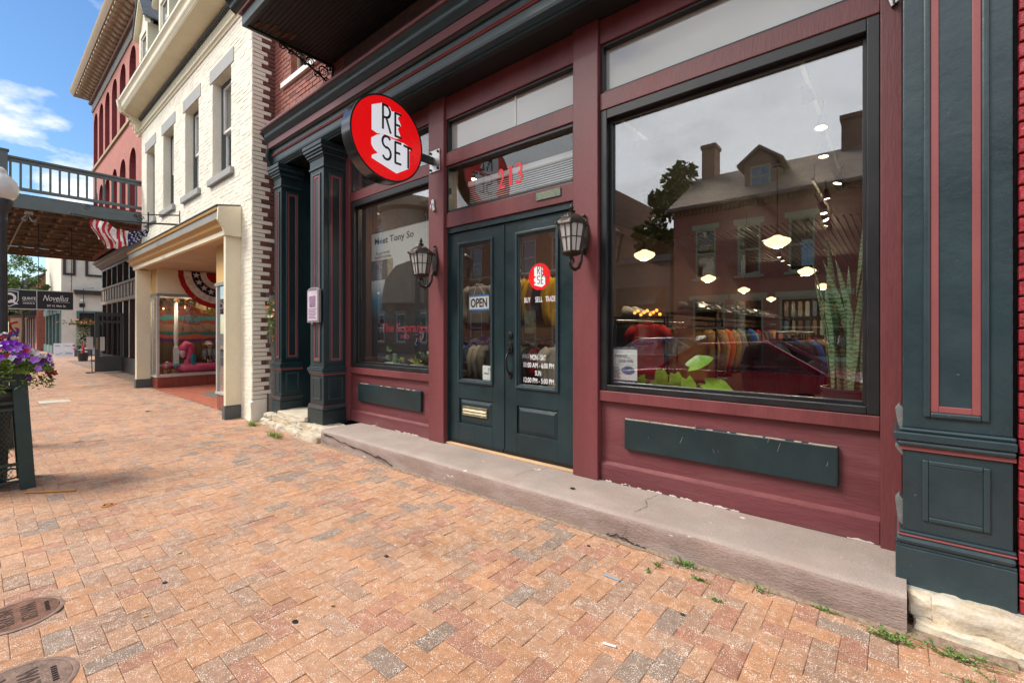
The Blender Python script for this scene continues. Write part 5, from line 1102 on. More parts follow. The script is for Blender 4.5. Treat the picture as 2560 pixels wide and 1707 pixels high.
mb = MB(); mb.lathe([(0.13, 0.862), (0.155, 1.01), (0.16, 1.015), (0.16, 1.03), (0.145, 1.03), (0.14, 1.0)], (-0.25, 0.44, 0), 24); mb.build('pot', TERR, t)
rp = random.Random(21)
for q in range(22):
    a = rp.uniform(0, 6.28); r_ = rp.uniform(0.02, 0.11); h = rp.choice([0.42, 0.55, 0.75, 0.9, 1.02])*rp.uniform(0.9, 1.08); wd = rp.uniform(0.018, 0.027)
    bx_, by_ = -0.25+r_*math.cos(a), 0.44+r_*math.sin(a)*0.8; le = rp.uniform(0.05, 0.16)*h; tw = rp.uniform(0, 3.14)
    if q < 3: le, a, h = 0.26*h, 3.2+0.2*q, 0.9
    mb = MB(); n = 10; vs = []
    for i in range(n+1):
        s = i/n; c = Vector((bx_+le*math.cos(a)*s**1.6, by_+le*math.sin(a)*0.5*s**1.6, 1.0+h*s)); ww = wd*(0.75+0.5*math.sin(min(s*2.2, 1.57)))*(1-s**5)*0.8
        ang = tw+s*0.9; d = Vector((math.cos(ang), math.sin(ang), 0)); nn = Vector((-d.y, d.x, 0))
        vs += [c-d*ww, c+nn*ww*0.25, c+d*ww]
    mb.add(vs, [(3*i+k, 3*i+k+1, 3*i+k+4, 3*i+k+3) for i in range(n) for k in (0, 1)]); mb.build('leaf', SNK, t, smooth=True, fix=False)
# festival notice stuck inside the big window
t = thing('festival_poster', 'small festival poster with blue borders taped in the corner of the big window', 'poster', (-1.715, 0.14, 0.976))
mb = MB(); mb.box(-1.836, -1.594, 0.124, 0.127, 0.976, 1.276); mb.build('sheet', PAPER, t)
NAVY = flat('navy_print', (0.02, 0.035, 0.13), 0.5); OR = flat('orange_print', (0.6, 0.25, 0.05), 0.5)
mb = MB(); mb.box(-1.836, -1.594, 0.1225, 0.1238, 1.256, 1.276); mb.box(-1.836, -1.594, 0.1225, 0.1238, 0.976, 1.006); mb.build('border', NAVY, t)
text('print', 'FETE DES PETITES COTES', (-1.715, 0.1215, 1.266), 0.010, 0.22, flat('gold_print', (0.65, 0.5, 0.15)), t)
text('print', 'Festival', (-1.735, 0.1225, 1.205), 0.034, 0.11, NAVY, t, shear=0.3); text('print', 'of the', (-1.672, 0.1225, 1.19), 0.014, 0.03, NAVY, t, shear=0.3)
text('print', 'Little Hills', (-1.69, 0.1225, 1.163), 0.03, 0.13, NAVY, t, shear=0.3); text('print', 'AUGUST 21, 22 & 23', (-1.715, 0.1225, 1.13), 0.011, 0.19, OR, t)
pr = [(-1.672+0.058*math.cos(R(a)), 1.085+0.034*math.sin(R(a))) for a in range(0, 360, 15)]
mb = MB(); mb.prism(pr, 0.1225, 0.1238, 'y'); mb.build('picture', mat('river_picture', (0.05, 0.14, 0.30), 0.5, var=0.6, scale=40, alt=(0.5, 0.3, 0.08), alt_scale=45, alt_amt=0.9), t)
for q in range(9):
    mb = MB(); mb.box(-1.825, -1.755+0.008*(q % 3), 0.1226, 0.1238, 1.105-q*0.0105, 1.109-q*0.0105); mb.build('text_line', INK, t)
text('print', 'Historic Main Street - Frontier Park', (-1.715, 0.1215, 0.993), 0.009, 0.21, PAPER, t)

# left window: poster, extinguisher, small pots
t = thing('tall_poster', 'tall pale to dark poster with red title lettering in the left window', 'poster', (-4.85, 0.27, 1.05))
PT = mat('poster_pale', (0.55, 0.55, 0.54), 0.6, var=0.06)
mb = MB(); mb.box(-5.60, -4.08, 0.262, 0.27, 1.06, 2.76); mb.build('board', INK, t)
def grad_mat(name, z0, z1, c0, c1, cm):
    m = bpy.data.materials.new(name); m.use_nodes = True; t_ = m.node_tree; b = t_.nodes['Principled BSDF']; b.inputs['Roughness'].default_value = 0.6
    g = N(t_, 'ShaderNodeTexCoord'); s_ = N(t_, 'ShaderNodeSeparateXYZ'); t_.links.new(g.outputs['Generated'], s_.inputs[0])
    r_ = N(t_, 'ShaderNodeValToRGB'); r_.color_ramp.elements[0].position = z0; r_.color_ramp.elements[0].color = (*c0, 1); r_.color_ramp.elements[1].position = z1; r_.color_ramp.elements[1].color = (*c1, 1)
    e = r_.color_ramp.elements.new((z0+z1)/2); e.color = (*cm, 1)
    t_.links.new(s_.outputs[2], r_.inputs[0]); t_.links.new(r_.outputs[0], b.inputs['Base Color']); return m
mb = MB(); mb.box(-5.585, -4.09, 0.2585, 0.2615, 1.30, 2.745); mb.build('sheet', grad_mat('poster_print', 0.18, 0.55, (0.008, 0.010, 0.014), (0.66, 0.67, 0.66), (0.03, 0.16, 0.26)), t)
# a plain dark rounded mass and a strip of coloured blocks stand in for the picture
pr = [(-5.32, 1.70), (-5.34, 1.86), (-5.25, 2.10), (-5.02, 2.26), (-4.72, 2.30), (-4.40, 2.22), (-4.20, 2.02), (-4.15, 1.78), (-4.3, 1.62), (-5.1, 1.60)]
mb = MB(); mb.prism(pr, 0.255, 0.258, 'y'); mb.build('dark_shape', mat('poster_dark_shape', (0.02, 0.017, 0.016), 0.6, var=0.4, scale=6), t, bevel=0.0)
for q, (x0, x1, c_) in enumerate(((-5.585, -5.45, (0.10, 0.12, 0.16)), (-5.45, -5.33, (0.30, 0.20, 0.18)), (-5.33, -5.2, (0.07, 0.06, 0.06)), (-5.2, -5.08, (0.35, 0.27, 0.18)), (-4.40, -4.30, (0.22, 0.15, 0.12)), (-4.30, -4.2, (0.10, 0.07, 0.07)), (-4.2, -4.09, (0.28, 0.16, 0.12)))):
    mb = MB(); mb.box(x0, x1, 0.2562, 0.2584, 2.10, 2.37 if q < 4 else 2.33); mb.build('colour_block', mat('poster_block_%d' % q, c_, 0.6, var=0.5, scale=16), t)
text('title', 'The Sopranos', (-4.83, 0.254, 1.435), 0.155, 1.02, flat('title_red', (0.45, 0.03, 0.06), 0.6), t, weight=0.02)
text('print', 'HBO', (-4.82, 0.2575, 1.335), 0.055, 0.17, flat('title_pink', (0.45, 0.06, 0.12), 0.6), t, weight=0.03)
text('print', 'Meet Tony So', (-5.07, 0.2565, 2.62), 0.115, 0.86, INK, t, weight=0.015)
text('print', 'If one family\ndoesn\'t kill him', (-5.31, 0.2565, 2.44), 0.095, 0.38, INK, t)
t = thing('fire_extinguisher', 'red fire extinguisher with a green tag in the left window', 'fire extinguisher', (-5.66, 0.42, 1.0))
mb = MB(); mb.lathe([(0.045, 1.10), (0.05, 1.12), (0.05, 1.36), (0.04, 1.42), (0.018, 1.44), (0.016, 1.47)], (-5.62, 0.36, 0), 18); mb.build('cylinder', RED, t, auto=35)
mb = MB(); mb.box(-5.68, -5.585, 0.35, 0.37, 1.47, 1.50); mb.tube([(-5.62, 0.36, 1.46), (-5.57, 0.34, 1.44), (-5.565, 0.33, 1.3)], 0.008, 6); mb.build('valve', METAL, t)
mb = MB(); mb.box(-5.66, -5.58, 0.305, 0.308, 1.25, 1.36); mb.build('label_sheet', PAPER, t)
mb = MB(); mb.add([(-5.61, 0.29, 1.47), (-5.53, 0.28, 1.45), (-5.50, 0.27, 1.33), (-5.57, 0.28, 1.32)], [(0, 1, 2, 3)]); mb.build('tag', flat('green_tag', (0.03, 0.55, 0.12), 0.6), t, fix=False)
SUC = mat('succulent', (0.10, 0.20, 0.06), 0.5, var=0.3, scale=25); SUCY = mat('yellow_succulent', (0.45, 0.42, 0.03), 0.5, var=0.3, scale=25)
pots = [(-5.15, 0.36, 0.05, PAPER, SUC, 'trailing', 'white pot with a bushy grey-green succulent in the left window'), (-4.98, 0.30, 0.035, WHITE, SUC, 'cactus', 'small white pot with ribbed cactus stems in the left window'), (-4.83, 0.30, 0.04, flat('blue_pot', (0.10, 0.20, 0.45)), SUCY, 'spike', 'blue pot with a spiky yellow plant in the left window'), (-4.58, 0.34, 0.05, flat('clear_tray', (0.45, 0.5, 0.5)), SUCY, 'spike', 'pale tray with spiky yellow plants in the left window'), (-4.34, 0.34, 0.05, TERR, SUC, 'trailing', 'dark pot with low green leaves by the left lantern post')]
for (x_, y_, r_, pm, lm, kind, lab) in pots:
    r_ *= 1.7; y_ -= 0.08
    t = thing('potted_plant', lab, 'plant', (x_, y_, 0.92), 0, 'small plants in the left window')
    mb = MB(); mb.lathe([(r_*0.75, 0.921), (r_, 0.985), (r_*1.05, 0.99), (r_*0.9, 0.99)], (x_, y_, 0), 16); mb.build('pot', pm, t)
    mb = MB()
    for q in range(46 if kind == 'trailing' else 26):
        a = rp.uniform(0, 6.28); e = rp.uniform(0.2, 1.4); ln = r_*rp.uniform(0.8, 1.6)
        if kind == 'cactus':
            if q > 3: break
            mb.lathe([(0.012, 0), (0.015, 0.06), (0.014, 0.12), (0.006, 0.14)], (x_-0.03+q*0.02, y_, 0.98), 8); continue
        c = Vector((x_, y_, 1.0)); d = Vector((math.cos(a)*math.cos(e), math.sin(a)*math.cos(e), math.sin(e)))
        if kind == 'trailing': c = c+Vector((rp.gauss(0, r_*0.8), rp.gauss(0, r_*0.5), rp.uniform(0.0, r_*2.2))); ln *= 0.5
        s = d.orthogonal().normalized()*ln*(0.30 if kind == 'trailing' else 0.10)
        mb.add([c-s*0.4, c+d*ln*0.5-s, c+d*ln, c+d*ln*0.5+s, c+s*0.4], [(0, 1, 2, 3, 4)])
    mb.build('foliage', lm, t, fix=False)
# blinds behind the door transom
t = thing('window_blind', 'white slatted blind lowered behind the glass over the doors', 'blind', (-2.9, 0.23, 2.7))
for q in range(13): mb = MB(); mb.prism([(0.22, 2.70+q*0.022), (0.245, 2.712+q*0.022), (0.2455, 2.715+q*0.022), (0.2205, 2.703+q*0.022)], -3.6, -2.14); mb.build('slat', WHITE, t)
mb = MB(); mb.box(-3.62, -2.13, 0.215, 0.25, 3.0, 3.05); mb.build('head_rail', WHITE, t)
# ------------------------------------------------------------------ cream brick building with the holiday window display
crm = thing('cream_building', 'cream painted brick building with grey lintels, dormers and an ochre shop canopy', 'building', (-11.4, -0.5, 0.0))
CX0, CX1, CY = -15.05, -7.73, -0.5
wins = [(-9.56, -8.62), (-11.24, -10.36), (-12.94, -12.08), (-14.52, -13.72)]
WZ0, WZ1 = 4.17, 5.93
holes = [rect(a, b_, WZ0, WZ1) for a, b_ in wins]
wall_y('wall', MORTARC, [(CX0, 0), (CX0, 6.55), (CX1, 6.55), (CX1, -0.05), (-8.22, -0.05), (-8.22, 3.0), (-14.55, 3.0), (-14.55, 0)], holes, CY, 0.22, crm, CREAM)
bh_ = [(a-0.0, b_+0.0, WZ0-0.02, WZ1+0.02) for a, b_ in wins]+[(a-0.14, b_+0.14, WZ1, WZ1+0.26) for a, b_ in wins]+[(a-0.14, b_+0.14, WZ0-0.13, WZ0) for a, b_ in wins]+[(-14.72, -8.17, -0.1, 3.47)]
brick_wall(crm, CX0, CX1, -0.02, 6.54, CY, [CREAM], holes=bh_, limit=300, rs=8, proud=0.002, j=0.007, bh=0.0605)
LACE = flat('net_curtain', (0.62, 0.62, 0.60), 0.9)
for q, (a, b_) in enumerate(wins):
    mb = MB(); mb.box(a-0.13, b_+0.13, CY-0.012, CY+0.1, WZ1+0.004, WZ1+0.25); mb.build('lintel', LINTEL, crm, bevel=0.006)
    mb = MB(); mb.box(a-0.13, b_+0.13, CY-0.06, CY+0.2, WZ0-0.12, WZ0-0.004); mb.build('window_sill', LINTEL, crm, bevel=0.006)
    mb = MB(); mb.frame(a+0.002, b_-0.002, WZ0, WZ1-0.002, CY+0.14, CY+0.24, 0.05); wf = mb.build('window_frame', DGREY, crm, bevel=0.004)
    zm = (WZ0+WZ1)/2-0.02
    mb = MB(); mb.frame(a+0.052, b_-0.052, zm, WZ1-0.055, CY+0.16, CY+0.20, 0.045); mb.build('upper_sash', WHITE, wf, bevel=0.003)
    mb = MB(); mb.frame(a+0.052, b_-0.052, WZ0+0.052, zm+0.045, CY+0.20, CY+0.24, 0.05); mb.build('lower_sash', WHITE, wf, bevel=0.003)
    mb = MB(); mb.box(a+0.08, b_-0.08, CY+0.183, CY+0.188, zm+0.03, WZ1-0.09); mb.build('pane', GLASSW, wf); mb = MB(); mb.box(a+0.08, b_-0.08, CY+0.218, CY+0.223, WZ0+0.09, zm+0.01); mb.build('pane', GLASSW, wf)
    mb = MB(); mb.box(a+0.05, a+0.05+(b_-a)*0.42, CY+0.32, CY+0.33, WZ0, WZ1); mb.build('curtain', LACE, wf)
    mb = MB(); mb.box(a-0.1, b_+0.1, CY+0.9, CY+0.92, WZ0-0.1, WZ1+0.1); mb.build('room_back', DARKIN, wf)
# the toothed brick return at the right corner
ret = thing('brick_corner', 'toothed corner of cream and dark red bricks beside the green pier', 'brick corner', (CX1, -0.3, 0.0))
mb = MB(); mb.box(CX1-0.3, CX1-0.002, CY+0.004, 0.3, -0.05, 6.55); mb.build('core', MORTAR, ret)
mb = MB(); mb.box(CX1-0.002, CX1+0.0075, -0.245, 0.3, -0.05, 1.98); mb.build('cement_render', STUCCO, ret)
rb_ = random.Random(13); z = 0.0; ci = 0; off = wloc(ret)
while z < 6.45:
    L = (0.165 if ci % 2 else 0.255)+rb_.uniform(-0.045, 0.04)+(0.05 if rb_.random() < 0.12 else 0)
    if z < 0.35: L = 0.22
    segs = [(-0.497, -0.497+L, CREAM)]
    if z > 1.98: segs += [(-0.497+L+0.008, -0.497+L+0.008+0.2, REDBR2), (-0.497+L+0.216, -0.497+L+0.40, REDBR2)]
    elif ci % 2 and z > 0.35: segs += [(-0.497+L+0.008, -0.497+L+0.075, REDBR2)]
    for (a, b_, m_) in segs:
        me = brick_mesh(round((b_-a)/0.01)*0.01, 0.058, 0.03, m_)
        o = link('brick', me, ret); o.location = Vector((CX1+0.011+rb_.uniform(-0.003, 0.004), (a+b_)/2, z+0.029))-off; o.rotation_euler = (rb_.gauss(0, 0.012), rb_.gauss(0, 0.006), math.pi/2+rb_.gauss(0, 0.02))
    z += 0.0675; ci += 1
rock('quoin_stone', CX1-0.10, CX1+0.022, -0.52, -0.29, -0.05, 0.30, CREAM, ret, 71, 0.008)
# crown cornice
def cm(name, m_, prof, x0=CX0-0.04, x1=CX1+0.05, auto=35):
    mb = MB(); mb.prism(prof, x0, x1); return mb.build(name, m_, crm, auto=auto)
cm('frieze_moulding', CREAMW, [(CY+0.1, 6.55), (CY-0.02, 6.55), (CY-0.03, 6.585), (CY-0.055, 6.60), (CY-0.06, 6.63), (CY-0.03, 6.65), (CY+0.1, 6.65)])
cm('frieze', CREAMW, [(CY+0.1, 6.651), (CY-0.012, 6.651), (CY-0.012, 6.90), (CY+0.1, 6.90)])
dn = 92
for q in range(dn):
    x_ = CX0+0.04+(CX1-CX0-0.06)*q/dn
    mb = MB(); mb.prism([(CY-0.013, 6.86), (CY-0.06, 6.87), (CY-0.075, 6.90), (CY-0.06, 6.935), (CY-0.013, 6.94)], x_, x_+0.05); mb.build('dentil', DGREY, crm)
cm('soffit', CREAMW, [(CY+0.1, 6.945), (CY-0.06, 6.945), (CY-0.36, 7.02), (CY-0.36, 7.04), (CY+0.1, 7.04)])
cm('crown', CREAMW, [(CY+0.1, 7.041), (CY-0.37, 7.041)]+[(CY-0.375-0.07*(i/8)-0.012*math.sin(2*math.pi*i/8), 7.06+0.17*i/8) for i in range(9)]+[(CY-0.46, 7.25), (CY-0.46, 7.30), (CY-0.42, 7.32), (CY+0.1, 7.36)])
cm('gutter_edge', DGREY, [(CY-0.40, 7.322), (CY-0.455, 7.302), (CY-0.455, 7.335), (CY-0.40, 7.35)])
mb = MB(); mb.prism([(CY, 6.5), (CY-0.05, 6.52), (CY-0.1, 6.62), (CY-0.14, 6.78), (CY-0.24, 6.93), (CY-0.40, 7.0), (CY-0.46, 7.12), (CY-0.49, 7.30), (CY, 7.36)], CX0-0.19, CX0-0.045); mb.build('end_bracket', CREAMW, crm, bevel=0.012)
for q in range(5):
    mb = MB(); mb.box(CX0-0.16, CX0-0.07, CY-0.07-q*0.05, CY-0.045-q*0.05, 6.48+q*0.085, 6.56+q*0.085); mb.build('bracket_drop', CREAMW, crm)
# slate mansard and dormers
mb = MB(); mb.prism([(CY-0.35, 7.36), (CY+1.0, 10.2), (CY+6, 10.4), (CY+6, 7.36)], CX0, CX1); mb.build('roof', SLATE, crm)
for q, dx in enumerate((-14.35, -12.45, -10.55, -8.75)):
    d = MB(); y0 = CY-0.10
    d.box(dx-0.42, dx-0.30, y0, y0+1.2, 7.55, 8.95); d.box(dx+0.30, dx+0.42, y0, y0+1.2, 7.55, 8.95); d.box(dx-0.30, dx+0.30, y0, y0+0.1, 7.55, 7.75); d.box(dx-0.30, dx+0.30, y0, y0+0.1, 8.8, 8.95)
    dm = d.build('dormer', CREAMW, crm, bevel=0.004)
    d = MB(); d.prism([(dx-0.5, 8.95), (dx+0.5, 8.95), (dx, 9.62)], y0+0.02, y0+0.1, 'y'); d.build('gable', CREAMW, dm)
    d = MB()
    for s in (-1, 1): d.prism([(dx+s*0.62, 8.82), (dx+s*0.56, 8.97), (dx, 9.80), (dx, 9.64)], y0-0.09, y0+0.02, 'y')
    d.build('bargeboard', CREAMW, dm)
    d = MB()
    for s in (-1, 1): d.prism([(dx+s*0.60, 8.96), (dx+s*0.60, 9.0), (dx, 9.84), (dx, 9.80)], y0-0.12, y0+1.4, 'y')
    d.build('dormer_roof', SLATE, dm)
    d = MB(); d.frame(dx-0.30, dx+0.30, 7.75, 8.8, y0+0.03, y0+0.07, 0.05); d.box(dx-0.25, dx+0.25, y0+0.035, y0+0.065, 8.26, 8.30); d.build('sash', WHITE, dm)
    d = MB(); d.box(dx-0.26, dx+0.26, y0+0.05, y0+0.055, 7.79, 8.76); d.build('pane', GLASSW, dm)
# ------ canopy and shopfront
KY = -0.72; KX0, KX1 = -14.72, -8.18
mb = MB(); mb.prism([(2.0, 2.955), (KY+0.06, 2.955), (KY+0.06, 3.02), (2.0, 3.02)], KX0+0.02, KX1-0.02); mb.build('canopy_soffit', mat('tan_soffit', (0.52, 0.40, 0.28), 0.8, var=0.1), crm)
mb = MB(); mb.prism([(KY+0.05, 2.94), (KY-0.02, 2.94), (KY-0.02, 3.02), (KY+0.05, 3.02)], KX0, KX1); mb.build('canopy_band', CREAMW, crm, bevel=0.003)
mb = MB(); mb.prism([(KY+0.05, 3.021), (KY-0.02, 3.021)]+[(KY-0.03-0.10*(i/8)-0.014*math.sin(2*math.pi*i/8), 3.035+0.12*i/8) for i in range(9)]+[(KY-0.14, 3.17), (KY+0.05, 3.17)], KX0-0.06, KX1-0.001); mb.build('canopy_crown', OCHRE, crm, auto=35)
mb = MB(); mb.prism([(KY+0.05, 3.171), (KY-0.10, 3.171), (KY-0.10, 3.33), (KY+0.05, 3.33)], KX0-0.03, KX1-0.002); mb.build('canopy_fascia', GREYW, crm)
mb = MB(); mb.prism([(KY+0.05, 3.331), (KY-0.12, 3.331), (KY-0.13, 3.37), (KY+0.05, 3.39)], KX0-0.05, KX1-0.002); mb.build('canopy_edge', OCHRE, crm)
mb = MB(); mb.prism([(CY-0.01, 3.44), (CY-0.01, 3.46), (KY-0.14, 3.40), (KY-0.14, 3.385), (KY+0.04, 3.392)], KX0-0.06, KX1+0.02); mb.build('canopy_roof', DGREY, crm)
mb = MB(); mb.prism([(CY-0.006, 2.93), (KY-0.03, 2.93), (KY-0.06, 3.05), (KY-0.13, 3.16), (KY-0.12, 3.37), (CY-0.006, 3.43)], KX1, KX1+0.05); mb.build('canopy_end', CREAMW, crm, bevel=0.004)
def col(x0, x1):
    mb = MB(); mb.box(x0, x1, KY, CY+0.06, 0.19, 2.94); mb.build('column', CREAMW, crm, bevel=0.004)
    mb = MB(); mb.box(x0-0.02, x1+0.02, KY-0.02, CY+0.06, -0.03, 0.19); mb.box(x0-0.012, x1+0.012, KY-0.012, CY+0.06, 0.19, 0.215); mb.build('column_base', DGREY, crm, bevel=0.006)
col(-8.28, -8.19); col(-14.58, -14.41)
mb = MB(); mb.box(-8.30, -8.281, KY+0.015, CY+0.06, 0.2, 2.93); mb.build('ochre_strip', OCHRE, crm)
TILE = mat('red_glazed_tile', (0.26, 0.065, 0.045), 0.35, var=0.2, scale=8); TILEF = mat('terracotta_floor_tile', (0.42, 0.12, 0.07), 0.55, var=0.2, scale=6)
def display_base(x0, x1, y0, y1, fx):
    """tiled stall riser; front along y0, side at x = fx"""
    mb = MB(); mb.box(x0, x1, y0+0.02, y1, -0.02, 0.27); mb.build('riser_core', MORTAR, crm)
    n = max(1, round((x1-x0)/0.15))
    for q in range(n):
        for r_ in range(2):
            mb = MB(); mb.box(x0+(x1-x0)*q/n+0.003, x0+(x1-x0)*(q+1)/n-0.003, y0+0.008, y0+0.021, 0.0+r_*0.135+0.002, 0.133+r_*0.135); mb.build('tile', TILE, crm)
    n = round((y1-y0)/0.15)
    for q in range(n):
        for r_ in range(2):
            s = 1 if fx == x1 else -1
            mb = MB(); a, b_ = sorted((fx-s*0.001, fx+s*0.012)); mb.box(a, b_, y0+0.008+(y1-y0)*q/n+0.003, y0+0.008+(y1-y0)*(q+1)/n-0.003, r_*0.135+0.002, 0.133+r_*0.135); mb.build('tile', TILE, crm)
    mb = MB(); mb.box(x0-0.01, x1+0.03, y0-0.02, y1, 0.272, 0.315); mb.build('riser_sill', ALU, crm, bevel=0.004)
GX = -13.85
display_base(-14.42, GX, -0.43, 2.0, GX)
mb = MB(); mb.box(-14.42, -14.385, -0.425, -0.39, 0.316, 2.27); mb.box(GX-0.045, GX+0.012, -0.435, -0.38, 0.316, 2.27); mb.build('mullion', ALU, crm, bevel=0.003)
mb = MB(); mb.box(-14.385, GX-0.045, -0.408, -0.402, 0.316, 2.27); mb.build('pane', GLASSD, crm)
mb = MB(); mb.box(GX-0.02, GX-0.014, -0.38, 2.0, 0.316, 2.27); mb.build('pane', GLASSD, crm)
mb = MB(); mb.box(-14.42, GX+0.03, -0.45, 2.0, 2.271, 2.34); mb.build('header', GREYW, crm, bevel=0.004)
mb = MB(); mb.box(-14.42, GX-0.03, -0.425, -0.39, 2.341, 2.954); mb.build('ochre_panel', OCHREL, crm)
mb = MB(); mb.box(GX-0.03, GX+0.008, -0.43, 2.0, 2.341, 2.954); mb.build('cream_panel', CREAMW, crm)
mb = MB(); mb.box(-15.02, -14.98, -0.45, 2.2, 0.0, 3.0); mb.build('side_wall', CREAMW, crm)
display_base(-9.49, -8.30, -0.46, 2.0, -9.49)
mb = MB(); mb.box(-9.50, -9.445, -0.465, -0.41, 0.316, 2.22); mb.box(-8.36, -8.32, -0.45, -0.41, 0.316, 2.22); mb.build('mullion', ALU, crm, bevel=0.003)
mb = MB(); mb.box(-9.445, -8.36, -0.44, -0.434, 0.316, 2.22); mb.build('pane', GLASSD, crm); mb = MB(); mb.box(-9.48, -9.474, -0.41, 2.0, 0.316, 2.22); mb.build('pane', GLASSD, crm)
mb = MB(); mb.box(-9.53, -8.30, -0.48, 2.0, 2.221, 2.28); mb.build('header', GREYW, crm, bevel=0.004)
mb = MB(); mb.box(-9.51, -8.30, -0.455, 2.0, 2.281, 2.954); mb.build('ochre_panel', OCHREL, crm)
mb = MB(); mb.box(-15.0, -8.4, 2.0, 2.1, 0.0, 3.0); mb.build('shop_back_wall', DARKIN, crm)
mb = MB(); mb.box(-8.27, -8.22, -0.4, 2.0, 0.0, 3.0); mb.build('side_wall', WALLD, crm)
mb = MB(); mb.box(-12.6, -11.5, 1.95, 1.999, 0.02, 2.2); mb.build('shop_door', DGREY, crm)
# tiled entry floor
nt_ = 23
for i in range(nt_):
    for j in range(9):
        x0 = GX+0.02+i*0.19; y0 = -0.46+j*0.27
        mb = MB(); mb.box(x0+0.003, x0+0.187, y0+0.003, y0+0.267, -0.02, 0.012); mb.build('tile', TILEF, crm, bevel=0)
t = MB(); t.box(-11.9, -10.6, -0.05, 0.75, 0.013, 0.026); tag(t.build('door_mat', mat('speckled_mat', (0.14, 0.14, 0.12), 0.95, var=0.6, scale=40), bevel=0.004), 'dark speckled door mat on the red tiled shop entry', 'mat')

# ------ the holiday display behind the glass
def gradbands(name, axis, bands, ns=0.06, nsc=5.0):
    m = bpy.data.materials.new(name); m.use_nodes = True; t_ = m.node_tree; b = t_.nodes['Principled BSDF']; b.inputs['Roughness'].default_value = 0.6
    g = N(t_, 'ShaderNodeTexCoord'); s_ = N(t_, 'ShaderNodeSeparateXYZ'); t_.links.new(g.outputs['Generated'], s_.inputs[0])
    no = N(t_, 'ShaderNodeTexNoise', Scale=nsc, Detail=4.0); t_.links.new(g.outputs['Generated'], no.inputs['Vector'])
    ma = N(t_, 'ShaderNodeMath', operation='MULTIPLY_ADD'); t_.links.new(no.outputs['Fac'], ma.inputs[0]); ma.inputs[1].default_value = ns*2; ma.inputs[2].default_value = -ns
    ad_ = N(t_, 'ShaderNodeMath', operation='ADD'); t_.links.new(ma.outputs[0], ad_.inputs[0]); t_.links.new(s_.outputs[axis], ad_.inputs[1])
    r_ = N(t_, 'ShaderNodeValToRGB'); r_.color_ramp.interpolation = 'CONSTANT'
    for i, (p, c_) in enumerate(bands):
        e = r_.color_ramp.elements[i] if i < 2 else r_.color_ramp.elements.new(p)
        e.position = p; e.color = (*c_, 1)
    t_.links.new(ad_.outputs[0], r_.inputs[0]); t_.links.new(r_.outputs[0], b.inputs['Base Color']); return m
BDX = -14.93
bd = thing('beach_backdrop', 'painted beach backdrop in orange, teal and purple behind the window display', 'backdrop', (BDX, 0.6, 0.32))
WOODP = mat('brown_planks', (0.16, 0.085, 0.045), 0.7, var=0.3, scale=3, stretch=(1, 9, 1))
for q in range(9):
    mb = MB(); mb.box(BDX-0.03, BDX-0.01, -0.28+q*0.2, -0.085+q*0.2, 0.32, 1.12); mb.build('plank', WOODP, bd)
mb = MB(); mb.box(BDX-0.03, BDX-0.012, -0.28, 1.9, 1.121, 2.29); mb.build('painting', gradbands('beach_painting', 2, [(0.0, (0.10, 0.03, 0.14)), (0.08, (0.45, 0.08, 0.03)), (0.16, (0.02, 0.12, 0.13)), (0.22, (0.26, 0.13, 0.08)), (0.42, (0.20, 0.035, 0.02)), (0.50, (0.03, 0.15, 0.14)), (0.60, (0.14, 0.022, 0.012)), (0.84, (0.05, 0.012, 0.01))], 0.10, 6.0), bd)
mb = MB(); mb.lathe([(0.0, 0.0), (0.20, 0.0), (0.20, 0.006), (0.0, 0.006)], (BDX-0.008, 0.86, 2.12), 24, axis='x', caps=False); mb.build('painted_sun', flat('pale_sun', (0.55, 0.36, 0.16)), bd)
BONE = mat('bone', (0.62, 0.58, 0.50), 0.6, var=0.12, scale=20); BONEP = flat('painted_bone', (0.20, 0.17, 0.24), 0.7)
def skel(mb, P, s, m=0):
    """a seated skeleton drawn with tubes; P maps (a,b,c) to world"""
    T = lambda pts, r_: mb.tube([P(*p) for p in pts], [r_*s]*len(pts) if not isinstance(r_, list) else [q*s for q in r_], 6)
    T([(0, 0, 0.06), (0, 0.01, 0.22), (0, 0.0, 0.40)], 0.014)
    for i in range(5):
        z = 0.22+i*0.035; w = 0.055+0.018*math.sin((i+1)*0.6)
        T([(w*math.cos(a), 0.04*math.sin(a), z-0.015*math.cos(a*2)) for a in [k*0.63 for k in range(11)]], 0.008)
    T([(-0.12, 0, 0.385), (0, 0.01, 0.395), (0.12, 0, 0.385)], 0.010); T([(-0.05, 0, 0.07), (0, 0, 0.05), (0.05, 0, 0.07)], 0.026)
def skull(name, m_, parent, c, r_):
    mb = MB(); mb.lathe([(0.25*r_, -1.0*r_), (0.5*r_, -0.85*r_), (0.55*r_, -0.5*r_), (0.9*r_, -0.1*r_), (1.0*r_, 0.35*r_), (0.85*r_, 0.8*r_), (0.4*r_, 1.05*r_), (0.05*r_, 1.1*r_)], c, 16); o = mb.build(name, m_, parent, smooth=True)
    for s in (-1, 1):
        mb = MB(); mb.lathe([(0, -0.2*r_), (0.22*r_, -0.1*r_), (0.27*r_, 0), (0.22*r_, 0.1*r_), (0, 0.2*r_)], (c[0]+0.72*r_, c[1]+s*0.36*r_, c[2]+0.15*r_), 10, caps=False); mb.build('eye_socket', INK, o, smooth=True)
    mb = MB(); mb.box(c[0]+0.50*r_, c[0]+0.62*r_, c[1]-0.3*r_, c[1]+0.3*r_, c[2]-0.72*r_, c[2]-0.62*r_); mb.build('teeth', INK, o)
    return o
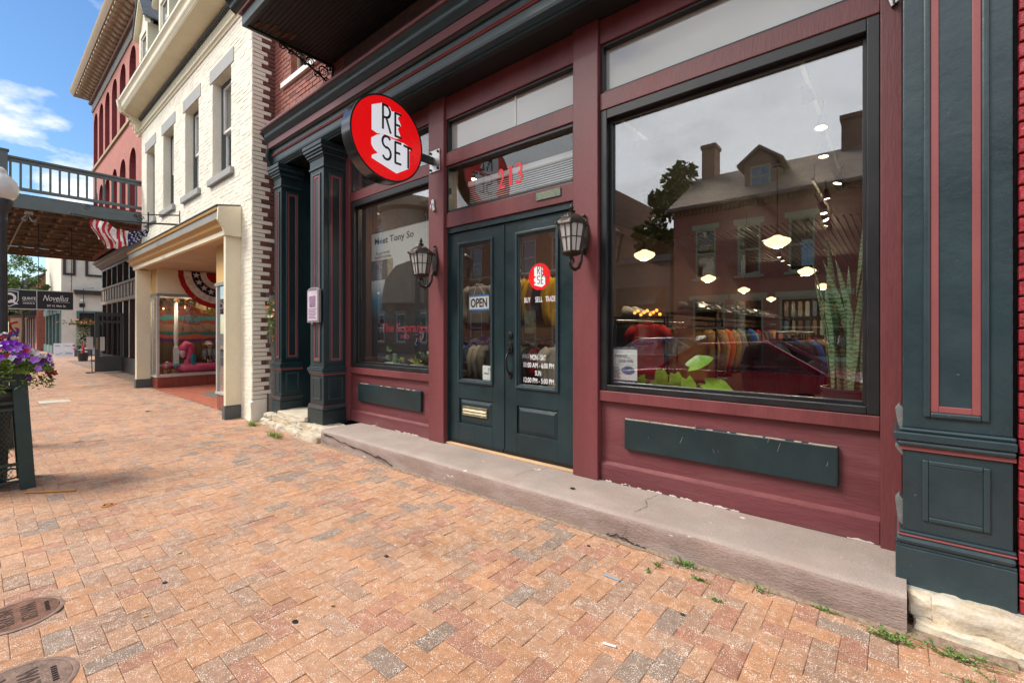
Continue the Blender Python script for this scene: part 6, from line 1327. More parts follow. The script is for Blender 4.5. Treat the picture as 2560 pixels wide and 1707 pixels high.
# the lounging skeleton painted on the backdrop
sk = MB(); yy = 0.50; PX = BDX-0.004
F = lambda a, b_, c: (PX, yy+a, c)
fl = [([(0, 0, 1.62), (0.02, 0, 1.78), (0.0, 0, 1.93)], 0.010), ([(-0.12, 0, 1.82), (0.0, 0, 1.85), (0.10, 0, 1.83)], 0.010), ([(-0.12, 0, 1.82), (-0.15, 0, 1.62), (-0.13, 0, 1.42)], 0.011), ([(0.1, 0, 1.83), (0.16, 0, 1.66), (0.30, 0, 1.72)], 0.011),
      ([(0.02, 0, 1.58), (0.16, 0, 1.46), (0.24, 0, 1.34)], 0.013), ([(0.04, 0, 1.60), (0.26, 0, 1.66), (0.42, 0, 1.46), (0.50, 0, 1.44)], 0.013)]
for i in range(5): fl.append(([(-0.09, 0, 1.80-i*0.035), (0.0, 0, 1.77-i*0.035), (0.08, 0, 1.80-i*0.035)], 0.007))
for pts, r_ in fl: sk.tube([F(*p) for p in pts], r_, 6)
sk.build('painted_skeleton', BONEP, bd, smooth=True)
skull('painted_skull', BONEP, bd, (PX, yy-0.03, 2.02), 0.075)
# seated skeleton with straw hat in the float
sx, sy_, sz = -14.66, 0.93, 0.52
s2 = thing('seated_skeleton', 'plastic skeleton in a straw hat sitting in the pink float', 'skeleton', (sx, sy_, sz))
mb = MB(); skel(mb, lambda a, b_, c: (sx+b_, sy_+a, sz+c), 1.0); mb.build('ribs_and_spine', BONE, s2, smooth=True)
for s in (-1, 1):
    mb = MB(); mb.tube([(sx, sy_+s*0.12, sz+0.385), (sx+0.02, sy_+s*0.15, sz+0.23), (sx+0.10, sy_+s*0.13, sz+0.10)], 0.011, 6); mb.build('arm', BONE, s2, smooth=True)
    mb = MB(); mb.tube([(sx, sy_+s*0.05, sz+0.06), (sx+0.16, sy_+s*0.10, sz+0.12), (sx+0.2, sy_+s*0.1, sz-0.08)], 0.013, 6); mb.build('leg', BONE, s2, smooth=True)
    mb = MB(); mb.lathe([(0.06, 0.1), (0.075, 0.2), (0.07, 0.34), (0.03, 0.40)], (sx-0.01, sy_+s*0.12, sz), 8); mb.build('shirt_side', mat('flowered_shirt', (0.10, 0.22, 0.22), 0.8, var=0.6, scale=30, alt=(0.5, 0.1, 0.15), alt_scale=28, alt_amt=0.9), s2, smooth=True)
skull('skull', BONE, s2, (sx+0.01, sy_, sz+0.49), 0.075)
mb = MB(); mb.lathe([(0.155, 0.0), (0.15, 0.006), (0.08, 0.02), (0.07, 0.09), (0.03, 0.10)], (sx-0.06, sy_-0.02, sz+0.52), 20); o = mb.build('straw_hat', flat('straw', (0.45, 0.30, 0.12)), s2, smooth=True)
mb = MB(); mb.box(sx+0.058, sx+0.075, sy_-0.075, sy_+0.075, sz+0.485, sz+0.525); mb.build('sunglasses', flat('pink_glasses', (0.6, 0.03, 0.15)), s2)
PINK = mat('pink_vinyl', (0.85, 0.09, 0.22), 0.3, var=0.06, bump=0.1, bscale=25); TEAL = flat('teal_vinyl', (0.01, 0.24, 0.30), 0.35)
fm = thing('flamingo_float', 'bright pink inflatable flamingo pool float in the shop window', 'pool float', (-14.62, 0.62, 0.316))
ring = [(-14.63+0.17*math.cos(a), 0.66+0.46*math.sin(a), 0.316+0.115) for a in [k*2*math.pi/40 for k in range(41)]]
mb = MB(); mb.tube(ring, [0.112+0.004*math.cos(k*5) for k in range(41)], 14, caps=False); mb.build('ring', PINK, fm, smooth=True)
mb = MB(); mb.tube([(-14.52, 0.34, 0.45), (-14.50, 0.36, 0.60), (-14.49, 0.40, 0.76), (-14.49, 0.44, 0.90), (-14.49, 0.41, 1.02), (-14.49, 0.33, 1.05), (-14.49, 0.27, 0.98), (-14.49, 0.255, 0.90)], [0.08, 0.075, 0.075, 0.085, 0.105, 0.11, 0.10, 0.085], 14); mb.build('neck_and_head', PINK, fm, smooth=True)
mb = MB(); mb.tube([(-14.49, 0.255, 0.90), (-14.49, 0.255, 0.82), (-14.485, 0.27, 0.74), (-14.48, 0.29, 0.70)], [0.086, 0.078, 0.055, 0.02], 12); bk = mb.build('beak', flat('pale_pink', (0.80, 0.45, 0.50), 0.4), fm, smooth=True)
mb = MB(); mb.lathe([(0.03, -0.03), (0.04, 0), (0.015, 0.035)], (-14.48, 0.295, 0.70), 8); mb.build('beak_tip', INK, bk, smooth=True)
mb = MB(); mb.lathe([(0, -0.02), (0.018, 0), (0, 0.02)], (-14.395, 0.38, 1.03), 10, caps=False, axis='x'); mb.build('eye', INK, fm, smooth=True)
mb = MB(); mb.lathe([(0, -0.17), (0.05, -0.12), (0.075, 0.0), (0.06, 0.10), (0, 0.16)], (-14.40, 0.47, 0.66), 10, caps=False, sx=0.35); mb.build('wing', TEAL, fm, smooth=True)
mb = MB(); mb.tube([(-14.5, 0.02, 0.50), (-14.5, 0.15, 0.52), (-14.5, 0.26, 0.49)], [0.02, 0.05, 0.02], 8); mb.build('wing', TEAL, fm, smooth=True)
mb = MB(); mb.tube([(-14.6, -0.16, 0.46), (-14.6, -0.06, 0.52), (-14.6, 0.05, 0.50)], [0.05, 0.11, 0.07], 12); mb.build('tail', PINK, fm, smooth=True)
mb = MB(); mb.lathe([(0, -0.13), (0.09, -0.09), (0.125, 0), (0.09, 0.09), (0, 0.13)], (-14.52, 1.10, 0.45), 14, caps=False); mb.build('front_ball', PINK, fm, smooth=True)
for q, (y_, lab) in enumerate(((-0.12, 'left woven basket holding a tiny skeleton in the shop window'), (0.06, 'right small woven basket in front of the flamingo float'))):
    t = thing('basket', lab, 'basket', (-14.44, y_, 0.316), 0, 'small baskets in the window display')
    mb = MB(); mb.lathe([(0.052, 0.317), (0.068, 0.43)], (-14.44, y_, 0), 18); mb.build('body', mat('wicker%d' % q, (0.34, 0.16, 0.05), 0.8, var=0.4, scale=45, bump=0.7, bscale=90), t, smooth=False)
    mb = MB(); mb.lathe([(0.071, 0.425), (0.071, 0.445), (0.06, 0.445)], (-14.44, y_, 0), 18, caps=False); mb.build('rim', INK, t)
t = thing('tiny_skeleton', 'tiny skeleton figure perched on the left basket', 'skeleton', (-14.42, -0.11, 0.44))
mb = MB(); mb.tube([(-14.42, -0.11, 0.45), (-14.42, -0.11, 0.56)], 0.012, 6); mb.tube([(-14.38, -0.11, 0.36), (-14.40, -0.13, 0.46), (-14.42, -0.09, 0.46), (-14.37, -0.07, 0.36)], 0.008, 6); mb.tube([(-14.42, -0.16, 0.48), (-14.42, -0.11, 0.55), (-14.42, -0.06, 0.48)], 0.007, 6); mb.build('bones', BONE, t, smooth=True)
skull('skull', BONE, t, (-14.42, -0.11, 0.60), 0.03)
t = thing('turned_post', 'white turned post standing inside the display window', 'post', (-14.6, 0.13, 0.316))
mb = MB(); mb.box(-14.665, -14.555, 0.08, 0.19, 0.317, 0.95); mb.lathe([(0.05, 0.95), (0.06, 0.98), (0.035, 1.02), (0.04, 1.06), (0.052, 1.2), (0.045, 1.6), (0.038, 2.1), (0.05, 2.2), (0.055, 2.29)], (-14.61, 0.135, 0), 16); mb.build('shaft', WHITE, t, auto=40)
gl_ = thing('letter_garland', 'paper letter garland spelling SUMMERWEEN across the display window', 'garland', (-14.42, 0.8, 2.0))
for q, ch in enumerate('SUMMERWEEN'):
    y_ = 0.30+q*0.085; z_ = 2.10-0.20*math.sin(min(1, q/8.5)*math.pi*0.62)+0.12*max(0, (q-5)/4)
    y_ = (y_+3.3)*0.972-3.3; z_ = 1.4+(z_-1.4)*0.972
    text('letter', ch, (-14.02, y_, z_), 0.125, 0.072, flat('garland_%d' % q, (0.85, 0.13, 0.01) if q < 6 else (0.50, 0.75, 0.02), 0.7), gl_, '+x', weight=0.03, roll=0.25*(q-4.5)/4.5)
mb = MB(); mb.tube([(-14.022, 0.16+k*0.085, 2.17-0.20*math.sin(min(1, k/8.5)*math.pi*0.62)+0.12*max(0, (k-5)/4)) for k in range(11)], 0.003, 5); mb.build('string', WHITE, gl_)
BULB = emission('lit_window_bulb', (1.0, 0.6, 0.2), 1.5)
for q, (y_, z_) in enumerate(((-0.15, 2.0), (0.32, 2.06), (1.05, 2.1))):
    t = thing('window_bulb', ['left small lit bulb in the holiday window', 'middle small lit bulb in the holiday window', 'right small lit bulb in the holiday window'][q], 'light bulb', (-14.55, y_, z_), 0, 'bulbs in the holiday window')
    mb = MB(); mb.lathe([(0.006, -0.03), (0.02, -0.01), (0.018, 0.01), (0.006, 0.02)], (-14.55, y_, z_), 10); mb.build('bulb', BULB, t, smooth=True)
    mb = MB(); mb.tube([(-14.55, y_, z_+0.02), (-14.55, y_, 2.3)], 0.003, 5); mb.build('cord', INK, t)
    l = bpy.data.lights.new('bulb_light', 'POINT'); l.energy = 3.2; l.color = (1.0, 0.82, 0.6); l.shadow_soft_size = 0.0
    lo = bpy.data.objects.new('bulb_light', l); C.objects.link(lo); lo.parent = t; lo.location = (0.10, 0, -0.05)
fg = thing('flower_garland', 'garland of paper flowers and dark leaves along the top of the display', 'garland', (-14.6, 0.4, 2.2))
rq = random.Random(17); FLC = [flat('fl_%d' % i, c_, 0.7) for i, c_ in enumerate([(0.7, 0.05, 0.10), (0.75, 0.22, 0.02), (0.75, 0.45, 0.03), (0.6, 0.3, 0.25)])]; DLF = flat('dark_foliage', (0.02, 0.05, 0.025), 0.6)
lv = MB()
for q in range(150):
    c = Vector((-14.6+rq.uniform(-0.1, 0.08), rq.uniform(-0.2, 1.1), 2.26+rq.gauss(0, 0.05)-0.25*(q % 9 == 0 and q < 60))); d = Vector((rq.gauss(0, 1), rq.gauss(0, 1), rq.gauss(0, 1))).normalized()*0.09; s = d.orthogonal().normalized()*0.025
    lv.add([c-d, c+s, c+d, c-s], [(0, 1, 2, 3)])
lv.build('leaves', DLF, fg, fix=False)
def blossom(mb, c, r_, d, n=5, m=0):
    d = Vector(d).normalized(); u = d.orthogonal().normalized(); v = d.cross(u); c = Vector(c); k = n*4
    vs = [c-d*r_*0.45]
    for i in range(k):
        a = 2*math.pi*i/k; rr = r_*(0.86+0.14*math.cos(n*a)); vs.append(c+u*rr*math.cos(a)+v*rr*math.sin(a)+d*r_*0.08*math.cos(n*a))
    mb.add(vs, [(0, 1+i, 1+(i+1) % k) for i in range(k)], m)
for q in range(16):
    mb = MB(); blossom(mb, (-14.5+rq.uniform(-0.05, 0.04), rq.uniform(-0.1, 1.0), 2.27+rq.gauss(0, 0.05)), rq.uniform(0.035, 0.06), (1, rq.gauss(0, 0.4), rq.gauss(0, 0.4))); mb.build('flower', FLC[q % 4], fg, fix=False)
# patriotic bunting
bn = thing('bunting', 'red white and blue half-round bunting with stars over the display window', 'bunting', (-13.8, 0.9, 2.95))
BR, BWh, BB = CL['red'], cloth('bunting_white', (0.72, 0.70, 0.66)), cloth('bunting_blue', (0.014, 0.018, 0.06))
for (r0, r1, m_) in ((0.0, 0.30, BR), (0.30, 0.45, BWh), (0.45, 0.66, BB), (0.66, 0.84, BWh), (0.84, 0.97, BR)):
    mb = MB(); n = 40; vs = []
    for rr in (r0, (r0+r1)/2, r1):
        for i in range(n+1):
            a = math.pi+math.pi*i/n; vs.append((GX+0.045+0.022*rr*math.sin(i*2.1), 0.875+rr*math.cos(a)*0.92, 2.94+rr*math.sin(a)*0.96))
    mb.add(vs, [(q*(n+1)+i, q*(n+1)+i+1, (q+1)*(n+1)+i+1, (q+1)*(n+1)+i) for q in range(2) for i in range(n)]); mb.build('band', m_, bn, smooth=True, fix=False)
def star(mb, P, r_, n=5):
    pts = [P(r_*(1 if i % 2 == 0 else 0.42)*math.sin(math.pi*i/n), r_*(1 if i % 2 == 0 else 0.42)*math.cos(math.pi*i/n)) for i in range(2*n)]
    mb.add(pts+[P(0, 0)], [(i, (i+1) % (2*n), 2*n) for i in range(2*n)])
for q in range(9):
    a = math.pi+math.pi*(q+0.5)/9; cy, cz = 0.875+0.555*math.cos(a)*0.92, 2.94+0.555*math.sin(a)*0.96
    mb = MB(); star(mb, lambda u, v: (GX+0.072, cy+u, cz+v), 0.085); mb.build('star', BWh, bn, fix=False)
# orange flowers on the wall between the corner and the green pier
t = thing('flower_tuft', 'hanging tuft of orange and white flowers between the brick corner and the green pier', 'flowers', (-7.58, -0.22, 1.3))
lv = MB()
for q in range(420):
    c = Vector((-7.56+rq.gauss(0, 0.045), -0.23+rq.gauss(0, 0.05), 1.60+rq.gauss(0, 0.16))); d = Vector((rq.gauss(0, 1), rq.gauss(0, 1), rq.gauss(-0.3, 1))).normalized()*rq.uniform(0.015, 0.032); s = d.orthogonal().normalized()*0.010
    lv.add([c-d, c+s, c+d, c-s], [(0, 1, 2, 3)])
lv.build('foliage', mat('yellow_green_leaf', (0.16, 0.24, 0.04), 0.6, var=0.3, scale=30), t, fix=False)
for q in range(26):
    mb = MB(); blossom(mb, (-7.52+rq.gauss(0, 0.035), -0.25+rq.gauss(0, 0.05), 1.56+rq.gauss(0, 0.15)), rq.uniform(0.016, 0.032), (0.7, -1, rq.gauss(0, 0.4))); mb.build('flower', [FLC[1], FLC[2], PAPER, FLC[1]][q % 4], t, fix=False)
mb = MB(); mb.tube([(-7.6, -0.2, 1.95), (-7.58, -0.23, 1.6), (-7.58, -0.22, 1.25)], 0.012, 6); mb.build('stem', DLF, t)
# ------------------------------------------------------------------ tall red building with arched windows
red = thing('red_building', 'tall red painted masonry building with arched windows and a heavy bracketed cornice', 'building', (-19.2, -0.42, 0.0))
RX0, RX1, RY = -23.34, -15.08, -0.42
def archp(cx, w, z0, z1, n=10):
    r_ = w/2; return [(cx-r_, z0), (cx+r_, z0)]+[(cx+r_*math.cos(math.pi*i/n), z1-r_+r_*math.sin(math.pi*i/n)) for i in range(n+1)]
cxs = [-22.75, -21.62, -20.45, -19.22, -17.95, -16.6]
hs = [archp(c, 0.86, 7.62, 9.50) for c in cxs[0:]]+[archp(c, 0.86, 4.75, 6.62) for c in cxs]
wall_y('wall', REDST, rect(RX0, RX1, 4.1, 9.85), hs, RY, 0.34, red, REDSTD)
mb = MB(); mb.box(RX0, RX0+0.02, RY+0.001, 8, 4.1, 9.85); mb.build('side_wall', REDST, red)
for k, c in enumerate(cxs*2):
    z0, z1 = (7.62, 9.50) if k < 6 else (4.75, 6.62)
    pr = archp(c, 0.86, z0, z1); pi_ = archp(c, 0.62, z0+0.1, z1-0.12)
    mb = poly_holes(pr, [pi_], lambda u, v: (u, RY+0.26, v)); wf = mb.build('window_surround', REDSTD, red, fix=False)
    mb = MB(); n = len(pi_); mb.add([(p[0], RY+0.26, p[1]) for p in pi_]+[(p[0], RY+0.34, p[1]) for p in pi_], [(i, (i+1) % n, n+(i+1) % n, n+i) for i in range(n)]); mb.build('inner_reveal', REDSTD, wf, fix=False)
    mb = MB(); mb.add([(p[0], RY+0.33, p[1]) for p in pi_], [tuple(range(n))]); mb.build('pane', GLASSW, wf, fix=False)
    mb = MB(); mb.box(c-0.31, c+0.31, RY+0.315, RY+0.328, (z0+z1)/2-0.03, (z0+z1)/2+0.03); mb.box(c-0.02, c+0.02, RY+0.316, RY+0.328, z0+0.1, z1-0.15); mb.build('glazing_bar', TAN, wf)
mb = MB(); mb.box(RX0+0.1, RX1-0.1, RY+0.9, RY+0.95, 4.2, 9.8); mb.build('room_back', DARKIN, red)
mb = MB(); mb.prism([(RY-0.002, 7.42), (RY-0.05, 7.43), (RY-0.06, 7.50), (RY-0.03, 7.52), (RY-0.002, 7.53)], RX0-0.02, RX1); mb.build('belt_course', TAN, red)
mb = MB(); mb.prism([(RY+0.1, 9.70), (RY-0.03, 9.70), (RY-0.05, 9.74), (RY-0.03, 9.76), (RY-0.03, 9.98), (RY-0.09, 10.02), (RY-0.09, 10.06), (RY+0.1, 10.06)], RX0-0.05, RX1); mb.build('frieze', GREYW, red, auto=30)
mb = MB(); mb.prism([(RY+0.1, 9.985), (RY-0.10, 9.985), (RY-0.13, 10.03), (RY-0.10, 10.062), (RY+0.1, 10.062)], RX0-0.08, RX1); mb.build('bed_moulding', TAND, red, auto=30)
mb = MB(); mb.prism([(RY+0.1, 10.30), (RY-0.50, 10.30), (RY-0.52, 10.34), (RY-0.58, 10.42), (RY-0.60, 10.50), (RY-0.56, 10.54), (RY+0.1, 10.62)], RX0-0.5, RX1); mb.build('crown', TAN, red, auto=30)
mb = MB(); mb.box(RX0-0.02, RX1, RY-0.10, RY+0.1, 10.063, 10.299); mb.build('soffit_back', TAND, red)
nm_ = 26
for q in range(nm_):
    x_ = RX0+0.06+(RX1-RX0-0.2)*q/nm_
    pr = [(RY-0.11, 10.08), (RY-0.20, 10.10), (RY-0.30, 10.17), (RY-0.40, 10.18), (RY-0.47, 10.22), (RY-0.47, 10.298), (RY-0.11, 10.298)]
    mb = MB(); mb.prism(pr, x_, x_+0.16); mb.build('modillion', TAN, red, bevel=0.01)
mb = MB(); mb.box(RX0, RX1, RY+0.1, RY+8, 9.8, 10.4); mb.build('roof', DGREY, red)
# dark wooden storefront at its foot
sf = thing('dark_storefront', 'dark wooden restaurant storefront under the timber deck', 'storefront', (-19.5, 0.0, 0.0))
DK1 = mat('charcoal_wood', (0.035, 0.032, 0.030), 0.45, var=0.2, scale=4); BRW = mat('brown_stained_wood', (0.075, 0.035, 0.022), 0.5, var=0.3, scale=5); PNL = mat('taupe_panel', (0.30, 0.24, 0.17), 0.6, var=0.12, scale=4)
FX0, FX1, FY = -24.4, -15.1, 0.0
mb = MB(); mb.box(FX0, FX1, FY+0.9, FY+1.0, 0, 4.1); mb.build('room_back', DARKIN, sf)
mb = MB(); mb.box(FX0, FX1, FY, FY+0.12, 0.0, 0.52); mb.build('stall_board', DK1, sf)
for (z0, z1, m_, y0) in ((2.46, 2.58, PNL, -0.05), (3.04, 3.12, PNL, -0.05), (3.78, 3.86, DK1, -0.03)):
    mb = MB(); mb.box(FX0, FX1, FY+y0, FY+0.12, z0, z1); mb.build('rail', m_, sf, bevel=0.004)
mb = MB(); mb.prism([(0.12, 3.861), (-0.06, 3.861), (-0.10, 3.92), (-0.20, 3.97), (-0.22, 4.03), (-0.30, 4.06), (-0.31, 4.12), (0.12, 4.14)], FX0-0.1, FX1); mb.build('cornice', BRW, sf, auto=30)
xp = FX0
k = 0
while xp < FX1-0.1:
    mb = MB(); mb.box(xp, xp+0.10, FY-0.02, FY+0.12, 0.521, 2.459); mb.box(xp+0.0, xp+0.10, FY-0.025, FY+0.12, 3.121, 3.779); mb.build('mullion', BRW if k % 2 else DK1, sf, bevel=0.004)
    x1 = min(xp+1.0, FX1)
    if not (-21.2 < xp < -19.6):
        mb = MB(); mb.box(xp+0.10, x1, FY+0.05, FY+0.056, 0.521, 2.459); mb.build('pane', GLASSB, sf)
    mb = MB(); mb.box(xp+0.10, x1, FY+0.05, FY+0.056, 3.121, 3.779); mb.build('pane', GLASSW, sf)
    for h in (0, 1):
        a = xp+0.02+h*0.5
        mb = MB(); mb.box(a+0.04, a+0.46, FY-0.02, FY+0.1, 2.60, 3.02); mb.build('frieze_panel', PNL, sf, bevel=0.006)
        mb = MB(); mb.box(a-0.03, a+0.035, FY-0.04, FY+0.1, 2.581, 3.039); mb.build('frieze_post', BRW, sf)
    xp += 1.0; k += 1
mb = MB(); mb.box(FX0, FX1, FY+0.02, FY+0.11, 2.581, 3.039); mb.build('frieze_board', BRW, sf)
CDL = emission('lit_room_lamp', (1.0, 0.55, 0.2), 2.0)
t = thing('open_door', 'charcoal glazed door standing open across the pavement', 'door', (-20.7, -0.68, 0.02))
mb = MB(); mb.framex(-0.70, 0.08, 0.03, 2.05, -20.75, -20.70, 0.12); mb.box(-20.75, -20.70, -0.58, -0.04, 1.70, 1.78); mb.box(-20.75, -20.70, -0.58, -0.04, 0.42, 0.56); mb.build('frame', DGREY, t, bevel=0.005)
mb = MB(); mb.box(-20.74, -20.71, -0.58, -0.04, 0.15, 0.42); mb.build('panel', DGREY, t)
mb = MB(); mb.box(-20.728, -20.722, -0.58, -0.04, 0.56, 1.70); mb.build('pane', GLASSB, t); mb = MB(); mb.box(-20.728, -20.722, -0.58, -0.04, 1.78, 1.93); mb.build('pane', GLASSB, t)
mb = MB(); mb.box(-20.70, -20.675, -0.675, -0.61, 0.80, 1.20); mb.build('handle_plate', BRASS, t, bevel=0.006)
mb = MB(); mb.box(-20.698, -20.695, -0.57, -0.45, 0.75, 1.22); mb.build('posted_menu', PAPER, t)
t = thing('menu_stand', 'slim black stand with a white menu card beside the open door', 'menu stand', (-20.9, -0.80, 0.0))
mb = MB(); mb.box(-20.93, -20.90, -0.88, -0.72, 0.80, 1.22); mb.build('card', PAPER, t); mb = MB(); mb.tube([(-20.93, -0.76, 0.8), (-20.93, -0.74, 0.02)], 0.012, 6); mb.box(-21.05, -20.8, -0.9, -0.68, 0.0, 0.02); mb.build('stand', IRON, t)
# ------------------------------------------------------------------ timber deck over the pavement
dk = thing('timber_deck', 'grey painted timber deck with railing spanning over the pavement', 'deck', (-19.8, -1.6, 4.2))
BLG = mat('blue_grey_paint', (0.105, 0.135, 0.145), 0.55, var=0.16, scale=3); JST = mat('weathered_joist', (0.24, 0.15, 0.095), 0.85, var=0.3, scale=4, bump=0.4); PLK = mat('dark_underside_plank', (0.10, 0.065, 0.045), 0.9, var=0.35, scale=4)
DX0, DX1, DY0, DY1 = -24.6, -15.15, -2.98, -0.05
mb = MB(); mb.box(DX1-0.06, DX1, DY0, DY1, 4.20, 4.50); mb.build('edge_beam', BLG, dk, bevel=0.006)
mb = MB(); mb.box(DX0, DX1-0.06, DY0, DY0+0.06, 4.20, 4.50); mb.build('edge_beam', BLG, dk, bevel=0.006)
mb = MB(); mb.box(DX0, DX0+0.06, DY0+0.06, DY1, 4.20, 4.50); mb.build('edge_beam', JST, dk)
for q in range(20):
    y0 = DY0+0.07+q*0.144; mb = MB(); mb.box(DX0+0.06, DX1-0.06, y0, y0+0.138, 4.505, 4.535); mb.build('plank', PLK, dk)
for q in range(7):
    y0 = DY0+0.28+q*0.40; mb = MB(); mb.box(DX0+0.06, DX1-0.07, y0, y0+0.05, 4.30, 4.503); mb.build('joist', JST, dk)
for q in range(9):
    x_ = DX1-0.9-q*1.0; mb = MB(); mb.box(x_-0.06, x_, DY0+0.06, DY1, 4.235, 4.298); mb.build('cross_beam', JST, dk)
    mb2 = MB()
    for r_ in range(7): mb2.box(x_-0.012, x_+0.05, DY0+0.26+r_*0.40, DY0+0.345+r_*0.40, 4.30, 4.44)
    mb2.build('joist_hangers', METAL if q < 4 else JST, dk)
def railing(xa, ya, xb, yb):
    L = math.hypot(xb-xa, yb-ya); n = int(L/0.155); ux, uy = (xb-xa)/L, (yb-ya)/L
    def bar(z0, z1, w):
        mb = MB(); px_, py_ = -uy*w/2, ux*w/2
        mb.add([(xa-px_, ya-py_, z0), (xb-px_, yb-py_, z0), (xb+px_, yb+py_, z0), (xa+px_, ya+py_, z0), (xa-px_, ya-py_, z1), (xb-px_, yb-py_, z1), (xb+px_, yb+py_, z1), (xa+px_, ya+py_, z1)], [(0, 3, 2, 1), (4, 5, 6, 7), (0, 1, 5, 4), (1, 2, 6, 5), (2, 3, 7, 6), (3, 0, 4, 7)]); return mb
    bar(5.30, 5.345, 0.13).build('top_rail', BLG, dk, bevel=0.005); bar(5.22, 5.299, 0.05).build('rail', BLG, dk); bar(4.60, 4.67, 0.06).build('bottom_rail', BLG, dk)
    for q in range(n):
        x_, y_ = xa+ux*L*(q+0.5)/n, ya+uy*L*(q+0.5)/n; mb = MB(); mb.box(x_-0.02, x_+0.02, y_-0.02, y_+0.02, 4.671, 5.219); mb.build('baluster', BLG, dk)
railing(DX1-0.05, DY0+0.10, DX1-0.05, DY1-0.3); railing(DX0+0.05, DY0+0.05, DX1-0.12, DY0+0.05)
mb = MB(); mb.box(DX1-0.12, DX1+0.02, DY0, DY0+0.14, 4.5, 5.43); mb.box(DX1-0.14, DX1+0.04, DY0-0.02, DY0+0.16, 5.43, 5.465); mb.build('newel_post', BLG, dk, bevel=0.006)
t = thing('flood_lamp', 'small white twin flood lamp under the deck edge', 'flood lamp', (-15.7, -2.45, 4.1))
mb = MB(); mb.box(-15.78, -15.62, -2.56, -2.42, 4.18, 4.23); mb.build('base', WHITE, t)
for s in (-1, 1):
    mb = MB(); mb.tube([(-15.7, -2.49, 4.18), (-15.66, -2.49+s*0.05, 4.08), (-15.62, -2.49+s*0.09, 4.02)], [0.03, 0.04, 0.05], 10); mb.build('head', METAL, t)
mb = MB(); mb.tube([(-15.75, -2.5, 4.2), (-17.5, -2.55, 4.21), (-23.5, -2.6, 4.2)], 0.02, 6); mb.tube([(-18.5, -2.56, 4.2), (-18.5, -1.2, 4.2)], 0.016, 6); mb.tube([(-20.5, -2.56, 4.2), (-20.5, -1.0, 4.2)], 0.016, 6)
tag(mb.build('conduit', mat('pale_pipe', (0.30, 0.25, 0.18), 0.6)), 'pale branching pipe fixed under the deck', 'pipe')
# hanging restaurant sign
t = thing('hanging_board', 'long black hanging restaurant sign on chains under the deck', 'sign', (-17.0, -2.2, 2.0))
mb = MB(); mb.box(-17.04, -17.0, -3.25, -1.60, 1.99, 2.455); mb.build('board', INK, t)
mb = MB(); mb.box(-17.045, -16.985, -3.26, -1.585, 2.456, 2.475); mb.box(-17.045, -16.985, -3.26, -1.585, 1.968, 1.989); mb.box(-16.998, -16.985, -2.29, -2.275, 1.99, 2.455); mb.build('silver_edge', METAL, t)
text('lettering', 'Novellus', (-16.993, -1.93, 2.28), 0.15, 0.48, WHITEV, t, '+x', shear=0.35); text('lettering', '201 N. Main St.', (-16.993, -1.92, 2.08), 0.055, 0.36, WHITEV, t, '+x', weight=0.01)
mb = MB(); mb.box(-16.996, -16.992, -1.98, -1.66, 2.175, 2.182); mb.build('rule_line', WHITEV, t)
text('lettering', 'QUINTE', (-16.993, -2.42, 2.245), 0.085, 0.24, WHITEV, t, '+x', weight=0.02); text('lettering', 'DINING &', (-16.993, -2.42, 2.125), 0.035, 0.21, WHITEV, t, '+x', weight=0.02)
mb = MB(); mb.box(-16.996, -16.992, -2.54, -2.30, 2.172, 2.178); mb.build('rule_line', WHITEV, t)
sh = [(-2.92, 2.42), (-2.76, 2.44), (-2.60, 2.42), (-2.60, 2.20), (-2.64, 2.10), (-2.76, 2.02), (-2.88, 2.10), (-2.92, 2.20)]
shi = [(-2.76+(a+2.76)*0.88, 2.23+(b_-2.23)*0.88) for a, b_ in sh]
poly_holes(sh, [shi], lambda u, v: (-16.994, u, v)).build('shield_outline', METAL, t, fix=False)
ro = [(-2.76+0.12*math.cos(k*0.3142), 2.25+0.13*math.sin(k*0.3142)) for k in range(20)]; ri = [(-2.76+0.07*math.cos(k*0.3142), 2.25+0.075*math.sin(k*0.3142)) for k in range(20)]
poly_holes(ro, [ri], lambda u, v: (-16.993, u, v)).build('round_emblem', WHITEV, t, fix=False)
mb = MB(); mb.add([(-16.9925, -2.76, 2.20), (-16.9925, -2.72, 2.21), (-16.9925, -2.60, 2.09), (-16.9925, -2.66, 2.09)], [(0, 1, 2, 3)]); mb.build('emblem_tail', WHITEV, t, fix=False)
for y_ in (-1.63, -2.25, -3.1):
    mb = MB(); n = 30
    for q in range(n):
        z_ = 2.475+1.72*q/n; o_ = 0.012
        mb.tube([(-17.02+(o_ if q % 2 else 0), y_+(0 if q % 2 else o_), z_), (-17.02-(o_ if q % 2 else 0), y_-(0 if q % 2 else o_), z_+1.72/n*1.1)], 0.007, 5)
    mb.build('chain', IRON, t)
# ------------------------------------------------------------------ far end of the street
wb = thing('white_corner_building', 'white painted corner building with green shop windows at the far end', 'building', (-40.0, 2.0, 0.0))
WH = mat('white_painted_brick', (0.70, 0.66, 0.56), 0.8, var=0.08, scale=2, bump=0.3, bscale=20); TEALW = mat('sage_green_wood', (0.09, 0.17, 0.165), 0.5, var=0.12)
wh = [rect(0.62, 2.4, 0.5, 2.55), rect(0.05, 0.42, 4.75, 6.3), rect(1.0, 2.0, 4.75, 6.3)]
mb = poly_holes(rect(-0.1, 5.0, 0, 7.5), wh, lambda u, v: (-37.0, u, v)); mb.build('wall', WH, wb, fix=False)
mb = MB(); mb.box(-46, -37.02, -0.1, 5, 2.9, 7.5); mb.build('upper_block', WH, wb)
mb = MB(); mb.box(-46, -37.02, 0.6, 5, 0, 2.9); mb.build('ground_floor', DARKIN, wb)
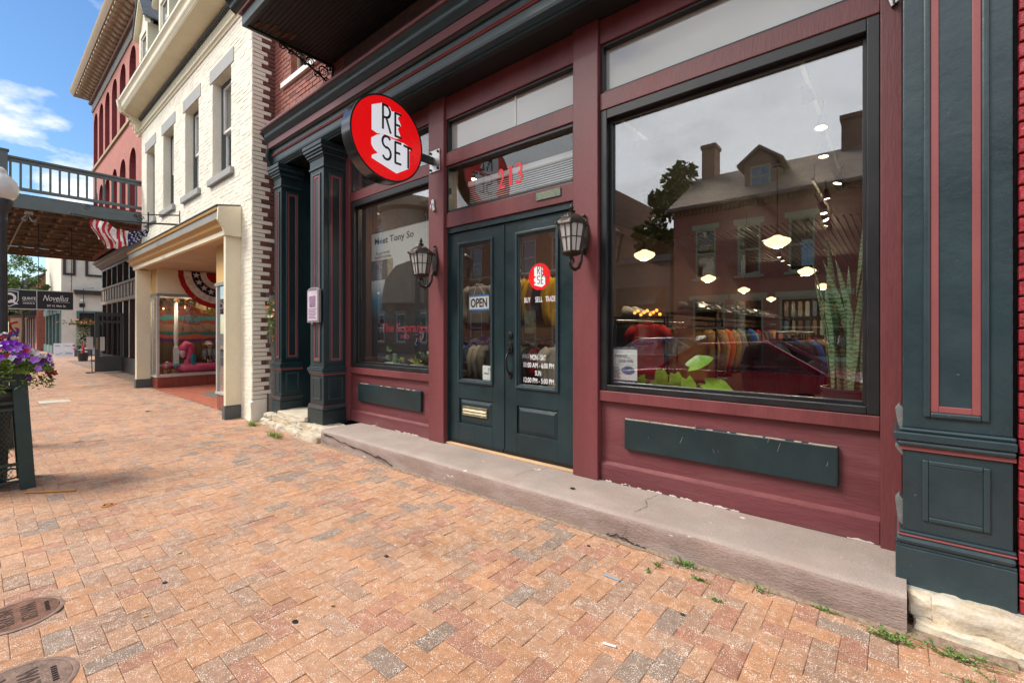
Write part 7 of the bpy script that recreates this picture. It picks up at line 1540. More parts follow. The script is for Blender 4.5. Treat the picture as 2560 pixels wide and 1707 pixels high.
for q in range(5):
    x_ = -37.3-q*2.1; mb = MB(); mb.box(x_-0.2, x_, -0.12, 0.1, 0, 2.9); mb.box(x_-2.1, x_-0.2, -0.10, 0.05, 2.5, 2.9); mb.box(x_-2.1, x_-0.2, -0.10, 0.05, 0.0, 0.5); mb.build('shop_frame', TEALW, wb)
    mb = MB(); mb.box(x_-2.1, x_-0.2, -0.02, -0.01, 0.5, 2.5); mb.build('pane', GLASSB, wb)
for h in wh:
    a, b_, z0, z1 = h[0][0], h[1][0], h[0][1], h[2][1]; mb = MB(); mb.framex(a-0.08, b_+0.08, z0-0.05, z1+0.08, -37.05, -36.93, 0.12); f_ = mb.build('window_frame', TEALW if z0 < 3 else DK1, wb)
    mb = MB(); mb.box(-37.1, -37.09, a, b_, z0, z1); mb.build('pane', GLASSB if z0 < 3 else GLASSW, f_)
mb = MB(); mb.box(-37.0, -36.9, 0.55, 2.5, 1.85, 2.0); mb.build('transom_bar', TEALW, wb)
mb = MB(); mb.prism([(0.45, 3.60), (3.0, 3.60), (3.0, 3.85), (0.4, 3.85)], -37.0, -36.72, 'x'); mb.build('hood', DK1, wb)
mb = MB(); mb.prism([(-0.35, 7.5), (5.2, 7.5), (5.2, 7.75), (-0.35, 7.75)], -46.2, -36.8, 'x'); mb.build('cornice', WH, wb)
mb = MB(); mb.prism([(-0.62, 3.05), (-0.12, 3.35), (-0.12, 3.25), (-0.62, 2.95)], -45.5, -37.6, 'x'); mb.build('porch_roof', DGREY, wb)
t = thing('wall_lamp', 'round red-capped wall lamp over the black vent on the white building', 'wall lamp', (-36.9, 0.75, 3.1))
mb = MB(); mb.lathe([(0, -0.10), (0.09, -0.04), (0.1, 0.04), (0.03, 0.1)], (-36.9, 0.78, 3.25), 12); mb.build('globe', PAPER, t, smooth=True); mb = MB(); mb.box(-36.99, -36.93, 0.66, 0.9, 2.85, 3.08); mb.build('vent', INK, t)
bb = thing('brick_gable_building', 'red brick gabled building with a dark awning beyond the white one', 'building', (-52.0, 2.0, 0.0))
mb = MB(); mb.box(-58, -48, -0.42, 6, 0, 5.2); mb.build('wall', REDBR, bb)
mb = MB(); mb.prism([(-0.42, 5.2), (6, 5.2), (2.8, 8.2)], -58, -48, 'x'); mb.build('gable', REDBR, bb)
mb = MB(); mb.prism([(-0.7, 5.0), (2.8, 8.35), (6.3, 5.0), (6.3, 5.15), (2.8, 8.5), (-0.7, 5.15)], -58.2, -47.9, 'x'); mb.build('roof', SLATE, bb)
mb = MB(); mb.prism([(-1.7, 2.55), (-0.43, 3.3), (-0.43, 2.6)], -57.5, -48.3, 'x'); mb.build('awning', flat('black_awning', (0.02, 0.025, 0.035)), bb)
for q in range(4):
    mb = MB(); mb.box(-49.9-q*2.3, -48.5-q*2.3, -0.46, -0.41, 0.6, 2.4); mb.build('shop_window', GLASSB, bb); mb = MB(); mb.box(-50.1-q*2.3, -49.9-q*2.3, -0.50, -0.41, 0.0, 2.5); mb.build('pilaster', flat('blue_wood%d' % q, (0.05, 0.10, 0.20)), bb)
cb = thing('red_shopfront_building', 'low tan building with a red shopfront at the end of the street', 'building', (-66.0, 2.0, 0.0))
mb = MB(); mb.box(-76, -60, -1.3, 6, 0, 5.6); mb.build('wall', TAN, cb); mb = MB(); mb.box(-75, -60.5, -1.36, -1.29, 0.3, 2.9); mb.build('shopfront', flat('red_wood', (0.22, 0.03, 0.03)), cb)
for q in range(5):
    mb = MB(); mb.box(-63-q*2.7, -61-q*2.7, -1.40, -1.35, 0.8, 2.3); mb.build('pane', GLASSB, cb)
    mb = MB(); mb.box(-62.6-q*2.7, -61.4-q*2.7, -1.34, -1.29, 3.5, 4.9); mb.build('window', GLASSW, cb)
mb = MB(); mb.prism([(-1.6, 5.4), (6, 5.4), (2.5, 7.8)], -76.3, -59.7, 'x'); mb.build('roof', SLATE, cb)
mb = MB(); mb.prism([(-2.3, 2.5), (-1.3, 3.0), (-1.3, 2.6)], -75, -60.5, 'x'); mb.build('awning', flat('red_awning', (0.22, 0.03, 0.03)), cb)
# sandwich boards and basket
t = thing('sandwich_board', 'pair of white hand-lettered sandwich board panels standing on the far pavement', 'sandwich board', (-35.2, -0.15, 0))
for q, (a, b_) in enumerate(((-0.56, -0.17), (-0.155, 0.24))):
    mb = MB(); mb.add([(-34.9, a, 0.02), (-34.9, b_, 0.02), (-35.1, b_, 0.76), (-35.1, a, 0.76), (-34.93, a, 0.02), (-34.93, b_, 0.02), (-35.13, b_, 0.76), (-35.13, a, 0.76)], [(0, 1, 2, 3), (4, 7, 6, 5), (0, 4, 5, 1), (1, 5, 6, 2), (2, 6, 7, 3), (3, 7, 4, 0)]); mb.build('panel', PAPER, t)
text('lettering', 'Scho', (-34.92, 0.03, 0.22), 0.11, 0.28, flat('blue_ink', (0.02, 0.03, 0.2)), t, '+x', shear=0.2); text('lettering', 'Com', (-35.02, -0.02, 0.62), 0.09, 0.22, flat('magenta_ink', (0.5, 0.02, 0.1)), t, '+x'); text('lettering', 'open', (-35.02, -0.42, 0.62), 0.09, 0.2, flat('blue_ink2', (0.02, 0.05, 0.35)), t, '+x', shear=0.3)
mb = MB(); mb.tube([(-34.93, -0.5, 0.22), (-34.91, -0.43, 0.14), (-34.92, -0.36, 0.2), (-34.92, -0.26, 0.24)], 0.012, 5); mb.build('drawing', flat('cyan_ink', (0.05, 0.35, 0.5)), t)
t = MB(); t.box(-36.6, -35.9, 0.3, 1.1, 0, 0.42); tag(t.build('stone_plinth', DGREY, bevel=0.02), 'dark block plinth behind the sandwich boards', 'plinth')
hb = thing('hanging_basket', 'hanging basket with red flowers and trailing silver vines by the far shop', 'hanging basket', (-29.0, -0.05, 1.5))
lv = MB(); l2 = MB()
for q in range(420):
    c = Vector((-29+rq.gauss(0, 0.2), -0.05+rq.gauss(0, 0.22), 1.72+abs(rq.gauss(0, 0.10)))); d = Vector((rq.gauss(0, 1), rq.gauss(0, 1), rq.gauss(0, 1))).normalized()*0.06; s = d.orthogonal().normalized()*0.03
    lv.add([c-d, c+s, c+d, c-s], [(0, 1, 2, 3)], 1 if rq.random() < 0.3 and c.z > 1.78 else 0)
    a = rq.uniform(0, 6.28); c = Vector((-29+0.22*math.cos(a), -0.05+0.22*math.sin(a), rq.uniform(0.75, 1.7))); l2.add([c-d*0.7, c+s*0.7, c+d*0.7, c-s*0.7], [(0, 1, 2, 3)])
lv.build('foliage', [mat('basket_leaf', (0.10, 0.20, 0.03), 0.6, var=0.3), FLC[0]], hb, fix=False); l2.build('vines', mat('silver_vine', (0.30, 0.34, 0.22), 0.7, var=0.2), hb, fix=False)
mb = MB(); mb.lathe([(0.05, 1.5), (0.2, 1.6), (0.26, 1.72)], (-29, -0.05, 0), 14); mb.build('bowl', IRON, hb); mb = MB(); mb.tube([(-29, -0.05, 1.7), (-29, -0.05, 3.4), (-29, 0.3, 3.45)], 0.012, 6); mb.build('hook', IRON, hb)
t = thing('flower_pot', 'pot of red and white flowers on the pavement by the far shop', 'flower pot', (-29.6, 0.0, 0))
mb = MB(); mb.lathe([(0.16, 0), (0.22, 0.38)], (-29.6, 0.0, 0), 14); mb.build('pot', DK1, t)
for q in range(22):
    mb = MB(); blossom(mb, (-29.6+rq.gauss(0, 0.13), rq.gauss(0, 0.13), 0.46+abs(rq.gauss(0, 0.15))), 0.06, (1, rq.gauss(0, 0.5), rq.gauss(0.3, 0.5))); mb.build('flower', [FLC[0], PAPER, DLF][q % 3], t, fix=False)
mb = MB(); mb.tube([(-29.6, 0.02, 0.3), (-29.6, 0.05, 0.95)], [0.09, 0.05], 8); mb.build('red_figure', flat('red_felt', (0.5, 0.01, 0.02)), t)
# ------------------------------------------------------------------ trees
BARK = mat('bark', (0.10, 0.075, 0.055), 0.95, var=0.3, scale=8, bump=0.6)
def leafm(name, c): return mat(name, c, 0.55, var=0.35, scale=3, fine=0.2, fscale=12)
def tree(name, label, x, y, z, h, cr, ch, m_, seed, n=6000, leaf=0.16, group=None, lean=0.0, trunk=True):
    rn = random.Random(seed); t = thing(name, label, 'tree', (x, y, z), 0, group)
    mb = MB(); tips = []
    top = h-ch*0.55
    mb.tube([(0, 0, -0.1), (0.05, 0.02, top*0.4), (lean*0.5, 0, top*0.8), (lean, 0, h-ch*0.25)], [cr*0.085, cr*0.065, cr*0.05, cr*0.02], 9)
    for q in range(11):
        a = q*2.4+rn.random(); f = rn.uniform(0.45, 0.95); b0 = Vector((lean*f*0.7, 0, top*f+0.1*h)); d = Vector((math.cos(a), math.sin(a), rn.uniform(0.2, 0.9))).normalized(); L = cr*rn.uniform(0.5, 0.95)
        p1 = b0+d*L*0.5+Vector((0, 0, L*0.08)); p2 = b0+d*L; mb.tube([b0, p1, p2], [cr*0.035, cr*0.022, cr*0.008], 6); tips.append(p2); tips.append(p1)
    mb.build('trunk', BARK, t, smooth=True, world=False)
    cl = []
    for q in range(46):
        a = rn.uniform(0, 6.28); e = math.asin(rn.uniform(-0.75, 1)); rr = rn.uniform(0.35, 1.0)**0.6
        cl.append((Vector((lean+cr*rr*math.cos(a)*math.cos(e), cr*rr*math.sin(a)*math.cos(e), h-ch*0.5+ch*0.5*rr*math.sin(e))), rn.uniform(0.16, 0.30)*cr))
    cl += [(p, 0.22*cr) for p in tips]
    lv = MB()
    for q in range(n):
        c, r_ = cl[rn.randrange(len(cl))]; u = Vector((rn.gauss(0, 1), rn.gauss(0, 1), rn.gauss(0, 0.8))); u = u.normalized()*r_*rn.random()**0.4
        p = c+u; d = Vector((rn.gauss(0, 1), rn.gauss(0, 1), rn.gauss(-0.2, 0.7))).normalized()*leaf*rn.uniform(0.6, 1.2); s = d.cross(Vector((rn.gauss(0, 0.5), rn.gauss(0, 0.5), 1))).normalized()*d.length*0.33
        lv.add([p-d*0.5, p+s, p+d*0.5, p-s], [(0, 1, 2, 3)])
    lv.build('crown', m_, t, fix=False, world=False)
    return t
LFA = leafm('street_tree_leaf', (0.13, 0.22, 0.045)); LFB = leafm('dark_street_tree_leaf', (0.055, 0.10, 0.025)); LFC = leafm('olive_tree_leaf', (0.15, 0.18, 0.035))
tree('street_tree', 'light green street tree in front of the far buildings under the deck', -43.0, -1.35, 0, 6.4, 1.25, 4.2, LFA, 3, 7000, 0.14, 'street trees')
tree('street_tree', 'dark green street tree behind the lamp post at the far end', -56.0, -2.1, 0, 6.5, 1.6, 4.5, LFB, 5, 5000, 0.18, 'street trees')
# ------------------------------------------------------------------ lamp post and planter
LP = (-8.5, -3.105, gz(-3.1))
t = thing('street_lamp', 'dark fluted cast street lamp with a frosted acorn globe at the left edge', 'street lamp', LP)
FLM = mat('dark_grey_cast_iron', (0.045, 0.052, 0.060), 0.45, var=0.2, scale=6, metal=0.2)
mb = MB(); n = 32; pts = [(0.0, 0.16), (0.10, 0.17), (0.35, 0.13), (0.5, 0.095), (0.6, 0.10), (0.65, 0.078), (0.7, 0.072), (2.78, 0.058), (2.82, 0.07), (2.85, 0.06), (2.92, 0.062), (2.99, 0.095), (3.05, 0.115), (3.085, 0.115)]
vs = []
for z_, r_ in pts:
    for j in range(n):
        a = 2*math.pi*j/n; rr = r_*(1-0.07*(j % 2)) if 0.68 < z_ < 2.79 else r_; vs.append((LP[0]+rr*math.cos(a), LP[1]+rr*math.sin(a), LP[2]+z_))
mb.add(vs, [(q*n+j, q*n+(j+1) % n, (q+1)*n+(j+1) % n, (q+1)*n+j) for q in range(len(pts)-1) for j in range(n)]+[tuple(range(n-1, -1, -1)), tuple(range((len(pts)-1)*n, len(pts)*n))]); mb.build('post', FLM, t, auto=40)
FROST = glass('frosted_acorn_glass', tint=(0.9, 0.9, 0.88), refl=0.06, gain=0.6, rough=0.25, frost=(0.88, 0.87, 0.82), frost_amt=0.75)
mb = MB(); mb.lathe([(0.10, 3.085), (0.13, 3.115), (0.158, 3.18), (0.164, 3.24), (0.145, 3.315), (0.10, 3.37), (0.07, 3.40), (0.056, 3.415), (0.062, 3.43), (0.05, 3.46), (0.025, 3.485), (0.004, 3.49)], (LP[0], LP[1], LP[2]), 28, caps=False); mb.build('globe', FROST, t, smooth=True)
mb = MB(); mb.lathe([(0.03, 3.09), (0.045, 3.13), (0.05, 3.20), (0.02, 3.25)], (LP[0], LP[1], LP[2]), 12); mb.build('lamp_holder', GREYW, t, smooth=True)
t = thing('ribbon_bow', 'red white and blue ribbon bow tied round the lamp post', 'ribbon', (LP[0], LP[1], 1.3))
rq2 = random.Random(31)
for q in range(26):
    a = rq2.uniform(-0.4, 3.4); r_ = rq2.uniform(0.03, 0.065); c = Vector((LP[0]+0.12, LP[1]+0.04+rq2.uniform(-0.08, 0.09), 1.36+rq2.gauss(0, 0.05)))
    lp = [c+Vector((0.03*math.sin(k), r_*math.cos(a)*math.sin(k*0.52)+0.02*math.cos(k), r_*math.sin(a)*math.sin(k*0.52)-(0.0 if q < 11 else 0.03*k))) for k in range(7)]
    mb = MB(); mb.ribbon(lp, 0.024, (1, 0.1, 0.2)); mb.build('ribbon_loop', [CL['red'], PAPER, CL['blue']][q % 3], t, fix=False)
# flower planter made as a dark green slatted bin surround
PG = mat('park_green_metal', (0.018, 0.045, 0.040), 0.42, var=0.2, scale=12, bump=0.3, bscale=160)
pz = gz(-3.0)
pl = thing('flower_planter', 'dark green metal planter with mesh sides full of petunias', 'planter', (-6.35, -3.2, pz))
PX0, PX1, PY0, PY1 = -6.66, -6.10, -3.52, -2.94; SPL = 0.055
def leg(x, y, sx_, sy_):
    mb = MB(); w = 0.10
    def ring(z, e): 
        cx_, cy_ = x-sx_*e, y-sy_*e; return [(cx_, cy_, z), (cx_-sx_*w*0.55, cy_, z), (cx_-sx_*w*0.55, cy_-sy_*w, z), (cx_, cy_-sy_*w, z)]
    mb.add(ring(pz, 0.0)+ring(pz+1.08, SPL), [(0, 1, 2, 3), (4, 7, 6, 5), (0, 4, 5, 1), (1, 5, 6, 2), (2, 6, 7, 3), (3, 7, 4, 0)]); mb.build('leg', PG, pl, bevel=0.004)
for sx_ in (-1, 1):
    for sy_ in (-1, 1): leg(PX1 if sx_ > 0 else PX0, PY1 if sy_ > 0 else PY0, sx_, sy_)
mb = MB(); mb.box(PX0+0.04, PX1-0.035, PY0+0.04, PY1-0.035, pz+1.06, pz+1.10); mb.build('top_rim', PG, pl, bevel=0.006)
def sidebar(z, e, h, name='rail'):
    mb = MB(); x1 = PX1-e-0.02; y1 = PY1-e-0.02
    mb.box(x1-0.03, x1, PY0+e+0.1, PY1-e-0.10, z, z+h); mb.build(name, PG, pl, bevel=0.003)
    mb = MB(); mb.box(PX0+e+0.05, PX1-e-0.05, y1-0.03, y1, z, z+h); mb.build(name, PG, pl, bevel=0.003)
for z_, e in ((0.06, 0.003), (0.22, 0.01), (0.72, 0.036), (0.78, 0.038), (0.92, 0.046), (1.03, 0.052)): sidebar(pz+z_, e, 0.028)
# expanded metal mesh
mb = MB(); xf = PX1-0.055
for (z0, z1) in ((0.25, 0.72), (0.95, 1.03), (0.09, 0.22)):
    H_ = z1-z0; st_ = 0.028
    y_ = PY0-0.4
    while y_ < PY1+0.4:
        for sg in (1, -1):
            a0, a1 = y_, y_+sg*H_*0.55
            # clip to the side
            lo, hi = PY0+0.14, PY1-0.14; pts = []
            for k in range(9):
                f = k/8; yy_ = a0+(a1-a0)*f
                if lo <= yy_ <= hi: pts.append((xf, yy_, pz+z0+H_*f))
            if len(pts) > 1: mb.tube([pts[0], pts[-1]], 0.0028, 4, caps=False)
        y_ += st_
mb.build('mesh', PG, pl, fix=False)
mb = MB(); yf = PY1-0.055
for (z0, z1) in ((0.25, 0.72), (0.09, 0.22)):
    H_ = z1-z0; x_ = PX0-0.4
    while x_ < PX1+0.4:
        for sg in (1, -1):
            pts = []
            for k in range(9):
                f = k/8; xx_ = x_+sg*H_*0.55*f
                if PX0+0.12 <= xx_ <= PX1-0.12: pts.append((xx_, yf, pz+z0+H_*f))
            if len(pts) > 1: mb.tube([pts[0], pts[-1]], 0.0028, 4, caps=False)
        x_ += 0.028
mb.build('mesh', PG, pl, fix=False)
# ring ornaments in the end panels
for (cz, rr) in ((0.975, 0.052), (0.155, 0.058)):
    for cy in (-3.36, -3.23, -3.10):
        mb = MB(); mb.tube([(PX1-0.045, cy+rr*1.1*math.cos(k*0.3307), pz+cz+rr*0.8*math.sin(k*0.3307)) for k in range(20)], 0.008, 6, caps=False); mb.build('ring_ornament', PG, pl, smooth=True)
mb = MB(); mb.lathe([(0.15, 0.03), (0.17, 0.6), (0.19, 0.78), (0.20, 0.82), (0.12, 0.9)], (-6.42, -3.26, pz), 20); mb.build('bin_liner', INK, pl, smooth=True)
mb = MB(); mb.lathe([(0.17, 0.80), (0.22, 0.84), (0.24, 0.87), (0.21, 0.90), (0.13, 0.92)], (-6.40, -3.24, pz), 20); mb.build('bin_lid', DGREY, pl, smooth=True)
# petunias
ft_ = thing('petunias', 'mound of purple, white and red petunias spilling over the green planter', 'flowers', (-6.38, -3.2, pz+1.09))
lv = MB(); rf = random.Random(23)
for q in range(5200):
    a = rf.uniform(0, 6.28); rr = math.sqrt(rf.random()); x_ = -6.36+0.36*rr*math.cos(a); y_ = -3.20+0.40*rr*math.sin(a)
    top = pz+1.10+0.20*(1-rr**2)+0.05*math.sin(x_*22)*math.cos(y_*19)
    z_ = rf.uniform(pz+1.07, top)
    if rr > 0.9 and rf.random() < 0.55 : z_ -= rf.uniform(0, 0.20) if y_ > -3.25 else 0
    c = Vector((x_, y_, z_)); d = Vector((rf.gauss(0, 1), rf.gauss(0, 1), rf.gauss(0.2, 0.7))).normalized()*rf.uniform(0.012, 0.026); s = d.orthogonal().normalized()*d.length*0.42
    lv.add([c-d, c+s, c+d, c-s], [(0, 1, 2, 3)])
lv.build('foliage', mat('petunia_leaf', (0.17, 0.27, 0.05), 0.6, var=0.3, scale=14), ft_, fix=False, kind='stuff')
PUR = [flat('purple_petal', (0.26, 0.03, 0.52), 0.5), flat('violet_petal', (0.45, 0.17, 0.68), 0.5), flat('white_petal', (0.78, 0.76, 0.74), 0.5), flat('red_petal', (0.40, 0.01, 0.04), 0.5), flat('dark_purple_petal', (0.06, 0.005, 0.12), 0.5)]
for q in range(120):
    a = rf.uniform(-0.9, 2.6); rr = math.sqrt(rf.uniform(0.05, 1.0)); x_ = -6.36+0.38*rr*math.cos(a); y_ = -3.20+0.42*rr*math.sin(a)
    z_ = pz+1.12+0.21*(1-rr**2)+rf.uniform(-0.02, 0.04)
    k = rf.choices(range(5), [0.34, 0.24, 0.24, 0.08, 0.10])[0]
    if x_ < -6.45: k = rf.choice([2, 2, 2, 0])
    if rr > 0.88 and y_ > -3.0 and rf.random() < 0.6: z_ -= rf.uniform(0.0, 0.20); k = rf.choice([3, 3, 4, 0])
    mb = MB(); blossom(mb, (x_, y_, z_), rf.uniform(0.026, 0.040), (math.cos(a)*rr+rf.gauss(0.5, 0.3), math.sin(a)*rr*0.6+rf.gauss(0, 0.3), 0.75-0.6*rr+rf.gauss(0, 0.2))); mb.build('flower', PUR[k], ft_, fix=False)
# ------------------------------------------------------------------ flag on an iron bracket
fb = thing('flag_bracket', 'black iron flag bracket with scrolls on the cream wall above the canopy', 'bracket', (-11.9, -0.5, 3.7))
mb = MB(); mb.tube([(-11.6, -0.49, 3.66), (-12.0, -1.0, 3.67), (-12.4, -1.62, 3.70), (-12.55, -2.05, 3.745)], [0.02, 0.018, 0.016, 0.012], 8); mb.lathe([(0, -0.03), (0.022, 0), (0, 0.03)], (-12.56, -2.08, 3.75), 8, caps=False); mb.build('pole', IRON, fb)
mb = MB(); mb.tube([(-11.6, -0.49, 3.86), (-12.0, -0.96, 3.85)], 0.014, 6); mb.tube([(-12.0, -0.96, 3.52), (-12.0, -0.96, 3.9)], 0.014, 6); mb.tube([(-11.6, -0.50, 3.60), (-11.6, -0.50, 3.95)], 0.02, 6); mb.tube([(-12.0, -0.96, 3.85), (-12.3, -1.5, 3.83), (-12.5, -1.95, 3.80)], 0.004, 5); mb.build('stay', IRON, fb)
for (cy, cz, r_, s) in ((-1.08, 3.76, 0.07, 1), (-1.16, 3.80, 0.04, -1), (-1.9, 3.82, 0.06, -1)):
    mb = MB(); mb.tube([(-12.08, cy+s*r_*(1-0.8*i/20)*math.cos(i*0.5), cz+r_*(1-0.8*i/20)*math.sin(i*0.5)) for i in range(21)], 0.008, 6); mb.build('scroll', IRON, fb)
FR_, FW_, FB_ = cloth('flag_red', (0.48, 0.012, 0.022)), cloth('flag_white', (0.75, 0.74, 0.72)), cloth('flag_blue', (0.012, 0.018, 0.085))
fg_ = thing('flag', 'stars and stripes flag draped and bunched on the iron bracket', 'flag', (-12.3, -1.4, 3.2))
NU, NV = 52, 26
def fpt(u, v):
    # u along the fly (0 = star end near the wall, 1 = bunched tip end), v from the top edge down
    def ip(tab, u):
        for (a0, b0), (a1, b1) in zip(tab[:-1], tab[1:]):
            if u <= a1:
                f_ = (u-a0)/(a1-a0); f_ = f_*f_*(3-2*f_); return b0+(b1-b0)*f_
        return tab[-1][1]
    top = ip(((0, 3.60), (0.35, 3.55), (0.55, 3.56), (0.75, 3.70), (1.0, 3.735)), u); bot = ip(((0, 3.44), (0.35, 3.24), (0.6, 3.17), (0.8, 3.17), (1.0, 3.34)), u)
    y_ = -0.97-0.86*u+0.10*v*(u-0.4)-0.05*math.sin(v*5)*(u > 0.6); x_ = -12.10-0.36*u+0.045*math.sin(u*26+v*2)+0.03*math.sin(v*7+u*5)
    return (x_, y_+0.04, top+(bot-top)*v+0.008*math.sin(u*30)-0.05)
grid = [[fpt(i/NU, j/NV) for j in range(NV+1)] for i in range(NU+1)]
mbs = {}
for i in range(NU):
    for j in range(NV):
        k = -1 if i/NU <= 0.36 else int((i/NU-0.36)*19+0.5*(j/NV))
        mbs.setdefault(k, MB()).add([grid[i][j], grid[i+1][j], grid[i+1][j+1], grid[i][j+1]], [(0, 1, 2, 3)])
for k, b_ in sorted(mbs.items()):
    b_.build('star_field' if k < 0 else ('red_stripe' if k % 2 else 'white_stripe'), FB_ if k < 0 else (FR_ if k % 2 else FW_), fg_, fix=False)
for q in range(26):
    i = 1.5+(q % 9)*2.0; j = 4+(q//9)*8+(4 if q % 2 else 0)
    c = Vector(fpt(min(i/NU, 0.35), min(j/NV, 0.95)))+Vector((0.012, -0.006, 0)); mb = MB(); star(mb, lambda u, v: (c.x, c.y+u, c.z+v), 0.020); mb.build('star', FW_, fg_, fix=False)
    c2 = c-Vector((0.03, -0.012, 0))
# ------------------------------------------------------------------ weeds
WEED = mat('purslane_leaf', (0.10, 0.22, 0.03), 0.5, var=0.35, scale=30); GRS = mat('grass_blade', (0.24, 0.30, 0.05), 0.6, var=0.3, scale=20)
def weed(label, x, y, r_, n, h, seed, grass=False, spread=(1, 1)):
    rn = random.Random(seed); t = thing('weed', label, 'weed', (x, y, gz(y)), 0, 'weeds in the paving joints'); lv = MB(); stm = MB()
    for q in range(n):
        a = rn.uniform(0, 6.28); L = r_*rn.uniform(0.3, 1.0); c0 = Vector((rn.gauss(0, r_*0.25)*spread[0], rn.gauss(0, r_*0.25)*spread[1], 0.0)); e = rn.uniform(0.15, 1.1)
        d = Vector((math.cos(a)*math.cos(e)*spread[0], math.sin(a)*math.cos(e)*spread[1], math.sin(e)*h/r_)); tip = c0+d*L; tip.z = max(tip.z, 0.006)
        if grass:
            s = Vector((-d.y, d.x, 0)).normalized()*0.0022 if d.length else Vector((0.002, 0, 0)); mid = c0.lerp(tip, 0.55)+Vector((0, 0, 0.25*L)); lv.add([c0-s, c0+s, mid+s, tip, mid-s], [(0, 1, 2, 4), (4, 2, 3)]); continue
        stm.tube([c0, c0.lerp(tip, 0.5)+Vector((0, 0, 0.1*L)), tip], [0.0018, 0.0015, 0.001], 4, caps=False)
        for k in range(7):
            f = 0.35+0.65*k/6; p = c0.lerp(tip, f)+Vector((0, 0, 0.1*L*math.sin(f*3.1))); dd = Vector((rn.gauss(0, 1), rn.gauss(0, 1), rn.gauss(0.5, 0.6))).normalized()*rn.uniform(0.006, 0.0115); s = dd.orthogonal().normalized()*dd.length*0.5
            lv.add([p, p+dd*0.5+s, p+dd, p+dd*0.5-s], [(0, 1, 2, 3)])
    lv.build('leaves', GRS if grass else WEED, t, fix=False, world=False)
    if stm.v: stm.build('stems', mat('weed_stem%d' % seed, (0.14, 0.12, 0.05), 0.7), t, fix=False, world=False)
weed('leafy weed clump growing against the step below its crack', -0.98, -0.56, 0.07, 22, 0.07, 1, spread=(1.5, 0.4))
weed('flat little weed in the joint in front of that clump', -0.86, -0.66, 0.045, 14, 0.02, 2, spread=(1.4, 0.3))
weed('tiny sprig in the joint left of the step clump', -1.10, -0.66, 0.03, 7, 0.03, 3)
weed('tiny green sprig beside the blue wrapper', -1.12, -0.76, 0.03, 7, 0.02, 4)
weed('small round weed alone in the paving before the step', -0.72, -0.80, 0.03, 10, 0.015, 5, spread=(1.3, 0.4))
weed('thin weed sprig against the step right of its middle', -0.56, -0.57, 0.05, 8, 0.05, 6, spread=(1, 0.4))
weed('small weed against the step near its right end', -0.28, -0.55, 0.05, 10, 0.035, 7, spread=(1.3, 0.4))
weed('big bushy weed at the right end of the step', -0.02, -0.60, 0.10, 40, 0.07, 8, spread=(1.2, 0.6))
weed('sprawling weed along the foot of the white stone block', 0.20, -0.58, 0.11, 34, 0.04, 9, spread=(1.6, 0.5))
weed('sprawling weed in the bottom right corner of the paving', 0.34, -0.72, 0.12, 44, 0.04, 10, spread=(1.5, 0.6))
weed('lowest weed at the right edge near the red wall', 0.46, -0.80, 0.07, 18, 0.03, 11)
weed('tuft of yellow-green grass at the foot of the left stones', -6.35, -0.72, 0.16, 150, 0.09, 12, True, (1.6, 0.6))
weed('dry grass at the left end of the stone footing', -7.35, -0.62, 0.16, 110, 0.09, 13, True, (1.2, 0.7))
weed('leafy dark weed at the foot of the cream column', -8.30, -0.62, 0.20, 60, 0.30, 14)
# ------------------------------------------------------------------ red painted brick wall at the right edge
rw = thing('red_brick_wall', 'glossy red painted brick wall at the right edge of the picture', 'wall', (1.2, -0.3, 0))
mb = MB(); mb.box(0.420, 2.6, -0.305, 0.3, -0.1, 6.0); mb.build('core', GLOSSBR, rw)
mb = MB(); mb.box(0.4015, 0.4195, -0.24, 0.2, -0.1, 5.0); mb.build('dark_joint', INK, rw)
brick_wall(rw, 0.408, 2.58, 0.16, 5.9, -0.31, [GLOSSBR], limit=200, rs=14, proud=0.012, bh=0.060, j=0.010)
mb = MB(); mb.box(0.412, 2.6, -0.345, -0.2, -0.06, 0.135); mb.build('base_course', GLOSSBR, rw, bevel=0.012)
# ------------------------------------------------------------------ the other side of the street (seen in the shop glass)
OY = -14.8
def facade(name, label, x0, x1, z1, m_, wins_, wm, sillm, depth=8.0, extra=None, trim=WHITE):
    t = thing(name, label, 'building', ((x0+x1)/2, OY-1, 0))
    mb = poly_holes(rect(x0, x1, -0.07, z1), [rect(*w_) for w_ in wins_], lambda u, v: (u, OY, v)); mb.build('wall', m_, t, fix=False)
    mb = MB(); mb.box(x0, x0+0.05, OY-depth, OY-0.002, -0.07, z1); mb.box(x1-0.05, x1, OY-depth, OY-0.002, -0.07, z1); mb.box(x0, x1, OY-depth, OY-depth+0.1, 0, z1); mb.build('side_walls', m_, t)
    mb = MB(); mb.box(x0+0.06, x1-0.06, OY-1.2, OY-1.1, 0, z1-0.1); mb.build('room_back', DARKIN, t)
    for (a, b_, c, d) in wins_:
        mb = MB(); mb.frame(a, b_, c, d, OY-0.14, OY-0.02, 0.07); mb.box(a+0.07, b_-0.07, OY-0.12, OY-0.04, (c+d)/2-0.03, (c+d)/2+0.03); f_ = mb.build('window', wm, t)
        mb = MB(); mb.box(a+0.06, b_-0.06, OY-0.10, OY-0.09, c+0.06, d-0.06); mb.build('pane', GLASSB, f_)
        mb = MB(); mb.box(a-0.12, b_+0.12, OY-0.05, OY+0.05, c-0.10, c-0.002); mb.box(a-0.12, b_+0.12, OY-0.05, OY+0.02, d+0.002, d+0.2); mb.build('sill_and_lintel', sillm, f_)
    return t
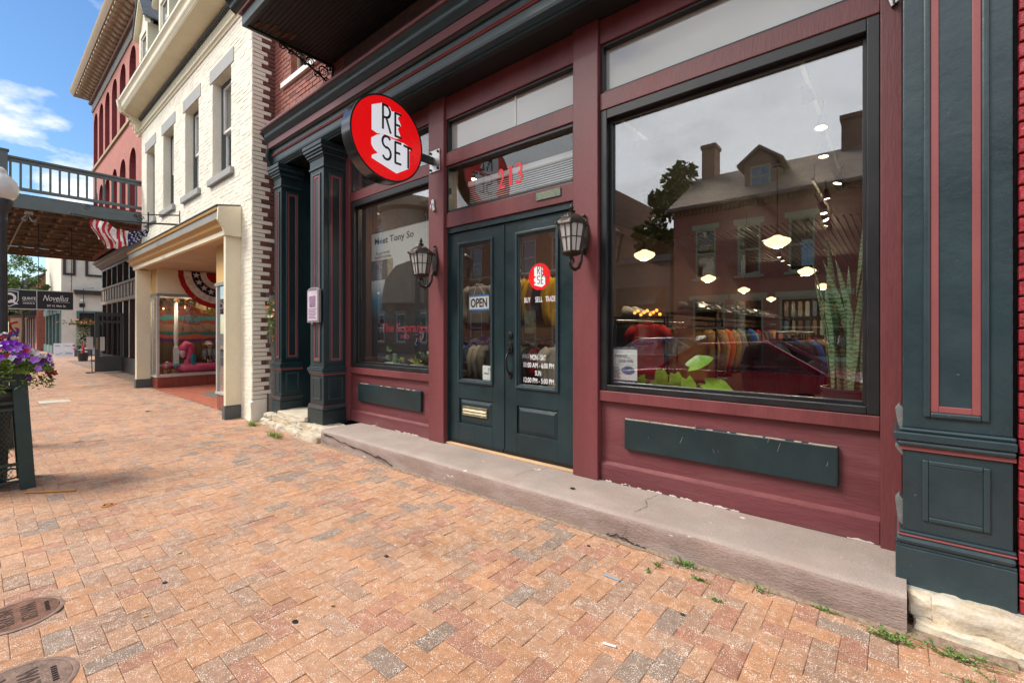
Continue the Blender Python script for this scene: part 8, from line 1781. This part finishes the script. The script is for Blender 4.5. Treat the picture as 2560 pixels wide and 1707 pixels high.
def brickmat(name, c1, c2, cm):
    m = bpy.data.materials.new(name); m.use_nodes = True; t_ = m.node_tree; b = t_.nodes['Principled BSDF']; b.inputs['Roughness'].default_value = 0.85
    g = N(t_, 'ShaderNodeNewGeometry'); s_ = N(t_, 'ShaderNodeSeparateXYZ'); t_.links.new(g.outputs['Position'], s_.inputs[0]); c = N(t_, 'ShaderNodeCombineXYZ'); t_.links.new(s_.outputs[0], c.inputs[0]); t_.links.new(s_.outputs[2], c.inputs[1])
    br = N(t_, 'ShaderNodeTexBrick', Scale=1.0); br.inputs['Brick Width'].default_value = 0.22; br.inputs['Row Height'].default_value = 0.075; br.inputs['Mortar Size'].default_value = 0.008
    br.inputs['Color1'].default_value = (*c1, 1); br.inputs['Color2'].default_value = (*c2, 1); br.inputs['Mortar'].default_value = (*cm, 1); t_.links.new(c.outputs[0], br.inputs['Vector']); t_.links.new(br.outputs['Color'], b.inputs['Base Color']); return m
FARBR = brickmat('far_red_brick', (0.45, 0.125, 0.08), (0.38, 0.105, 0.07), (0.30, 0.20, 0.16)); FARBR2 = brickmat('far_brown_brick', (0.34, 0.15, 0.085), (0.27, 0.12, 0.075), (0.28, 0.21, 0.16))
SAGE = flat('sage_trim', (0.42, 0.43, 0.28), 0.6); SHING = mat('brown_shingles', (0.24, 0.165, 0.125), 0.9, var=0.3, scale=6)
h = facade('brick_house', 'red brick house across the street with dormer and two chimneys, mirrored in the big window', -6.95, -0.65, 6.35, FARBR, [(-6.09, -5.33, 3.48, 5.36), (-4.58, -3.80, 3.48, 5.36), (-2.92, -2.14, 3.48, 5.36), (-6.2, -5.0, 0.5, 2.6), (-4.7, -3.7, 0.0, 2.6), (-3.2, -1.2, 0.5, 2.6)], SAGE, SAGE)
mb = MB(); mb.prism([(OY+0.35, 6.30), (OY-3.3, 8.45), (OY-8.2, 6.0), (OY-8.2, 5.9), (OY-3.3, 8.30), (OY+0.35, 6.18)], -7.05, -0.55); mb.build('roof', SHING, h)
for q in range(40):
    x_ = -6.9+q*0.155; mb = MB(); mb.box(x_, x_+0.08, OY-0.01, OY+0.12, 6.0, 6.17); mb.build('dentil', FARBR2, h)
for xs_ in (-6.95, -0.65): mb = MB(); mb.prism([(OY, 6.2), (OY-3.3, 8.35), (OY-8, 6.0)], xs_-0.03 if xs_ < -3 else xs_-0.05, xs_+0.05 if xs_ < -3 else xs_+0.03); mb.build('gable', FARBR, h)
for (cx_, w_, zt) in ((-6.5, 0.55, 9.75), (-1.35, 0.62, 9.55)):
    mb = MB(); mb.box(cx_-w_/2, cx_+w_/2, OY-3.7, OY-2.9, 7.6, zt); mb.box(cx_-w_/2-0.05, cx_+w_/2+0.05, OY-3.75, OY-2.85, zt-0.15, zt+0.02); mb.build('chimney', FARBR2, h)
dx = -3.95; mb = MB(); mb.box(dx-0.55, dx+0.55, OY-2.6, OY-0.75, 6.75, 7.75); mb.prism([(dx-0.6, 7.75), (dx+0.6, 7.75), (dx, 8.2)], OY-3.0, OY-0.72, 'y'); d_ = mb.build('dormer', TAND, h)
mb = MB(); mb.prism([(dx-0.78, 7.66), (dx, 8.25), (dx+0.78, 7.66), (dx+0.78, 7.76), (dx, 8.37), (dx-0.78, 7.76)], OY-3.1, OY-0.55, 'y'); mb.build('dormer_roof', SHING, d_)
mb = MB(); mb.frame(dx-0.34, dx+0.34, 6.85, 7.62, OY-0.76, OY-0.70, 0.05); mb.box(dx-0.02, dx+0.02, OY-0.75, OY-0.71, 6.9, 7.6); mb.box(dx-0.3, dx+0.3, OY-0.75, OY-0.71, 7.21, 7.25); mb.build('sash', SAGE, d_)
mb = MB(); mb.box(dx-0.32, dx+0.32, OY-0.745, OY-0.742, 6.88, 7.6); mb.build('pane', GLASSB, d_)
tree('garden_tree', 'olive green tree beside the brick house across the street, mirrored in the big window', -8.4, -18.6, 0, 9.0, 2.3, 5.4, LFC, 9, 11000, 0.36, None, 0.4)
t = thing('low_dark_shop', 'low dark flat-roofed shop across the street', 'building', (-9, OY, 0))
mb = MB(); mb.box(-10.8, -7.1, OY-5, OY, -0.07, 4.3); mb.build('wall', DGREY, t); mb = MB(); mb.box(-10.6, -7.3, OY-0.01, OY+0.02, 0.6, 2.8); mb.build('pane', GLASSB, t); mb = MB(); mb.box(-10.9, -7.02, OY-5.1, OY+0.15, 4.3, 4.55); mb.build('cornice', BLG, t); mb = MB(); mb.prism([(OY, 2.9), (OY+1.1, 2.5), (OY, 3.3)], -10.6, -7.3); mb.build('awning', INK, t)
facade('brown_brick_block', 'brown brick commercial block across the street, mirrored in the doors', -21.5, -10.95, 8.6, FARBR2, [(x_, x_+0.95, z_, z_+1.75) for x_ in (-20.6, -18.7, -16.8, -14.9, -13.0) for z_ in (0.75, 4.3)], WHITE, LINTEL)
t = facade('corner_block', 'tan brick block with a rounded cornice across the street', -34, -22.0, 9.4, brickmat('far_tan_brick', (0.27, 0.16, 0.09), (0.22, 0.13, 0.08), (0.25, 0.19, 0.14)), [(x_, x_+1.0, z_, z_+1.9) for x_ in (-33, -30.6, -28.2, -25.8, -23.6) for z_ in (0.7, 4.2, 6.9)], WHITE, LINTEL)
mb = MB(); mb.prism([(OY-0.01, 9.0), (OY+0.35, 9.15), (OY+0.42, 9.45), (OY-0.01, 9.5)], -34.2, -21.8); mb.build('cornice', TAN, t); mb = MB(); mb.lathe([(1.7, 3.2), (1.7, 9.0), (2.0, 9.2), (2.05, 9.8), (1.6, 9.9)], (-24.5, OY, 0), 24); mb.build('bay_tower', TAN, t)
tree('garden_tree', 'light green tree rising behind the blocks across the street', -21.0, -19.5, 0, 11.0, 2.2, 6, LFA, 12, 4000, 0.3)
facade('grey_stucco_house', 'grey house across the street to the right of the brick one', 0.2, 9.0, 7.2, STUCCO, [(x_, x_+0.9, z_, z_+1.7) for x_ in (1.0, 3.2, 5.4, 7.4) for z_ in (0.8, 4.1)], WHITE, LINTEL)
# parked cars
def car(label, x, y, paint, group='cars parked along the kerb'):
    t = thing('parked_car', label, 'car', (x, y, RZ), 0, group)
    prof = [(-2.15, 0.28), (-2.2, 0.5), (-2.12, 0.72), (-1.7, 0.84), (-0.95, 0.92), (0.9, 0.95), (1.75, 0.93), (2.1, 0.86), (2.18, 0.6), (2.12, 0.3)]
    mb = MB(); n = len(prof); ys_ = [(-0.86, 0.94, 0.02), (-0.9, 1.0, 0.0), (0.9, 1.0, 0.0), (0.86, 0.94, 0.02)]
    vs = [(p[0]*k_, yy_, p[1]*k_+(1-k_)*0.5) for yy_, k_, _ in ys_ for p in prof]
    fs = [(s_*n+i, s_*n+(i+1) % n, (s_+1)*n+(i+1) % n, (s_+1)*n+i) for s_ in range(3) for i in range(n)]+[tuple(range(n)), tuple(range(4*n-1, 3*n-1, -1))]
    mb.add(vs, fs); mb.build('body', paint, t, world=False, bevel=0.04, seg=3)
    cp = [(-1.0, 0.92), (-0.35, 1.36), (0.75, 1.40), (1.55, 0.94)]
    def cab(w0, w1): return [(a, (-w0 if z_ < 1 else -w1), z_) for a, z_ in cp]+[(a, (w0 if z_ < 1 else w1), z_) for a, z_ in cp]
    mb = MB(); mb.add(cab(0.80, 0.62), [(0, 1, 2, 3), (4, 7, 6, 5), (0, 4, 5, 1), (1, 5, 6, 2), (2, 6, 7, 3)]); mb.build('glasshouse', GLASSB, t, world=False)
    mb = MB(); mb.prism([(-0.38, 1.352), (0.78, 1.392), (0.7, 1.43), (-0.28, 1.395)], -0.62, 0.62, 'y'); rf_ = mb.build('roof', paint, t, world=False, bevel=0.02)
    mb = MB()
    for s in (-1, 1):
        for (a, b_) in ((( -1.0, 0.80, 0.92), (-0.35, 0.62, 1.36)), ((0.2, 0.81, 0.93), (0.22, 0.62, 1.38)), ((1.55, 0.80, 0.94), (0.75, 0.62, 1.40))): mb.tube([(a[0], s*a[1], a[2]), (b_[0], s*b_[1], b_[2])], 0.035, 6)
    mb.build('pillars', paint, t, world=False)
    for wx in (-1.35, 1.32):
        for s in (-1, 1):
            mb = MB(); mb.lathe([(0.20, -0.1), (0.31, -0.10), (0.33, -0.06), (0.33, 0.06), (0.31, 0.10), (0.2, 0.1)], (wx, s*0.82, 0.33), 24, axis='y'); w_ = mb.build('wheel', INK, t, world=False, auto=30)
            mb = MB(); mb.lathe([(0.03, s*0.105), (0.2, s*0.108), (0.205, s*0.09)], (wx, s*0.82, 0.33), 20, axis='y'); mb.build('rim', METAL, w_, world=False)
    for s in (-1, 1):
        mb = MB(); mb.box(-2.19, -2.10, s*0.62-0.14, s*0.62+0.14, 0.60, 0.70); mb.build('headlight', PAPER, t, world=False); mb = MB(); mb.box(2.08, 2.17, s*0.65-0.12, s*0.65+0.12, 0.66, 0.78); mb.build('tail_light', RED, t, world=False)
    mb = MB(); mb.box(-2.2, 2.18, -0.905, 0.905, 0.40, 0.43); mb.build('side_trim', INK, t, world=False)
    for s in (-1, 1): mb = MB(); mb.box(0.05, 0.22, s*0.90-0.01, s*0.90+0.01, 0.80, 0.83); mb.build('door_handle', METAL, t, world=False)
    return t
def paint(name, c): return mat(name, c, 0.25, var=0.03, metal=0.2, coat=0.6)
car('wine red car parked at the near kerb, mirrored in the big window', -2.4, -5.5, paint('wine_red_car_paint', (0.30, 0.012, 0.05)))
car('black car parked behind the red one, mirrored in the doors', -8.6, -5.5, paint('black_car_paint', (0.012, 0.012, 0.014)))
car('silver car parked on the far side of the street', -5.6, -9.9, paint('silver_car_paint', (0.35, 0.36, 0.37)))
